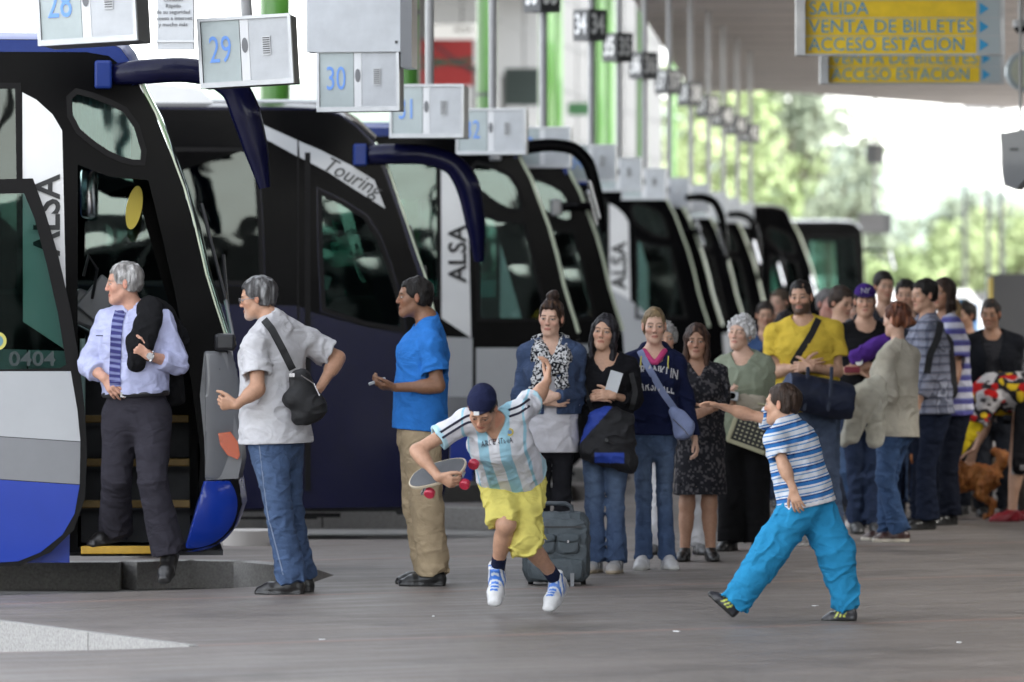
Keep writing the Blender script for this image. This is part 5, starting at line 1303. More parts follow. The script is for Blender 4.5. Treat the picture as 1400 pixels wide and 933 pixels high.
# ---------------------------------------------------------------- beyond the platform
M_PANEL = mat('facade_panel', (.08, .08, .079), .6, noise=.06, nscale=.6)
M_LEAF = mat('leaves', (.10, .16, .035), .7, attr=True, noise=.35, nscale=1.5)
M_BARK = mat('bark', (.10, .075, .05), .9, noise=.3)
# station wing behind the coaches
P0, P1 = at(583, 0, 62), at(905, 0, 44); ang = math.atan2(P1.y - P0.y, P1.x - P0.x); Ln = math.hypot(P1.x - P0.x, P1.y - P0.y)
r = empty('station_wing', (P0.x, P0.y, 0), ang, 'pale panelled station wing beyond the green columns', 'building')
def wing_t(px):        # distance along the wing seen at a photo column
    c = (px - 700) / FPX; return (c * P0.y - P0.x) / (math.cos(ang) - c * math.sin(ang))
slots = [[(wing_t(a), z0), (wing_t(b), z0), (wing_t(b), z1), (wing_t(a), z1)] for a, b, z0, z1 in ((648, 656, 6.0, 7.3), (685, 692, 6.0, 7.3))]
mb = MB(); mb.poly([[(0, 5.3), (Ln, 5.3), (Ln, 12.9), (0, 12.9)]] + slots, 0, .3, Matrix(((1, 0, 0, 0), (0, 0, 1, 0), (0, 1, 0, 0), (0, 0, 0, 1)))); mb.build('upper_wall', M_PANEL, r)
mb = MB(); mb.box((Ln / 2, 2.3, 2.5), (Ln, 3.2, 5.4)); mb.build('lower_wall', mat('lower_wall_dark', (.10, .10, .11), .6, noise=.2), r)
mb = MB()
for i in range(1, 9): mb.box((Ln * i / 9, -.01, 9.1), (.05, .03, 7.6))
for z in (6.2, 7.4, 8.6, 9.8, 11): mb.box((Ln / 2, -.012, z), (Ln, .02, .06))
mb.build('panel_joint', M_DGREY, r)
def on_wing(px0, px1, py0, py1, kk_, m, name, label, cat, extra=None):
    A, B = at(px0, py1, kk_), at(px1, py0, kk_); q = empty(name, A, 0, label, cat); W_, H_ = B.x - A.x, B.z - A.z
    mb = MB(); mb.box((W_ / 2, .03, H_ / 2), (W_, .06, H_)); mb.build('board', m, q)
    if extra: extra(q, W_, H_)
    return q
def banner(q, W_, H_):
    gm = mat('banner_green', (.006, .045, .025), .6); dm = mat('banner_dark', (.03, .012, .02), .6)
    for i, (a, b, c, d, m, t) in enumerate(((-.02, .42, 1.0, .58, gm, .09), (.0, .62, 1.02, .40, gm, .07), (.28, .86, 1.02, .28, dm, .05))):
        v0, v1 = Vector((a * W_, 0, b * H_)), Vector((c * W_, 0, d * H_)); mb = MB(); mb.box(((v0 + v1) / 2).to_tuple()[:1] + (-.012 - i * .004,) + (((v0 + v1) / 2).z,), ((v1 - v0).length * .98, .012, t * H_), Matrix.Rotation(-math.atan2(v1.z - v0.z, v1.x - v0.x), 3, 'Y')); mb.build('stripe', m, q)
on_wing(576, 647, 55, 118, 66, mat('banner_red', (.20, .004, .004), .6), 'banner', 'red banner crossed by green stripes left of a green column', 'banner', banner)
A = at(600, 52, 66.5); q = empty('wall_sign', A, 0, 'small dark company lettering on a pale strip above the red banner', 'sign'); mb = MB(); mb.box((.35, .03, .12), (1.0, .05, .30)); mb.build('board', M_WHITEP, q); put_text('lettering', 'ALSA', .17, on_front(.5, -.003, .15), M_LETTER, q)
on_wing(690, 752, 94, 145, 60, mat('teal_board', (.004, .014, .012), .5), 'dark_board', 'dark green board on the wing between two green columns', 'board')
on_wing(776, 826, 141, 158, 57, mat('green_awning', (.008, .06, .015), .6), 'green_awning', 'bright green strip under the hanging number 35', 'awning')

def tree(name, px, k, h, r, label, cols=((.09, .17, .03), (.20, .30, .06)), n=2600, seed=0, tr=.3, zc=None):
    P = at(px, 0, k); rd = np.random.default_rng(seed + 11); root = empty(name, (P.x, P.y, ROADZ), label=label, cat='tree', group='trees beyond the bus station')
    mb = MB(); mb.tube([(0, 0, 0), (.1, 0, h * .3), (-.1, .1, h * .6)], [tr, tr * .7, tr * .35], 8)
    tips = []
    for i in range(9):
        a = rd.uniform(0, 6.28); z0 = h * rd.uniform(.25, .55); e = Vector((math.cos(a) * r * .6, math.sin(a) * r * .6, h * rd.uniform(.5, .85))); mb.tube([(0, 0, z0), (Vector((0, 0, z0)) + e) / 2 + Vector((0, 0, .2)), e], [tr * .35, tr * .2, tr * .08], 6); tips.append(e)
    mb.build('trunk', M_BARK, root, smooth=True)
    cl = [];
    for i in range(34):
        u = rd.normal(size=3); u /= np.linalg.norm(u); f = rd.uniform(.35, 1.0); cl.append((np.array([u[0] * r * f * .8, u[1] * r * f * .8, h * .62 + u[2] * h * .36 * f]), r * rd.uniform(.16, .34), rd.uniform(0, 1)))
    vs = np.zeros((n, 4, 3)); cs = np.zeros((n, 4, 3)); ls = r * .055 + .06
    for i in range(n):
        c, cr, sh = cl[rd.integers(len(cl))]; u = rd.normal(size=3); u /= np.linalg.norm(u); p = c + u * cr * rd.uniform(.5, 1.05); a = rd.normal(size=3); a /= np.linalg.norm(a); b = np.cross(a, u); b /= np.linalg.norm(b) + 1e-9; s_ = ls * rd.uniform(.6, 1.4)
        vs[i] = [p + (-a - b) * s_ * .5, p + (a - b * .6) * s_ * .5, p + (a + b) * s_ * .5, p + (-a * .6 + b) * s_ * .5]
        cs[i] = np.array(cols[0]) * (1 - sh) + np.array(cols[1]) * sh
    o = np_mesh('crown', vs.reshape(-1, 3), np.arange(4 * n).reshape(-1, 4), M_LEAF, root, cs.reshape(-1, 3)); o.data.polygons.foreach_set('use_smooth', np.zeros(n, bool))
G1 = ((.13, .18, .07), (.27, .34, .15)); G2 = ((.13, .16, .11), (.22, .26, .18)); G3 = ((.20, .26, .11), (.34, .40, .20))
tree('leafy_tree', 930, 30, 13, 5.0, 'pale green tree behind the far end of the green columns', G3, seed=1)
tree('leafy_tree', 1000, 27, 14, 5.5, 'bright tree behind the thin bay poles', G1, seed=2)
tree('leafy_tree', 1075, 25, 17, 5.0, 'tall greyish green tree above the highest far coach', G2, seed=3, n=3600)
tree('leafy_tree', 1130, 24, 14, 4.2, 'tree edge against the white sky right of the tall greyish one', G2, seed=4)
tree('leafy_tree', 870, 34, 10, 4.0, 'light tree glimpsed between two green columns', G3, seed=5)
tree('leafy_tree', 1290, 26, 6.0, 4.2, 'low bright green tree above the heads of the far queue', G3, seed=6, n=3000)
tree('leafy_tree', 1215, 30, 4.6, 3.0, 'small green tree beyond the last coach', G1, seed=7)
tree('leafy_tree', 1385, 24, 7.5, 4.5, 'pale tree at the right edge behind the lamp masts', G3, seed=8)
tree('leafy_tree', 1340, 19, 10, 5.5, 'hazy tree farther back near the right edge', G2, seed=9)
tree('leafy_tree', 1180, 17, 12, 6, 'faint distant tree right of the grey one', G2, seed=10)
# lamp masts
for px, k, hh_, lb in ((1318, 34, 10, 'thin lamp mast left of the other masts at right'), (1350, 38, 9, 'thin lamp mast at the right behind the black panel'), (1368, 45, 8.5, 'grey lamp mast nearest the right edge')):
    P = at(px, 0, k); r = empty('lamp_mast', (P.x, P.y, ROADZ), 0, lb, 'lamp mast', 'lamp masts beyond the station'); mb = MB(); mb.tube([(0, 0, 0), (0, 0, hh_)], [.10, .06], 10); mb.build('pole', M_DGREY, r, smooth=True)
    mb = MB(); mb.box((.45, 0, hh_), (.9, .25, .14), bev=.03); mb.box((-.45, 0, hh_), (.9, .25, .14), bev=.03); mb.build('lamp_head', M_MIDG, r)
# low wall, pale rooflines and blue container far right
P = at(1200, 0, 40); mb = MB(); mb.box((10, 0, 1.0), (34, .4, 2.4)); o = mb.build('boundary_wall', M_PANEL, loc=(P.x - 2, P.y, 0)); tag(o, 'long pale wall closing the yard behind the queue', 'wall')
P = at(1331, 447, 62); r = empty('cargo_container', (P.x, P.y, ROADZ), 0, 'blue ribbed container with white posts behind the man in black', 'container')
mb = MB(); mb.box((0, .6, 1.05), (1.1, 1.2, 1.7)); mb.build('shell', mat('container_blue', (.04, .12, .26), .5, noise=.15), r); mb = MB()
for i in range(5): mb.box((0, -.02, .4 + i * .32), (1.1, .04, .05))
mb.build('rib', mat('rib_blue', (.14, .28, .42), .5), r); mb = MB(); mb.box((.15, -.03, 1.05), (.10, .05, 1.72)); mb.box((-.55, -.03, 1.05), (.08, .05, 1.72)); mb.build('post', M_BOXW, r)
P = at(1300, 388, 50); r = empty('parked_van', (P.x - .6, P.y, ROADZ), 0, 'white van roof seen above the heads of the far queue', 'van')
mb = MB(); mb.poly([ccw([(-2.3, .4), (-2.3, 1.9), (-2.0, 2.3), (1.1, 2.3), (1.7, 1.5), (2.4, 1.25), (2.45, .4)])], 0, 1.9, Matrix(((1, 0, 0, 0), (0, 0, 1, 0), (0, 1, 0, 0), (0, 0, 0, 1)))); mb.build('body', M_WHITEP, r)
mb = MB(); mb.poly([ccw([(.5, 1.5), (.5, 2.1), (1.05, 2.1), (1.5, 1.5)])], -.01, .02, Matrix(((1, 0, 0, 0), (0, 0, 1, 0), (0, 1, 0, 0), (0, 0, 0, 1)))); mb.build('window', G_DARK, r)
for x in (-1.5, 1.5):
    mb = MB(); mb.cyl((x, -.02, .36), (x, .22, .36), .36, 24); mb.build('wheel', M_RUBBER, r, smooth=True)
P = at(1350, 520, 105); r = empty('vending_cabinet', (P.x, P.y, 0), 0, 'tall black cabinet with a yellow edge at the right margin', 'cabinet')
mb = MB(); mb.box((.45, .5, 1.02), (.78, .9, 2.04)); mb.build('cabinet', mat('cabinet_black', (.012, .012, .013), .5), r); mb = MB(); mb.box((.03, .05, 1.82), (.045, .06, .34)); mb.build('yellow_edge', mat('cab_yellow', (.26, .20, .03), .5), r); mb = MB(); mb.box((.0, .08, 1.0), (.04, .08, 2.0)); mb.build('pale_edge', M_SG, r)
# far hillside
def hill(name, x0, x1, y, h, seed, colr):
    rd = np.random.default_rng(seed); n = 60; xs = np.linspace(x0, x1, n); hh_ = h * (.6 + .4 * np.sin(np.linspace(0, 5, n) + seed)) + rd.normal(size=n) * h * .02
    g = [[(x, y - 60 + 0, ROADZ - .3) for x in xs], [(x, y - 20, z * .55) for x, z in zip(xs, hh_)], [(x, y, z) for x, z in zip(xs, hh_)], [(x, y + 60, ROADZ - .3) for x in xs]]
    mb = MB(); mb.sheet(g); tag(mb.build(name, mat(name + '_mat', colr, .9, noise=.4, nscale=.08), smooth=True), kind='structure')
hill('hills', -40, 160, 520, 26, 1, (.20, .25, .20))  # pale hill colour stands in for the haze of distance

# unseen hall behind the camera, its low gap and posts shaped for coach reflections
r = empty('unseen_reflection_hall', (0, -26, 0), 0, 'unseen hall behind the camera, shaped for the coach reflections', 'building')
M_HALL = mat('hall_wall', (.05, .048, .046), .8, noise=.15, nscale=.5)
mb = MB(); mb.box((-19, -2, 4), (34, 4, 8)); mb.box((24, -2, 4), (20, 4, 8)); mb.build('wall', M_HALL, r); mb = MB(); mb.box((6, -2, 1.6), (16, 4, 3.2)); mb.build('low_wall', M_HALL, r)
mb = MB()
for x in (0, 2.2, 5.0, 9.5, 11.2): mb.cyl((x, 0, 0), (x, 0, 8), .14, 10)
mb.box((6, 0, 6.1), (16, .3, .5)); mb.build('post', M_HALL, r); mb = MB()
for i in range(12): mb.box((-30 + i * 5.4, .03, 1.6), (3.4, .05, 2.6))
mb.build('shopfront_glass', M_BLACKP, r)

r = empty('unseen_light_blocker', (9.0, 30, 0), 0, 'unseen wall added to keep light off the platform on the right', 'building')  # wall added out of view to cut the light from the right
mb = MB(); mb.box((.3, 0, 2.8), (.6, 56, 5.6)); mb.build('wall', M_PANEL, r); mb = MB()
for i in range(9): mb.box((-.02, -24 + i * 6, 1.5), (.05, 4.2, 2.4))
mb.build('shopfront_glass', M_BLACKP, r)
# ---------------------------------------------------------------- the people
JEAN = (.052, .086, .165); JEANW = (.13, .18, .27); DJEAN = (.020, .032, .068)
def speckle(c1, c2, f, t=0.0, c3=None):
    def g(v, p):
        n = noise3(v * f); o = np.where((n > t)[:, None], np.array(c2), np.array(c1))
        if c3 is not None: o = np.where((noise3(v * f * 1.7 + 9) > .35)[:, None], np.array(c3), o)
        return o
    return g
def sneaker(main, stripe=None, toe=None, lace=None):
    def g(c, h, f, s):
        c[:] = main
        if stripe is not None:
            m = (np.abs(s) > .022) & (h > .03) & (f > .0) & (f < .09) & (np.mod(f * 1.0 + h * .5, .03) < .014); c[m] = stripe
        if lace is not None: m = (np.abs(s) < .022) & (h > .045) & (f > -.005) & (f < .13); c[m] = lace; m2 = m & (np.mod(f, .022) < .008); c[m2] = (.55, .6, .65) if sum(lace) < 1.2 else (.3, .3, .3)
        if toe is not None: c[f > .135] = toe
        return c
    return g
CROSS = lambda e, w, z=0.0: None

# the driver stepping out
dr = person('person', 243, 190, 'driver in pale lavender shirt and striped tie stepping out of the coach door', s=1.0, w=1.04, yaw=-14, hyaw=-10, sw=1.0, lift=.0,
    head=(170, 388, -.02), hd=(-84, 4, 0), hs=.99, neck=(183, 428), pel=(188, 560), belly=.03,
    arms=dict(RS=(148, 440, .04), RE=(124, 500, .0), RW=(146, 516, -.14), RH=dict(dir=(.62, -.25, -.72), palm=(.1, 1, -.1), curl=.35, thumb=.5), LS=(222, 440, -.04), LE=(242, 497, -.06), LW=(208, 486, -.22), LH=dict(dir=(-.85, -.2, .5), palm=(.1, 1, .3), curl=.95, thumb=.35)),
    legs=dict(LK=(212, 658, -.14), LA=(233, 750, -.08), RK=(160, 652, .02), RA=(153, 722, .30), LF=(-12, 38), RF=(-50, 8)),
    skin=(.50, .27, .19), hair=dict(style='short', color=(.20, .19, .18), t=.010, high=(.42, .41, .40), line=.018), face=dict(brow=(.20, .17, .15)),
    top=dict(color=(.40, .42, .60), sleeve=1.55, arm=.020, e=.014, loose=.004, hem=.085, neck='collar', seed=3, fold=.020, belly=.03),
    bottom=dict(kind='trousers', color=(.030, .028, .036), loose=.016, hemr=.092, fold=.014, seed=4, waist=.10, rot=1.3, freq=(14, 14, 5)),
    shoes=dict(color=(.010, .009, .009), size=1.04))
# grey T-shirt man, back half turned
g = person('person', 247, 376, 'grey-haired man with glasses in a light grey T-shirt and blue jeans', s=1.0, w=1.07, yaw=-125, hyaw=-112,
    head=(352, 408, .02), hd=(-96, 10, 0), hs=.98, neck=(374, 443), pel=(378, 601), belly=.015,
    arms=dict(LS=(352, 472, -.17), LE=(356, 531, -.24), LW=(328, 552, -.30), LH=dict(dir=(-1, .1, .05), palm=(.1, 1, .4), curl=.95, thumb=.4), RS=(420, 468, .13), RE=(461, 490, .18), RW=(438, 530, .02), RH=dict(curl=.7, palm=(-1, 0, 0))),
    legs=dict(LK=(384, 703, -.12), LA=(401, None, -.12), RK=(396, 702, .08), RA=(412, None, .10), LF=(-93, 0), RF=(-100, 0)),
    skin='mid', hair=dict(style='short', color=(.055, .052, .052), t=.013, high=(.22, .22, .22)), face=dict(brow=(.05, .045, .04), beard=(.42, .38, .35, .75)),
    top=dict(color=(.50, .495, .51), sleeve=.66, sr=.080, e=.018, loose=.038, hem=-.02, belly=.03, seed=3, neck='crew', fold=.020),
    bottom=dict(kind='trousers', color=JEAN, wash=JEANW, mat=M_DENIM, loose=.004, hemr=.074, fold=.020, seed=4),
    shoes=dict(color=(.012, .011, .011), size=1.08))
bl = person('person', 240, 578, 'dark-haired man in a bright blue T-shirt and khaki trousers', s=1.0, w=1.0, yaw=-80, hyaw=-85,
    head=(566, 407, 0), hd=(-80, 0, 0), hs=.97, neck=(586, 442), pel=(574, 588),
    arms=dict(LS=(590, 474, -.19), LE=(600, 527, -.22), LW=(543, 529, -.24), LH=dict(dir=(-1, 0, .10), palm=(0, .3, 1), curl=.55, thumb=.4), RS=(583, 474, .17), RE=(590, 527, .20), RW=(540, 530, .02), RH=dict(dir=(-1, -.3, .05), palm=(0, -.4, 1), curl=.5)),
    legs=dict(LK=(584, 692, -.10), LA=(594, None, -.10), RK=(574, 692, .10), RA=(588, None, .12), LF=(-90, 0), RF=(-88, 0)),
    skin='brown', hair=dict(style='short', color=(.010, .008, .007), t=.010),
    top=dict(color=(.030, .17, .52), sleeve=.62, sr=.075, e=.014, loose=.028, hem=.0, neck='crew', seed=8, fold=.020),
    bottom=dict(kind='trousers', color=(.36, .28, .18), loose=.012, hemr=.082, fold=.020, seed=9, rot=.2, kneer=.078),
    shoes=dict(color=(.012, .012, .012), size=1.05))

# running boy with the cap on back to front
def arg(v, p):
    u = (v - p.PE) @ p.Ls; t = np.mod(u + .028, .112) < .056
    c = np.where(t[:, None], V(.62, .63, .66), V(.30, .52, .62)); c[np.abs(u) > .150] = (.62, .62, .66)
    rel = v - p.PE
    for e, s_ in ((1, 'L'), (-1, 'R')):
        d = p.EJ[s_] - p.SJ[s_]; t_ = ((v - p.SJ[s_]) @ d) / d.dot(d); m = (t_ > .50) & (np.abs(u) > .17); c[m] = (.42, .62, .70)
    return c
rb = person('person', 266, 702, 'boy in a striped football shirt and yellow shorts lunging with a skateboard', s=.88, w=.98, yaw=-12, hyaw=-5,
    head=(660, 556, -.46), hd=(-14, 48, -6), hs=.93, neck=(677, 577, -.36), pel=(701, 650, 0),
    arms=dict(RS=(640, 573, -.36), RE=(572, 613, -.42), RW=(602, 648, -.50), RH=dict(dir=(.85, -.1, -.35), palm=(.2, .9, .5), curl=.75, thumb=.4), LS=(710, 561, -.32), LE=(735, 541, -.16), LW=(748, 520, -.08), LH=dict(dir=(.15, .1, 1), palm=(-1, -.1, .1), curl=.55, thumb=.6)),
    legs=dict(RK=(692, 714, -.22), RA=(679, 778, -.02), LK=(716, 735, -.12), LA=(762, 794, .14), RF=(-12, 50), LF=(-25, 32)),
    skin=(.46, .26, .17), hair=dict(style='short', color=(.02, .013, .010), t=.008, fringe=False), face=dict(),
    cap=dict(color=(.016, .020, .055), turn=180), mouth_open=False,
    top=dict(color=(.7, .7, .7), pattern=arg, mat=stripe_mat('football_stripes', 0, .112, .25, [(0, (.62, .63, .66)), (.5, (.30, .52, .62))]), pat=lambda v, p: ((v - p.PE) @ p.Ls, v[:, 2] * 0, (np.abs((v - p.PE) @ p.Ls) > .152).astype(float)), sleeve=.58, sr=.078, e=.016, loose=.035, hem=.04, neck='v', vd=.05, seed=11, fold=.018),
    bottom=dict(kind='shorts', color=(.66, .58, .15), len=1.14, lenR=.96, hemn=(-.1, -.45, -1), hemr=.088, loose=.004, bare=True, seed=13, fold=.026, fbase=.6, waist=.10, name='shorts'),
    shoes=dict(color=(.62, .62, .62), pattern=sneaker((.60, .60, .60), (.05, .15, .45), None, (.04, .16, .55)), sole=(.55, .55, .55), size=1.08, high=.03, sock=(.012, .016, .04), sockh=.11))
for c in 'LR':
    for o_ in (-.018, .016):
        S_, E_ = rb.SJ[c], rb.SJ[c] + (rb.EJ[c] - rb.SJ[c]) * .56; up = V(0, 0, 1)
        pp = [rb.NB * .45 + S_ * .55 + up * (.02 + o_), S_ + up * (.012 + o_), E_ + up * (.006 + o_)]
        strap(rb, [(rb.root.location.x * rb.k + 700 + q[0] * rb.k, HY - (q[2] - HC) * rb.k) for q in pp], .012, (.012, .012, .03), name='sleeve_stripe', off=.004, n=8, th=.003, shapes=rb.front[-1:])
print_on(rb, 'ARGENTINA', 680, 601, 44, 8, (.03, .03, .05), rot=8, bend=.8, bold=.004, shapes=[rb.topshape])
q = rb.W((697, 588)); yy = fsurf(rb, [(q[0], q[2])])[0]; mb = MB(); mb.cyl((q[0], yy - .006, q[2]), (q[0], yy + .01, q[2]), .020, 16); bd = mb.build('badge', mat('badge_gold', (.45, .35, .05), .5), rb.root)
mb = MB(); mb.cyl((q[0], yy - .009, q[2]), (q[0], yy - .005, q[2]), .011, 12); mb.build('badge_centre', mat('badge_blue', (.1, .2, .35), .5), bd)
# cap strap and button
mb = MB(); h0 = rb.Hp(0, .086, .070); pts = [rb.Hp(.050 * math.sin(t), -.014 + .108 * math.cos(t) * .97, .062) for t in np.linspace(-1.2, 1.2, 9) * .9]; mb.tube([tuple(x) for x in pts], .009, 6, flat=((0, 0, 1), 1.0)); mb.build('cap_strap', mat('cap_navy', (.016, .02, .055), .8), rb.root, smooth=True)
mb = MB(); q = rb.Hp(-.012, .096, .064); mb.box(tuple(q), (.028, .012, .020), bev=.003); mb.build('cap_buckle', M_WHITEP, rb.root)

# small boy in the striped T-shirt
def stripes(v, p):
    t = (v - p.PE) @ p.U; c = np.tile(V(.66, .68, .72), (len(v), 1)); m = np.mod(t + .25 * 0, .066)
    c[(m > .018) & (m < .050)] = (.035, .16, .42); c[(m > .040) & (m < .050)] = (.018, .05, .20); c[(m > .004) & (m < .009)] = (.10, .28, .55); c[t < .022] = (.70, .70, .72); return c
sb = person('person', 272, 1108, 'small boy in a blue and white striped T-shirt and turquoise trousers striding left', s=.72, w=1.02, yaw=-138, hyaw=-128,
    head=(1068, 553, .0), hd=(-112, 0, 0), hs=.88, neck=(1080, 583, 0), pel=(1102, 686, 0),
    arms=dict(LS=(1057, 601, -.12), LE=(1068, 634, -.17), LW=(1081, 667, -.20), LH=dict(dir=(.25, -.1, -1), palm=(.5, 1, 0), curl=.30, spread=.12), RS=(1078, 580, .10), RE=(1022, 567, .09), RW=(990, 557, .03), RH=dict(dir=(-1, -.1, .25), palm=(.2, -.3, -1), curl=.18, spread=.15)),
    legs=dict(LK=(1050, 755, -.05), LA=(1004, 824, -.02), RK=(1143, 756, .02), RA=(1159, None, .06), LF=(-95, -42), RF=(-105, 4)),
    skin=(.50, .29, .19), hair=dict(style='short', color=(.035, .020, .013), t=.009, nz=.004),
    top=dict(color=(.7, .7, .72), mat=stripe_mat('tee_stripes', 1, .072, .1, [(0, (.62, .64, .68)), (.16, (.10, .26, .50)), (.24, (.62, .64, .68)), (.38, (.035, .16, .42)), (.62, (.018, .05, .20)), (.70, (.62, .64, .68)), (.80, (.06, .20, .46)), (.88, (.62, .64, .68))]), pat=lambda v, p: (v[:, 0], (v - p.PE) @ p.U + .012 * noise3(v * 5), ((v - p.PE) @ p.U < .0).astype(float)), sleeve=.62, sr=.070, e=.018, loose=.030, hem=-.03, neck='crew', seed=21, fold=.016, rot=.6),
    bottom=dict(kind='trousers', color=(.025, .24, .46), loose=.020, hemr=.082, kneer=.068, fold=.026, seed=15, waist=.05, hem=.97, drop=.0, fbase=.5, rot=.9),
    shoes=dict(color=(.05, .05, .05), pattern=sneaker((.03, .03, .035), (.55, .60, .10), None, (.35, .40, .40)), sole=(.02, .02, .02), size=.98))

# queue of women
dn = person('person', 230, 755, 'woman with her hair in a bun, denim jacket and patterned scarf, arms crossed', s=.95, w=.90, yaw=-4, fem=True,
    head=(753, 435, 0), hd=(-14, 6, -4), hs=.93, neck=(754, 474), pel=(754, 592),
    arms=dict(RE=(711, 541, -.02), RW=(749, 549, -.19), RH=dict(dir=(1, -.05, .05), palm=(0, 1, 0), curl=.4), LE=(789, 541, -.02), LW=(760, 541, -.22), LH=dict(dir=(-1, .1, -.2), palm=(0, 1, 0), curl=.5)),
    legs=dict(LK=(768, 682, 0), LA=(772, None, 0), RK=(741, 682, 0), RA=(738, None, 0), LF=(12, 0), RF=(-12, 0)),
    skin='fair', hair=dict(style='bun', color=(.030, .016, .012), t=.008, fringe=True, high=(.08, .04, .02)), face=dict(brow=(.04, .02, .015)),
    top=dict(color=(.55, .54, .57), e=.010, hem=-.12, loose=.016, neck='low', sleeve=0, seed=31, name='long_white_top',
             over=dict(color=(.045, .070, .135), mat=M_DENIM, hem=.12, open=.035, sleeve=1.92, e=.030, name='denim_jacket')),
    bottom=dict(kind='trousers', color=(.014, .014, .017), hemr=.052, kneer=.058, loose=-.008, e=.006, seed=16, fold=.010),
    shoes=dict(color=(.03, .03, .03)))
bk = person('person', 229, 829, 'woman with long straight black hair in a black cardigan and blue jeans', s=.91, w=.97, yaw=-8, fem=True,
    head=(826, 455, 0), hd=(-12, -4, -6), hs=.93, neck=(829, 491), pel=(828, 602),
    arms=dict(RE=(795, 549, -.02), RW=(812, 543, -.20), RH=dict(dir=(.9, -.2, .1), palm=(0, 1, -.4), curl=.5), LE=(867, 549, -.02), LW=(837, 540, -.21), LH=dict(dir=(-1, -.2, .1), palm=(0, 1, -.4), curl=.4)),
    legs=dict(LK=(841, 690, 0), LA=(843, None, -.05), RK=(812, 690, 0), RA=(815, None, 0), LF=(-14, 0), RF=(-22, 0)),
    skin='light', hair=dict(style='long', color=(.007, .006, .008), len=.27, part=-.02, nz=.010, t=.008, high=(.035, .032, .04), fl=-.005, out=.0), face=dict(brow=(.01, .008, .008)),  # paler streaks in the hair colour stand in for gloss
    top=dict(color=(.010, .010, .012), e=.014, hem=-.05, loose=.016, neck='low', vd=.10, sleeve=1.55, arm=.016, seed=32, name='black_cardigan'),
    bottom=dict(kind='trousers', color=(.05, .08, .15), wash=JEANW, mat=M_DENIM, hemr=.064, kneer=.056, loose=-.006, e=.007, seed=17, fold=.012),
    shoes=dict(color=(.3, .3, .3), pattern=sneaker((.30, .30, .30), (.12, .12, .12), (.36, .34, .32), None), sole=(.34, .28, .2), sh=.026))
bo = person('person', 226, 896, 'fair-haired young woman in a navy hooded top and jeans', s=.92, w=.90, yaw=5, fem=True,
    head=(894, 446, 0), hd=(2, 4, 0), hs=.93, neck=(894, 484), pel=(893, 592),
    arms=dict(LE=(936, 550, .03), LW=(949, 600, -.03), LH=dict(curl=.5, palm=(-1, .2, 0)), RE=(860, 548, .05), RW=(868, 598, .06)),
    legs=dict(LK=(908, 682, 0), LA=(912, None, 0), RK=(880, 682, 0), RA=(879, None, -.02), LF=(12, 0), RF=(-10, 0)),
    skin='fair', hair=dict(style='tied', color=(.20, .14, .075), t=.005, nz=.003, line=-.008), face=dict(brow=(.12, .08, .05)),
    top=dict(color=(.010, .014, .045), sleeve=1.98, arm=.016, e=.014, hem=-.01, loose=.012, neck='low', vd=.03, seed=5, name='hooded_top'),
    bottom=dict(kind='trousers', color=JEAN, wash=JEANW, mat=M_DENIM, hemr=.052, kneer=.053, loose=-.008, e=.006, seed=6, fold=.011),
    shoes=dict(color=(.5, .5, .5), pattern=sneaker((.50, .50, .50), (.36, .36, .38)), sole=(.5, .5, .48), sh=.028, size=1.02, high=.03))
dark = (.018, .018, .022)
ds = person('person', 219, 955, 'woman with brown hair in a dark speckled dress and black flat shoes', s=.88, w=.93, yaw=2, fem=True,
    head=(952, 467, 0), hd=(-4, 2, 0), hs=.92, neck=(954, 502), pel=(957, 604),
    arms=dict(RE=(925, 556, .04), RW=(934, 600, .0), LE=(986, 553, .0), LW=(968, 560, -.2), LH=dict(dir=(-1, 0, -.3), palm=(0, 1, 0), curl=.5)),
    legs=dict(LK=(969, 690, 0), LA=(971, None, 0), RK=(939, 690, 0), RA=(936, None, 0), LF=(8, 0), RF=(-14, 0)),
    skin=(.36, .20, .13), hair=dict(style='bob', color=(.030, .014, .010), len=.20, t=.011, high=(.08, .04, .025)), face=dict(brow=(.03, .02, .015)),
    top=dict(color=dark, pattern=speckle(dark, (.085, .08, .085), 75, .25), e=.010, hem=.0, neck='v', vd=.07, sleeve=1.5, arm=.014, seed=33, name='dress_top'),
    bottom=dict(kind='skirt', color=dark, pattern=speckle(dark, (.085, .08, .085), 75, .25), len=.34, flare=.035, bare=True, seed=18, fold=.014, freq=(14, 14, 3), name='dress_skirt'),
    shoes=dict(color=(.012, .012, .012), size=.94))
wt = person('person', 213, 925, 'person in white trousers standing behind the navy hooded top', s=.90, w=.95, yaw=0, fem=True, detail=2,
    head=(908, 464, .0), hd=(5, 0, 0), hs=.92, neck=(915, 500), pel=(924, 600), legs=dict(LK=(948, 680, 0), LA=(955, None, 0), RK=(902, 680, 0), RA=(895, None, 0), LF=(15, 0), RF=(-15, 0)),
    hair=dict(style='curly', color=(.30, .29, .28), t=.012), top=dict(color=(.02, .03, .06), sleeve=1.9, e=.012),
    bottom=dict(kind='trousers', color=(.55, .55, .56), hemr=.07, seed=19), shoes=dict(color=(.12, .12, .12), pattern=sneaker((.12, .12, .12), (.4, .4, .4))))
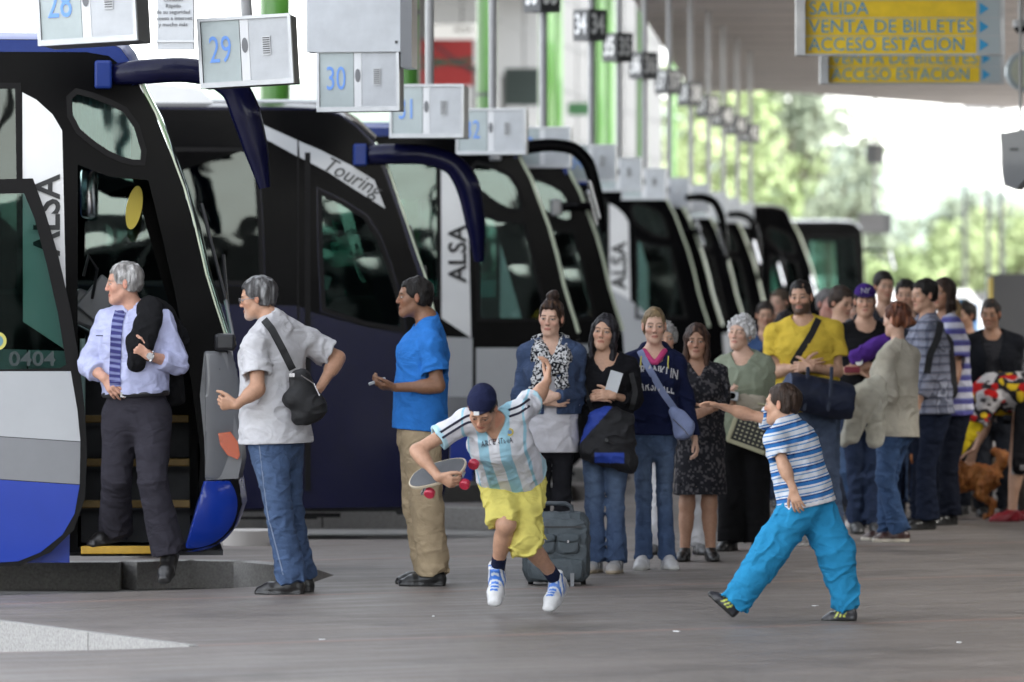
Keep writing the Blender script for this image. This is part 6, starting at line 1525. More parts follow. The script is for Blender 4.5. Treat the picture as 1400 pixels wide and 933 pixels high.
old = person('person', 210, 1018, 'white-haired elderly woman with closed eyes in a sage green top', s=.91, w=1.08, yaw=-12, fem=True,
    head=(1011, 456, 0), hd=(-26, -4, -4), hs=.95, neck=(1016, 491), pel=(1019, 597), belly=.02,
    arms=dict(RE=(991, 545, -.04), RW=(997, 548, -.24), RH=dict(dir=(-.2, -.5, .9), palm=(1, -.2, 0), curl=.6), LE=(1046, 545, -.02), LW=(1019, 553, -.22), LH=dict(dir=(-.9, -.2, .2), palm=(0, 1, -.3), curl=.6)),
    legs=dict(LK=(1030, 680, 0), LA=(1036, None, 0), RK=(1003, 680, 0), RA=(999, None, .02), LF=(-5, 0), RF=(-30, 0)),
    skin='fair', hair=dict(style='curly', color=(.52, .51, .51), t=.016, high=(.68, .68, .68)), face=dict(brow=(.3, .27, .25), closed=True),
    top=dict(color=(.24, .27, .20), e=.016, hem=-.02, loose=.02, neck='low', vd=.03, sleeve=1.55, arm=.02, seed=34, name='sage_top'),
    bottom=dict(kind='trousers', color=(.008, .008, .009), hemr=.088, kneer=.085, loose=.014, seed=20, fold=.012, freq=(12, 12, 5)),
    shoes=dict(color=(.015, .015, .015)))
ye = person('person', 205, 1108, 'bearded man in a yellow T-shirt with crossed arms and a bag strap', s=1.04, w=1.10, yaw=-6,
    head=(1094, 407, 0), hd=(-14, 2, 3), hs=.98, neck=(1098, 444), pel=(1106, 562), sw=1.04,
    arms=dict(RE=(1058, 509, -.04), RW=(1094, 500, -.24), RH=dict(dir=(1, 0, .1), palm=(0, 1, 0), curl=.4), LE=(1143, 508, -.04), LW=(1104, 503, -.28), LH=dict(dir=(-1, .2, .1), palm=(0, 1, -.3), curl=.5)),
    legs=dict(LK=(1128, 655, 0), LA=(1138, None, 0), RK=(1102, 655, -.05), RA=(1096, None, -.1), LF=(15, 0), RF=(-12, 0)),
    skin='light', hair=dict(style='short', color=(.012, .009, .008), t=.007, line=-.004), face=dict(brow=(.012, .009, .008), beard=(.02, .014, .012, .85), full=True),
    top=dict(color=(.60, .43, .055), sleeve=.62, sr=.080, e=.016, loose=.02, hem=.0, neck='crew', seed=35, fold=.018),
    bottom=dict(kind='trousers', color=(.06, .085, .14), wash=(.12, .15, .22), mat=M_DENIM, hemr=.078, kneer=.082, seed=23, loose=.006),
    shoes=dict(color=(.2, .2, .2), pattern=sneaker((.16, .16, .16), (.4, .4, .4)), sole=(.4, .4, .4)))
pu = person('person', 195, 1183, 'young man in a purple baseball cap and black T-shirt', s=1.02, w=.96, yaw=2, detail=2,
    head=(1182, 412, 0), hd=(-3, 2, 0), hs=.97, neck=(1182, 447), pel=(1180, 566),
    arms=dict(RE=(1153, 506, -.02), RW=(1172, 506, -.24), RH=dict(dir=(.9, 0, -.3), curl=.5), LE=(1213, 506, -.02), LW=(1186, 500, -.26), LH=dict(dir=(-1, .1, .0), palm=(0, 1, 0), curl=.4)),
    legs=dict(LA=(1196, None, 0), RA=(1170, None, .05), LK=(1192, 655, 0), RK=(1172, 655, .02)),
    skin='light', hair=dict(style='short', color=(.02, .014, .01), t=.009), face=dict(brow=(.02, .014, .012)), cap=dict(color=(.050, .020, .16), vcolor=(.03, .015, .09), turn=0),
    top=dict(color=(.008, .008, .009), sleeve=.6, sr=.072, hem=-.03, seed=36, nr=1.08), bottom=dict(kind='trousers', color=DJEAN, mat=M_DENIM, seed=24), shoes=dict(color=(.05, .05, .05)))
cg = person('person', 202, 1224, 'young woman with tied auburn hair in a cream cardigan, seen from behind', s=.94, w=.95, yaw=-150, hyaw=-120, fem=True, detail=1,
    head=(1224, 437, 0), hd=(-128, 4, 0), hs=.95, neck=(1226, 476), pel=(1222, 585),
    arms=dict(LS=(1208, 490, -.14), LE=(1211, 541, -.20), LW=(1180, 545, -.24), LH=dict(dir=(-1, 0, 0), palm=(0, 0, 1), curl=.6), RS=(1245, 488, .08), RE=(1240, 541, .18), RW=(1205, 545, .2)),
    legs=dict(LK=(1208, 655, -.08), LA=(1229, None, -.05), RK=(1214, 655, .08), RA=(1215, None, .12), LF=(-95, 0), RF=(-110, 0)),
    skin='fair', hair=dict(style='pony', color=(.075, .022, .010), len=.24, t=.010, nz=.010, high=(.20, .07, .03)), 
    top=dict(color=(.44, .41, .34), sleeve=1.9, arm=.024, e=.018, loose=.03, hem=-.06, neck='crew', seed=37, name='cream_cardigan', fold=.016),
    bottom=dict(kind='trousers', color=(.035, .07, .15), wash=(.09, .14, .25), mat=M_DENIM, hemr=.066, kneer=.062, seed=25, loose=-.002),
    shoes=dict(color=(.05, .02, .016), pattern=sneaker((.045, .018, .015), None, (.055, .025, .02), None), sole=(.5, .46, .38), sh=.03, size=1.05, high=.04))
def plaid(v, p):
    u = (v - p.PE) @ p.Ls; t = (v - p.PE) @ p.U; a = np.mod(u, .055) < .02; b = np.mod(t, .055) < .02; a2 = np.mod(u + .02, .055) < .004; b2 = np.mod(t + .02, .055) < .004
    c = np.tile(V(.22, .23, .28), (len(v), 1)); c[a] *= .45; c[b] *= .5; c[a2 | b2] = (.40, .40, .44); return c
def polo(v, p):
    t = (v - p.PE) @ p.U; m = np.mod(t, .085); c = np.tile(V(.46, .46, .55), (len(v), 1)); c[m < .036] = (.085, .08, .26); c[(m > .036) & (m < .046)] = (.18, .20, .40); return c
pl = person('person', 191, 1268, 'young man in a grey plaid shirt with a backpack strap', s=1.02, w=1.0, yaw=-70, hyaw=-60, detail=2,
    head=(1262, 404, 0), hd=(-60, 6, 0), hs=.97, neck=(1268, 438), pel=(1270, 562),
    arms=dict(LS=(1264, 452, -.18), LE=(1268, 507, -.2), LW=(1252, 545, -.28), RE=(1276, 507, .2), RW=(1262, 545, .1)),
    legs=dict(LK=(1263, 640, -.1), LA=(1266, None, -.1), RK=(1262, 640, .1), RA=(1262, None, .15)),
    skin='light', hair=dict(style='short', color=(.010, .008, .007), t=.012), top=dict(color=(.2, .2, .25), mat=stripe_mat('plaid_cloth', 0, .06, 0, [(0, (.62, .62, .68)), (.35, (.30, .30, .34)), (.40, (.9, .9, .95)), (.46, (.35, .36, .42)), (.75, (.62, .62, .68))], second=(1, .06, 0, [(0, (.42, .44, .50)), (.35, (.16, .17, .21)), (.40, (.55, .55, .6)), (.46, (.18, .19, .24)), (.75, (.42, .44, .50))])), pat=lambda v, p: ((v - p.PE) @ p.Ls + v[:, 1] * .3, (v - p.PE) @ p.U, v[:, 2] * 0), sleeve=1.9, arm=.022, e=.018, loose=.03, hem=-.02, seed=38),
    bottom=dict(kind='trousers', color=(.010, .014, .028), seed=26, hemr=.08), shoes=dict(color=(.01, .01, .01)))
po = person('person', 187, 1294, 'man in a purple and white striped polo shirt, bare forearm down', s=1.04, w=1.04, yaw=-50, hyaw=-50, detail=2,
    head=(1288, 402, 0), hd=(-40, 0, 0), hs=.97, neck=(1292, 438), pel=(1294, 560),
    arms=dict(LS=(1300, 452, -.16), LE=(1303, 505, -.18), LW=(1292, 545, -.28), RE=(1280, 505, .2), RW=(1270, 545, .2)),
    legs=dict(LK=(1294, 640, -.1), LA=(1296, None, -.1), RK=(1284, 640, .1), RA=(1283, None, .15)),
    skin='tan', hair=dict(style='long', color=(.035, .02, .014), len=.18, t=.010), top=dict(color=(.3, .3, .5), mat=stripe_mat('polo_stripes', 1, .085, 0, [(0, (.50, .50, .58)), (.48, (.085, .08, .26)), (.86, (.18, .20, .40))]), pat=lambda v, p: (v[:, 0], (v - p.PE) @ p.U, v[:, 2] * 0), sleeve=.66, sr=.078, e=.018, loose=.025, hem=-.04, seed=39),
    bottom=dict(kind='trousers', color=(.008, .010, .018), seed=27, hemr=.08), shoes=dict(color=(.01, .01, .01)))
person('person', 181, 1236, 'dark-haired man looking out between the cream cardigan and the plaid shirt', s=1.03, yaw=0, detail=2, head=(1237, 404, 0), hd=(-10, 2, 0), hs=.98, neck=(1238, 438), pel=(1240, 560),
    skin='light', hair=dict(style='short', color=(.012, .010, .009), t=.017, nz=.01), face=dict(brow=(.012, .01, .01)), top=dict(color=(.02, .022, .03), sleeve=1.9, seed=40), bottom=dict(kind='trousers', color=(.02, .03, .06)), shoes=dict(color=(.02, .02, .02)))
person('person', 178, 1304, 'woman with long dark blond hair and a black vest behind the striped polo', s=.97, w=.95, yaw=-30, fem=True, detail=2, head=(1296, 428, 0), hd=(-35, 4, 0), hs=.95, neck=(1300, 461), pel=(1303, 570),
    skin='light', hair=dict(style='long', color=(.20, .12, .05), len=.27, t=.013, high=(.36, .25, .12)), top=dict(color=(.012, .012, .014), sleeve=.5, seed=41), bottom=dict(kind='trousers', color=(.01, .012, .018)), shoes=dict(color=(.02, .02, .02)))
person('person', 176, 1209, 'dark-haired man half hidden behind the purple cap', s=1.06, yaw=0, detail=3, head=(1208, 392, 0), hd=(15, 4, 0), hs=.98, neck=(1210, 428), pel=(1212, 550),
    skin='light', hair=dict(style='short', color=(.014, .010, .009), t=.014), top=dict(color=(.03, .03, .035), sleeve=1.9), bottom=dict(kind='trousers', color=(.03, .05, .10)), shoes=dict(color=(.02, .02, .02)))
bh = person('person', 190, 1156, 'brown-haired young man looking down between the yellow and black T-shirts', s=1.01, yaw=-30, hyaw=-40, detail=2, head=(1150, 414, 0), hd=(40, 14, 0), hs=.96, neck=(1148, 446), pel=(1160, 568),
    legs=dict(LK=(1190, 630, -.15), LA=(1176, None, .0), RK=(1160, 640, 0), RA=(1184, None, .3)), skin='light', hair=dict(style='short', color=(.035, .022, .016), t=.014), top=dict(color=(.15, .15, .17), sleeve=1.9, seed=42),
    bottom=dict(kind='trousers', color=(.04, .08, .17), mat=M_DENIM, wash=(.12, .18, .3), seed=29, hemr=.08), shoes=dict(color=(.4, .38, .36), sole=(.5, .5, .5)))
person('person', 178, 1131, 'reddish-faced grey-haired man just behind the yellow T-shirt', s=1.0, yaw=0, detail=3, head=(1131, 416, 0), hd=(30, 4, 0), hs=.98, neck=(1130, 448), pel=(1132, 560),
    skin=(.55, .28, .22), hair=dict(style='short', color=(.14, .13, .13), t=.008, line=.02), top=dict(color=(.30, .28, .30), sleeve=1.9), bottom=dict(kind='trousers', color=(.05, .06, .09)), shoes=dict(color=(.02, .02, .02)))
person('person', 170, 1046, 'short-haired man in a blue top far behind the elderly woman', s=.98, yaw=0, detail=3, head=(1046, 432, 0), hd=(0, 4, 0), hs=.96, neck=(1047, 464), pel=(1048, 560),
    skin='light', hair=dict(style='short', color=(.03, .02, .016), t=.008), top=dict(color=(.05, .09, .20), sleeve=1.9), bottom=dict(kind='trousers', color=(.03, .04, .07)), shoes=dict(color=(.02, .02, .02)))
person('person', 160, 1064, 'pale face looking over the shoulder of the farther waiting people', s=1.02, yaw=0, detail=3, head=(1064, 414, 0), hd=(-30, 4, 0), hs=.96, neck=(1065, 445), pel=(1066, 545),
    skin='fair', hair=dict(style='short', color=(.10, .07, .05), t=.010), top=dict(color=(.02, .02, .03), sleeve=1.9), bottom=dict(kind='trousers', color=(.03, .04, .07)), shoes=dict(color=(.02, .02, .02)))
person('person', 172, 1073, 'dark-haired woman in a navy hood beside the yellow T-shirt', s=.93, yaw=0, fem=True, detail=3, head=(1072, 446, 0), hd=(-20, 12, 0), hs=.95, neck=(1072, 477), pel=(1074, 565),
    skin='light', hair=dict(style='bob', color=(.02, .016, .02), len=.16), top=dict(color=(.015, .02, .05), sleeve=1.9), bottom=dict(kind='trousers', color=(.03, .04, .07)), shoes=dict(color=(.02, .02, .02)))
bj = person('person', 180, 1358, 'short-haired man in an open black jacket standing before the black cabinet', s=.96, w=1.06, yaw=-5, detail=2, head=(1353, 430, 0), hd=(-16, 8, 0), hs=.96, neck=(1356, 462), pel=(1358, 565),
    arms=dict(RE=(1330, 518, .03), RW=(1334, 560, .0), LE=(1385, 518, .03), LW=(1382, 560, .0)), skin='tan', hair=dict(style='short', color=(.03, .025, .022), t=.005, line=.006), face=dict(beard=(.10, .08, .07, .3), full=True),
    top=dict(color=(.022, .022, .025), neck='crew', sleeve=.5, hem=-.02, nr=1.1, over=dict(color=(.008, .009, .012), hem=-.06, open=.055, sleeve=1.95, e=.03, name='black_jacket')),
    bottom=dict(kind='trousers', color=(.02, .022, .028)), shoes=dict(color=(.02, .02, .02)))
# bent figure in fancy dress
def clown(v, p):
    n1, n2, n3 = noise3(v * 14), noise3(v * 17 + 40), noise3(v * 30 + 9); c = np.tile(V(.02, .018, .02), (len(v), 1)); c[n1 > .05] = (.42, .40, .40); c[n2 > .28] = (.38, .012, .012); c[(n3 > .55)] = (.04, .035, .04); c[(n1 < -.45)] = (.55, .38, .02); return c
cl = person('person', 184, 1378, 'bent figure in a red, white and black patchwork costume with a yellow sleeve', s=.92, w=1.05, yaw=-95, hyaw=-95, detail=2, head=(1331, 556, .05), hd=(-95, 70, 0), hs=.98, neck=(1345, 535, 0), pel=(1400, 538, 0),
    arms=dict(LS=(1348, 545, -.16), LE=(1332, 582, -.2), LW=(1308, 612, -.2), LH=dict(dir=(-.4, 0, -1), curl=.5), RE=(1350, 580, .15), RW=(1335, 615, .15)),
    legs=dict(LK=(1386, 630, -.1), LA=(1381, None, -.1), RK=(1408, 630, .1), RA=(1412, None, .1), LF=(-85, 0), RF=(-85, 0)), skin='light', hair=dict(style='curly', color=(.030, .012, .010), t=.035, nz=.02),
    top=dict(color=(.3, .1, .1), pattern=clown, sleeve=.9, sr=.075, e=.03, hem=-.02, fold=.02), bottom=dict(kind='shorts', color=(.012, .012, .014), len=1.1, hemr=.12, bare=True, name='shorts',
    pattern=lambda v, p: np.where(((v[:, 2] < .42) & (noise3(v * 25) > 0))[:, None], V(.40, .38, .38), V(.012, .012, .014))), shoes=dict(color=(.22, .012, .02), sole=(.2, .01, .02)))
v_, q_ = surf(Shape([Prim(cl.EJ['L'] * .75 + cl.SJ['L'] * .25, cl.WJ['L'], .056, .048)], disp=folds(.012)), .009); np_mesh('yellow_sleeve', v_, q_, M_CLOTH, cl.root, np.tile(V(.62, .46, .02), (len(v_), 1)))

person('person', 172, 1168, 'pale young woman with dark fringe behind the black T-shirt, far back', s=.95, fem=True, yaw=0, detail=3, head=(1167, 424, 0), hd=(20, 4, 0), hs=.95, neck=(1168, 455), pel=(1170, 555),
    skin='fair', hair=dict(style='bob', color=(.02, .014, .012), len=.17), top=dict(color=(.14, .03, .04), sleeve=1.9), bottom=dict(kind='trousers', color=(.03, .05, .09)), shoes=dict(color=(.1, .1, .1)))
person('person', 168, 1254, 'dark-haired head between the plaid shirt and the man looking out', s=1.0, yaw=20, detail=3, head=(1254, 418, 0), hd=(30, 4, 0), hs=.96, neck=(1254, 449), pel=(1254, 550),
    skin='tan', hair=dict(style='short', color=(.012, .01, .01)), top=dict(color=(.03, .05, .04), sleeve=1.9), bottom=dict(kind='trousers', color=(.02, .02, .03)), shoes=dict(color=(.02, .02, .02)))
person('person', 164, 1322, 'small dark figure between the striped polo and the man in the black jacket', s=.94, yaw=-20, detail=3, head=(1319, 432, 0), hd=(-50, 6, 0), hs=.95, neck=(1321, 461), pel=(1323, 550),
    skin='mid', hair=dict(style='short', color=(.015, .012, .01)), top=dict(color=(.02, .02, .025), sleeve=1.9), bottom=dict(kind='trousers', color=(.012, .014, .02)), shoes=dict(color=(.02, .02, .02)))
# ---------------------------------------------------------------- loose things held, worn over a shoulder or standing
M_NYL = mat('nylon', rough=.6, attr=True, noise=.15, nscale=20, bump=.35, bscale=180, spec=.3)
def thing_at(p, name, label, cat, group=None):
    return tag(empty(name, tuple(p.root.location)), label, cat, group)
def pb(p, *q): return p.W(q)
def box_prim(c, R, half, r=.02, k=.02):
    """rounded slab made of a fat capsule cut by planes"""
    R = np.array(R, float); cuts = []
    for i in range(3):
        for sg in (1, -1): cuts.append((c + R[i] * sg * half[i], R[i] * sg))
    return Prim(c, None, V(*half) * 1.32 + r, R=R, k=k, cuts=tuple(cuts))
def sblob(root, name, prims, color, m=M_NYL, h=.007, fold=.01, freq=(12, 12, 16), seed=1, subs=(), cuts=(), pat=None):
    sh = Shape(prims, cuts, subs, folds(fold, freq, seed, base=.8)); v, q = surf(sh, h); c = pat(v) if pat else np.tile(np.array(color, float), (len(v), 1))
    return np_mesh(name, v, q, m, root, c), sh

# grey man's shoulder bag
t = thing_at(g, 'shoulder_bag', 'black shoulder bag slung across the back of the grey T-shirt man', 'bag')
o, sh = sblob(t, 'pouch', [Prim(pb(g, 413, 515, -.24), pb(g, 424, 565, -.24), V(.055, .045), V(.095, .055), side=(1, 0, 0)), Prim(pb(g, 402, 545, -.25), pb(g, 436, 552, -.24), .05, .05, k=.03)], (.010, .010, .011), fold=.014)
strap(g, [(363, 437), (374, 450), (390, 480), (402, 505)], .042, (.012, .012, .013), parent=t)
mb = MB(); q = pb(g, 403, 512, -.30); mb.box(tuple(q), (.03, .012, .02)); mb.build('buckle', M_CHROME, t)
mb = MB(); a, b = pb(g, 415, 512, -.29), pb(g, 440, 540, -.285); mb.tube([tuple(a), tuple((a + b) / 2 + V(.02, 0, .01)), tuple(b)], .004, 6); mb.build('zip', M_STEEL if 'M_STEEL' in globals() else M_CHROME, t)
# his glasses
mb = MB()
for e in (-1, 1):
    c = g.Hp(e * .032, .103, .000); mb.tube([tuple(c + (g.HR[0] * math.cos(a) * .023 + g.HR[2] * math.sin(a) * .016)) for a in np.linspace(0, 2 * math.pi, 17)], .0016, 5, caps=False)
    mb.tube([tuple(g.Hp(e * .055, .100, .003)), tuple(g.Hp(e * .077, .06, .005)), tuple(g.Hp(e * .082, .0, .002))], .0018, 5)
mb.tube([tuple(g.Hp(-.009, .106, .003)), tuple(g.Hp(.009, .106, .003))], .0016, 5); mb.build('glasses', mat('glasses_metal', (.25, .25, .26), .3, .8), g.root, smooth=True)
# device in the blue man's hands
t = thing_at(bl, 'mobile_phone', 'small grey device held in both hands by the blue T-shirt man', 'phone')
mb = MB(); q = (bl.Hc['L'] + bl.Hc['R']) / 2 + V(-.035, -.02, .03); mb.box(tuple(q), (.10, .055, .018), Matrix.Rotation(-.35, 3, 'Y'), bev=.004); mb.build('case', mat('phone_grey', (.25, .26, .28), .3, .3), t)
mb = MB(); mb.box(tuple(q + V(.003, 0, .0095)), (.075, .045, .003), Matrix.Rotation(-.35, 3, 'Y')); mb.build('screen', M_BLACKP, t)
# skateboard under the running boy's arm
t = thing_at(rb, 'skateboard', 'grey topped skateboard with red wheels held under the running boy\'s arm', 'skateboard')
c = rb.W((601, 645, -.37)); ax = nrm(V(74, 0, 20) / 75 + V(0, -.55, 0)); up = nrm(V(-.20, -.55, .80)); up = nrm(up - ax * up.dot(ax)); wd = np.cross(up, ax)
R3 = Matrix((ax, wd, up)).transposed()
def deck(z0, z1, gr=0.0):
    loop = []; hl, hw = .165 + gr, .098 + gr
    for a in np.linspace(0, 2 * math.pi, 40, endpoint=False):
        ca, sa = math.cos(a), math.sin(a); loop.append((math.copysign(abs(ca) ** .75, ca) * hl, math.copysign(abs(sa) ** .8, sa) * hw))
    n = len(loop); f = lambda x, y, z: Vector(c) + R3 @ Vector((x, y, z + .18 * max(0, abs(x) - .10) ** 1.0 * .5 + y * y * .6))
    m_ = MB(); top = [f(x, y, z1) for x, y in loop]; bot = [f(x, y, z0) for x, y in loop]; m_.add(top + bot + [f(0, 0, z1), f(0, 0, z0)], [(i, (i + 1) % n, 2 * n) for i in range(n)] + [(n + (i + 1) % n, n + i, 2 * n + 1) for i in range(n)] + [(i, (i + 1) % n, n + (i + 1) % n, n + i) for i in range(n)]); return m_
deck(-.006, .006).build('deck', mat('deck_wood', (.45, .38, .28), .5, noise=.1), t, smooth=True)
deck(.0065, .009, -.007).build('grip', mat('grip_grey', (.085, .088, .095), .9, noise=.15, bump=.3, bscale=300), t, smooth=True)
for sx_ in (-.10, .11):
    mb = MB(); mb.box(tuple(Vector(c) + R3 @ Vector((sx_, 0, -.028))), (.05, .05, .035), R3, bev=.006); mb.cyl(tuple(Vector(c) + R3 @ Vector((sx_, -.075, -.045))), tuple(Vector(c) + R3 @ Vector((sx_, .075, -.045))), .007, 8); tr_ = mb.build('truck', M_CHROME, t)
    for sy_ in (-.082, .082):
        mb = MB(); a_ = Vector(c) + R3 @ Vector((sx_ + .05, sy_ - .018, -.045)); b_ = Vector(c) + R3 @ Vector((sx_ + .05, sy_ + .018, -.045)); mb.tube([a_, a_.lerp(b_, .2), a_.lerp(b_, .8), b_], [.022, .028, .028, .022], 20); mb.build('wheel', mat('wheel_red', (.42, .02, .05), .35), tr_, smooth=True)
# suitcase
k = 238; LPs = LP(k, 760); t = empty('suitcase', ((760 - 700) / k, FPX / k - .22, 0), math.radians(-4), 'grey fabric suitcase with front pockets standing by the woman with the scarf', 'suitcase')
grey = (.070, .085, .095); I3 = np.eye(3)
def slab(c, half, r=.03): return Prim(c, None, V(half[0], half[1], half[2]) * 1.3, R=I3, k=.01, cuts=tuple((c + I3[i] * s_ * half[i], I3[i] * s_) for i in range(3) for s_ in (1, -1)))
sblob(t, 'body', [slab(V(0, .02, .215), (.185, .10, .195))], grey, fold=.012, seed=3, h=.006)
sblob(t, 'front_panel', [slab(V(.012, -.10, .20), (.165, .035, .175))], grey, fold=.012, seed=5, h=.006)
for x_ in (-.058, .078):
    o, _ = sblob(t, 'pocket', [slab(V(x_, -.135, .235), (.058, .026, .050))], grey, fold=.005, h=.005); sblob(o, 'flap', [slab(V(x_, -.150, .272), (.060, .020, .022))], (.060, .075, .085), fold=.004, h=.005)
    mb = MB(); mb.box((x_, -.176, .255), (.010, .006, .014)); mb.build('clasp', M_CHROME, o)
sblob(t, 'lower_pocket', [slab(V(.012, -.138, .095), (.145, .022, .060))], (.065, .08, .09), fold=.006, h=.005)
mb = MB(); mb.box((.012, -.138, .335), (.28, .008, .010)); mb.build('zip', M_BLACKM, t); mb = MB(); mb.tube([(-.10, .02, .405), (-.095, .02, .445), (-.06, .02, .462), (.05, .02, .462), (.085, .02, .445), (.09, .02, .405)], .013, 8, flat=((0, 1, 0), 1.6)); mb.build('handle', mat('suitcase_dark', (.05, .06, .07), .6), t, smooth=True)
mb = MB(); mb.box((.10, -.163, .03), (.022, .004, .09)); mb.build('tag', M_MIDG, t)
for x_ in (-.15, .15):
    mb = MB(); mb.cyl((x_ - .014, .07, .028), (x_ + .014, .07, .028), .028, 16); mb.build('wheel', M_RUBBER, t, smooth=True)
# black tote with blue lining in front of the long-haired woman
t = thing_at(bk, 'tote_bag', 'large black and blue cloth tote on the arm of the woman with long black hair', 'bag')
q = lambda x, y, d=-.2: pb(bk, x, y, d)
o, sh = sblob(t, 'bag', [Prim(q(835, 570), q(830, 618), V(.13, .06), V(.165, .075), side=(1, 0, -.15), k=.03), Prim(q(806, 612), q(858, 632), .055, .055, k=.03)], (.010, .010, .012), fold=.018, seed=6,
    pat=lambda v: np.where(((v - q(796, 590))[:, [0, 2]] @ np.array([.75, -.66]) < .03)[:, None] | ((np.abs(v[:, 2] - q(0, 624)[2]) < .030) & (v[:, 0] > q(812, 0)[0]) & (v[:, 0] < q(852, 0)[0]))[:, None], V(.02, .05, .30), V(.010, .010, .012)))
strap(bk, [(862, 510), (868, 535), (862, 560)], .03, (.012, .012, .013), parent=t); strap(bk, [(796, 520), (803, 545), (812, 570)], .025, (.012, .012, .013), parent=t)
mb = MB(); mb.cyl(tuple(q(828, 600, -.30)), tuple(q(828, 600, -.262)), .011, 12); mb.build('button', M_DGREY, t)
# book or papers in the bend of her arm
t = thing_at(bk, 'folded_papers', 'folded grey papers tucked under the arm of the woman with long black hair', 'papers')
mb = MB(); mb.box(tuple(q(838, 522, -.20)), (.075, .02, .13), Matrix.Rotation(.3, 3, 'Y')); mb.build('sheets', M_BOXF, t)
# crossbody bag of the fair-haired woman
t = thing_at(bo, 'crossbody_bag', 'small pale blue crossbody bag on the hip of the navy hooded top', 'bag')
lav = (.20, .24, .40)
o, sh = sblob(t, 'pouch', [Prim(bo.W((926, 568, -.17)), bo.W((933, 590, -.17)), V(.045, .035), V(.062, .042), side=(1, 0, -.3)), Prim(bo.W((920, 562, -.16)), bo.W((940, 580, -.17)), .03, .035)], lav, h=.005, fold=.006)
strap(bo, [(874, 479), (884, 500), (904, 535), (922, 560)], .040, lav, parent=t)
mb = MB(); mb.tube([tuple(bo.W((918, 572, -.215))), tuple(bo.W((930, 583, -.222))), tuple(bo.W((939, 594, -.215)))], .003, 6); mb.build('zip', M_CHROME, t)
print_on(bo, 'FRANKLIN', 898, 507, 58, 13, (.50, .50, .52), rot=-6, bend=.9, bold=.02, shapes=[bo.topshape]); print_on(bo, 'MARSHALL', 893, 528, 58, 13, (.50, .50, .52), rot=-4, bend=.9, bold=.02, shapes=[bo.topshape])
sblob(bo.root, 'pink_collar', [Prim(bo.W((880, 481, -.03)), bo.W((892, 496, -.105)), .020, .016, k=.01), Prim(bo.W((908, 481, -.03)), bo.W((896, 496, -.105)), .020, .016, k=.01)], (.50, .06, .18), M_CLOTH, h=.004, fold=.003)
sblob(bo.root, 'hood', [Prim(bo.W((872, 487, .02)), bo.W((884, 476, .05)), .035, .035, k=.03), Prim(bo.W((916, 487, .02)), bo.W((906, 476, .05)), .035, .035, k=.03), Prim(bo.W((884, 478, .07)), bo.W((906, 478, .07)), .04, .04, k=.03)], (.010, .014, .045), M_CLOTH, h=.006, fold=.006)
for x_ in (876, 913):
    mb = MB(); mb.tube([tuple(bo.W((x_, 487, -.085))), tuple(bo.W((x_ - 1, 498, -.115))), tuple(bo.W((x_, 508, -.12)))], .004, 6); mb.build('drawstring', mat('yellow_cord', (.55, .50, .10), .8), bo.root, smooth=True)
# scarf of the woman with the bun
w_ = dn.W; blk = V(.012, .014, .02)
sc_ = [Prim(w_((737, 468, .02)), w_((738, 488, -.09)), .042, .050, k=.015), Prim(w_((770, 468, .02)), w_((770, 490, -.09)), .042, .050, k=.015), Prim(w_((738, 488, -.09)), w_((752, 502, -.15)), .050, .048, k=.015), Prim(w_((770, 490, -.09)), w_((756, 503, -.15)), .050, .048, k=.015),
    Prim(w_((742, 466, .05)), w_((766, 466, .05)), .040, .040, k=.015), Prim(w_((743, 496, -.14)), w_((735, 534, -.17)), V(.050, .026), V(.046, .02), k=.01), Prim(w_((766, 498, -.14)), w_((768, 526, -.16)), V(.042, .024), V(.038, .02), k=.01)]
sblob(dn.root, 'scarf', sc_, blk, M_CLOTH, h=.0040, fold=.018, freq=(26, 26, 26), pat=lambda v: np.where((noise3(v * 120) > -.02)[:, None], V(.60, .60, .60), blk))
# elderly woman's basket, camera and jacket
t = thing_at(old, 'basket_bag', 'cream and black lattice bag carried by the elderly woman', 'bag')
c = Vector(old.W((1026, 588, -.24))); Rb = Matrix.Rotation(math.radians(20), 3, 'Y') @ Matrix.Rotation(math.radians(-12), 3, 'Z')
cream = mat('bag_cream', (.42, .40, .26), .6, noise=.1)
mb = MB(); mb.box(tuple(c), (.235, .11, .20), Rb, bev=.012); mb.build('body', mat('bag_black', (.014, .014, .013), .6), t)
for (dx, dz, sx_, sz_) in ((-.122, 0, .03, .215), (.0, -.108, .26, .028), (0, .102, .25, .014)):
    mb = MB(); mb.box(tuple(c + Rb @ Vector((dx, -.002, dz))), (sx_, .118, sz_), Rb, bev=.006); mb.build('side_panel', cream, t)
mb = MB()
for i in range(7):
    for j in range(7): mb.box(tuple(c + Rb @ Vector((-.085 + i * .031, -.058, -.075 + j * .027))), (.014, .006, .012), Rb)
mb.build('lattice', cream, t)
mb = MB(); mb.tube([tuple(c + Rb @ Vector((-.08, -.02, .10))), tuple(c + Rb @ Vector((-.07, -.02, .17))), tuple(c + Rb @ Vector((.05, -.02, .19))), tuple(c + Rb @ Vector((.08, -.02, .10)))], .009, 8); mb.build('handle', cream, t, smooth=True)
t = thing_at(old, 'compact_camera', 'silver compact camera held up by the elderly woman', 'camera')
mb = MB(); q = old.W((996, 540, -.31)); mb.box(tuple(q), (.10, .03, .06), Matrix.Rotation(.15, 3, 'Y'), bev=.006); mb.build('case', mat('camera_silver', (.35, .36, .38), .35, .5), t); mb = MB(); mb.cyl(tuple(q + V(.01, -.03, 0)), tuple(q), .020, 16); mb.build('lens', M_BLACKP, t, smooth=True)
t = thing_at(old, 'folded_jacket', 'beige jacket folded over the elderly woman\'s forearm', 'jacket')
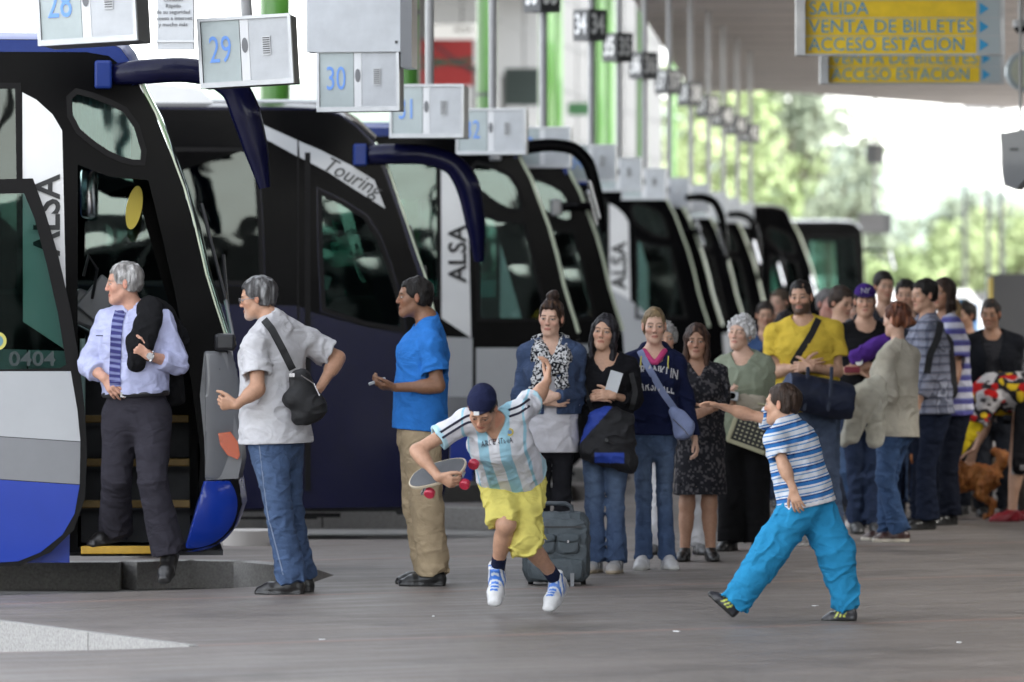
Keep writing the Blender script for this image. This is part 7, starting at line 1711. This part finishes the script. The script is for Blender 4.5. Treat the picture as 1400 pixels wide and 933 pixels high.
sblob(t, 'cloth', [Prim(old.W((1013, 548, -.24)), old.W((1035, 552, -.20)), .045, .05, k=.02), Prim(old.W((1020, 552, -.25)), old.W((1030, 580, -.22)), V(.05, .03), V(.045, .03), k=.02)], (.38, .34, .27), M_CLOTH, fold=.02, seed=9)
# duffel bag
t = thing_at(ye, 'duffel_bag', 'navy duffel bag hanging in front of the yellow T-shirt man', 'bag')
a, b = ye.W((1082, 534, -.30)), ye.W((1150, 548, -.26)); navy = (.010, .015, .036)
o, sh = sblob(t, 'body', [Prim(a, b, V(.150, .12), V(.150, .12), side=(0, 1, 0), k=.02, cuts=((ye.W((1070, 530, -.3)), nrm(V(-1, -.2, .25))), (ye.W((1160, 548, -.26)), nrm(V(1, .1, -.1)))))], navy, fold=.012, freq=(8, 8, 8), seed=4,
    pat=lambda v: np.where((v[:, 0] < ye.W((1078, 0))[0] + .0)[:, None], V(.05, .07, .13), V(*navy)))
for x_ in (1098, 1130):
    mb = MB(); mb.tube([tuple(ye.W((x_ + 2, 502, -.33))), tuple(ye.W((x_, 530, -.425))), tuple(ye.W((x_ - 4, 560, -.42)))], .012, 6, flat=((0, 1, 0), .3)); mb.build('webbing', mat('webbing', (.02, .027, .05), .8), t, smooth=True)
strap(ye, [(1118, 436), (1108, 455), (1095, 475), (1080, 498)], .045, (.010, .010, .012), parent=t)
mb = MB(); q = ye.W((1095, 503, -.33)); pts = [tuple(q + V(.034 * math.cos(a), .0, .034 * math.sin(a))) for a in np.linspace(0, 6.28, 14)]
# purple cloth, phone, cream coat
t = thing_at(pu, 'purple_jumper', 'purple jumper rolled over the arm of the man in the purple cap', 'jumper')
sblob(t, 'cloth', [Prim(pu.W((1166, 488, -.30)), pu.W((1206, 468, -.24)), .050, .058, k=.02)], (.085, .03, .23), M_CLOTH, fold=.02, h=.008)
mb = MB(); q = pu.W((1169, 494, -.345)); mb.cyl(tuple(q), tuple(q + V(0, .02, 0)), .026, 18); mb.build('wristwatch', M_CHROME, pu.root, smooth=True)
mb = MB(); mb.box(tuple(pu.W((1160, 505, -.32))), (.11, .03, .045), bev=.008); o = mb.build('red_purse', mat('purse_red', (.20, .01, .03), .4)); o.location = pu.root.location; tag(o, 'small dark red purse in the hands below the purple jumper', 'purse')
t = thing_at(cg, 'cream_coat', 'cream coat carried over the forearm of the woman in the cream cardigan', 'coat')
sblob(t, 'cloth', [Prim(cg.W((1196, 525, -.24)), cg.W((1170, 540, -.28)), .06, .06, k=.03), Prim(cg.W((1180, 535, -.28)), cg.W((1160, 595, -.26)), V(.075, .05), V(.055, .04), side=(1, 0, 0), k=.04), Prim(cg.W((1196, 540, -.25)), cg.W((1192, 602, -.22)), V(.06, .05), V(.05, .035), side=(1, 0, 0), k=.04), Prim(cg.W((1163, 580, -.26)), cg.W((1149, 605, -.26)), V(.05, .03), V(.025, .02), k=.03)], (.52, .50, .42), M_CLOTH, fold=.026, freq=(12, 12, 6), seed=12, h=.0075)
# plaid man's backpack strap, sleeves
t = thing_at(pl, 'backpack', 'black backpack strap and pack behind the plaid shirt', 'backpack')
sblob(t, 'pack', [Prim(pl.W((1284, 470, .05)), pl.W((1288, 535, .05)), V(.10, .08), V(.11, .09), k=.03)], (.012, .012, .014), fold=.012, h=.010); strap(pl, [(1282, 440), (1277, 462), (1266, 485), (1262, 510)], .05, (.010, .010, .012), parent=t)
# driver's jacket over the shoulder, tie, watch, belt
t = thing_at(dr, 'black_jacket', 'black jacket slung over the driver\'s left shoulder', 'jacket')
W_ = dr.W; jr = lambda x, y, d: W_((x, y, d))
sblob(t, 'cloth', [Prim(jr(208, 430, -.10), jr(196, 470, -.19), V(.066, .05), V(.075, .05), side=(1, 0, 0), k=.03), Prim(jr(196, 470, -.17), jr(190, 496, -.20), V(.06, .05), V(.045, .04), side=(1, 0, 0), k=.03), Prim(jr(206, 424, -.04), jr(220, 428, .08), V(.075, .07), V(.07, .06), k=.03), Prim(jr(222, 432, .10), jr(238, 470, .16), V(.07, .05), V(.08, .05), k=.03), Prim(jr(226, 470, .16), jr(236, 545, .17), V(.07, .05), V(.06, .04), k=.03)], (.009, .009, .010), M_CLOTH, fold=.02, freq=(12, 12, 5), seed=14, h=.006)
blue1, blue2 = V(.045, .045, .16), V(.20, .22, .40)
pts = [(167, 426), (164, 440), (163, 460), (162, 485), (161, 512), (162, 528)]; S_ = [dr.topshape]
tie = strap(dr, pts, .062, (.05, .05, .17), name='tie', off=.012, th=.010, shapes=S_)
me = tie.data; ca = me.attributes.new('Col', 'FLOAT_COLOR', 'POINT')
for i, v in enumerate(me.vertices): ca.data[i].color = (*(blue1 if ((v.co.z + v.co.x * .7) % .035) < .020 else blue2), 1)
me.materials[0] = M_CLOTH
mb = MB(); q = W_((167, 430)); yy = fsurf(dr, [(q[0], q[2])], S_)[0]; mb.box((q[0], yy - .012, q[2]), (.045, .03, .045), bev=.010); mb.build('tie_knot', mat('tie_blue', (.05, .05, .17), .8), dr.root, smooth=True)
def band(p, c, rr, name, m, wdt=.012, s_='L'):
    d = nrm(p.WJ[s_] - p.EJ[s_]); a = nrm(np.cross(d, V(0, 0, 1))); b = np.cross(d, a); mb = MB(); pts = [tuple(c + (a * math.cos(t_) + b * math.sin(t_)) * rr) for t_ in np.linspace(0, 2 * math.pi, 17)]
    mb.tube(pts, wdt / 2, 6, caps=False); mb.build(name, m, p.root, smooth=True)
c = dr.WJ['L'] + (dr.EJ['L'] - dr.WJ['L']) * .04; band(dr, c, .030, 'watch_strap', M_CHROME)
mb = MB(); mb.cyl(tuple(c + V(.004, -.038, .0)), tuple(c + V(0, -.02, 0)), .020, 18); mb.build('wristwatch', M_CHROME, dr.root, smooth=True)
mb = MB(); pts = [(dr.PE + dr.U * .088 + dr.Ls * .180 * math.cos(a) + dr.F * (.148 * math.sin(a) + .012)) for a in np.linspace(0, 2 * math.pi, 33)]; mb.tube([tuple(x) for x in pts], .016, 6, caps=False); mb.build('belt', M_BLACKM, dr.root, smooth=True)
mb = MB(); q = dr.PE + dr.U * .088 + dr.F * .165; mb.box(tuple(q - dr.Ls * .02), (.036, .012, .028)); mb.build('belt_buckle', M_CHROME, dr.root)
mb = MB(); q = W_((143, 459)); yy = fsurf(dr, [(q[0], q[2])], S_)[0]; mb.box((q[0], yy - .004, q[2]), (.075, .006, .006)); mb.build('pocket_flap', mat('flap_dark', (.04, .04, .07), .8), dr.root)
# emblem on the purple cap
mb = MB(); vs_, fs_ = text_mesh('NY', .055, .001, bold=.001, space=.7); mb.add([tuple(pu.Hp(v.x / pu.hs, .092 - 1.2 * v.x * v.x, .082 + v.y / pu.hs)) for v in vs_], fs_); mb.build('cap_emblem', mat('emblem_white', (.6, .6, .62), .7), pu.root, recalc=False)
# ---- dogs
def dog(name, k, px, label, s, col, col2, mirror=1, fluffy=True):
    root = empty(name, ((px - 700) / k, FPX / k, 0), label=label, cat='dog'); m = mirror
    X = lambda x, y, z: V(x * m, y, z) * s
    pr = [Prim(X(-.20, 0, .34), X(.14, 0, .37), V(.10, .11) * s, V(.12, .14) * s, side=(0, 1, 0), k=.04), Prim(X(.14, 0, .38), X(.27, 0, .50), .11 * s, .09 * s, k=.05), Prim(X(.30, 0, .55), None, V(.085, .085, .08) * s, k=.03), Prim(X(.34, 0, .53), X(.43, 0, .51), .05 * s, .033 * s, k=.02),
          Prim(X(.27, .05, .61), X(.26, .065, .66), .025 * s, .012 * s, k=.01), Prim(X(.27, -.05, .61), X(.26, -.065, .66), .025 * s, .012 * s, k=.01), Prim(X(-.27, 0, .40), X(-.33, 0, .52), .05 * s, .045 * s, k=.03), Prim(X(-.33, 0, .52), X(-.25, 0, .58), .045 * s, .03 * s, k=.03)]
    for y in (.07, -.07):
        pr += [Prim(X(.16, y, .32), X(.15, y, .17), .055 * s, .033 * s, k=.03), Prim(X(.15, y, .17), X(.17, y, .03), .030 * s, .026 * s, k=.015), Prim(X(.17, y, .022), X(.21, y, .02), .027 * s, .022 * s, k=.01),
               Prim(X(-.20, y, .33), X(-.13, y, .20), .075 * s, .042 * s, k=.03), Prim(X(-.13, y, .20), X(-.24, y, .13), .038 * s, .027 * s, k=.015), Prim(X(-.24, y, .13), X(-.22, y, .03), .025 * s, .024 * s, k=.01), Prim(X(-.22, y, .022), X(-.17, y, .02), .027 * s, .022 * s, k=.01)]
    def disp(P, d):
        o = np.zeros(len(P), np.float32); m_ = np.abs(d) < .05; o[m_] = (noise3(P[m_] * np.array((60, 60, 35))) * .012 + noise3(P[m_] * 20) * .010) * (1.3 if fluffy else .3); return o
    v, q = surf(Shape(pr, disp=disp), .009); n = noise3(v * 25)[:, None] * .5 + .5; c = np.array(col) * (1 - n) + np.array(col2) * n
    np_mesh('body', v, q, M_HAIR, root, c)
    mb = MB(); mb.box(tuple(X(.455, 0, .515)), (.02, .03, .02), bev=.004); mb.build('nose', M_BLACKM, root)
    for y in (.035, -.035):
        mb = MB(); mb.box(tuple(X(.372, y, .575)), (.014, .014, .014), bev=.004); mb.build('eye', M_BLACKM, root)
dog('dog', 182, 1318, 'fluffy reddish brown dog standing by the bent costumed figure', .88, (.22, .065, .015), (.30, .12, .03), mirror=-1)
dog('dog', 176, 1368, 'short-haired grey brown dog behind the red shoes', .95, (.05, .045, .04), (.11, .09, .075), mirror=1, fluffy=False)

P = at(374, 812, 248); mb = MB(); mb.box((P.x, FPX / 246, .006), (.045, .02, .010), Matrix.Rotation(.3, 3, 'Z'), bev=.002); tag(mb.build('sweet_wrapper', mat('wrapper_orange', (.55, .22, .03), .4)), 'tiny orange sweet wrapper on the floor by the grey-haired man\'s black shoe', 'litter')
rd = np.random.default_rng(3)
for i in range(7):
    x, y = [(-.9, 23.6), (.8, 24.2), (1.6, 26.3), (-.4, 25.4), (2.1, 23.4), (.2, 27.5), (1.9, 28.6)][i]; mb = MB(); a = rd.uniform(0, 3); mb.box((x, y, .003), (rd.uniform(.02, .05), .012, .004), Matrix.Rotation(a, 3, 'Z')); tag(mb.build('paper_scrap', M_BOXW), 'small white paper scrap lying loose on the grey paving', 'litter', group='paper scraps on the paving')

strap(g, [(357, 606), (362, 650), (368, 700), (380, 745), (390, 783)], .007, (.16, .20, .28), name='side_seam', parent=g.root, off=.002, th=.003, shapes=g.front[1:2])
# ---------------------------------------------------------------- camera, sky, sun
cam = bpy.data.cameras.new('camera'); co = bpy.data.objects.new('camera', cam); scene.collection.objects.link(co)
cam.lens = 175.0; cam.sensor_width = 36.0 * 6800.0 / 6805.6; cam.sensor_fit = 'HORIZONTAL'
co.location = (0, 0, HC); co.rotation_euler = (math.radians(90), 0, 0); cam.shift_y = -(466.5 - HY) / 1400
cam.clip_start = .5; cam.clip_end = 4000
cam.dof.use_dof = True; cam.dof.focus_distance = 27.0; cam.dof.aperture_fstop = 2.7; cam.dof.aperture_blades = 8
scene.camera = co
w = bpy.data.worlds.new('World'); scene.world = w; w.use_nodes = True
nt = w.node_tree; bg = nt.nodes['Background']; sk = nt.nodes.new('ShaderNodeTexSky'); sk.sky_type = 'NISHITA'; sk.sun_disc = False
SUN_EL, SUN_AZ = math.radians(40), math.radians(115)      # azimuth: 0 = +Y, positive = towards +X
sk.sun_elevation = SUN_EL; sk.sun_rotation = SUN_AZ; sk.air_density = 1.0; sk.dust_density = 1.0; sk.ozone_density = .6
hsv = nt.nodes.new('ShaderNodeHueSaturation'); hsv.inputs['Saturation'].default_value = .25
nt.links.new(sk.outputs['Color'], hsv.inputs['Color']); nt.links.new(hsv.outputs['Color'], bg.inputs['Color']); bg.inputs['Strength'].default_value = .15
sd = bpy.data.lights.new('sun', 'SUN'); so = bpy.data.objects.new('sun', sd); scene.collection.objects.link(so)
sd.energy = 1.0; sd.angle = math.radians(10); sd.color = (1, .96, .9)
dv = Vector((math.sin(SUN_AZ) * math.cos(SUN_EL), math.cos(SUN_AZ) * math.cos(SUN_EL), math.sin(SUN_EL)))
so.rotation_euler = dv.to_track_quat('Z', 'Y').to_euler(); so.location = (0, 0, 30)
vs = scene.view_settings; vs.view_transform = 'Standard'; vs.look = 'None'; vs.gamma = 1; vs.exposure = EXPO; vs.use_curve_mapping = False
scene.render.engine = 'CYCLES'
cy = scene.cycles; cy.use_denoising = True; cy.max_bounces = 8; cy.diffuse_bounces = 4; cy.glossy_bounces = 3; cy.transmission_bounces = 4; cy.transparent_max_bounces = 16
cy.use_adaptive_sampling = True; cy.adaptive_threshold = .02; cy.sample_clamp_indirect = 6; cy.caustics_reflective = False; cy.caustics_refractive = False
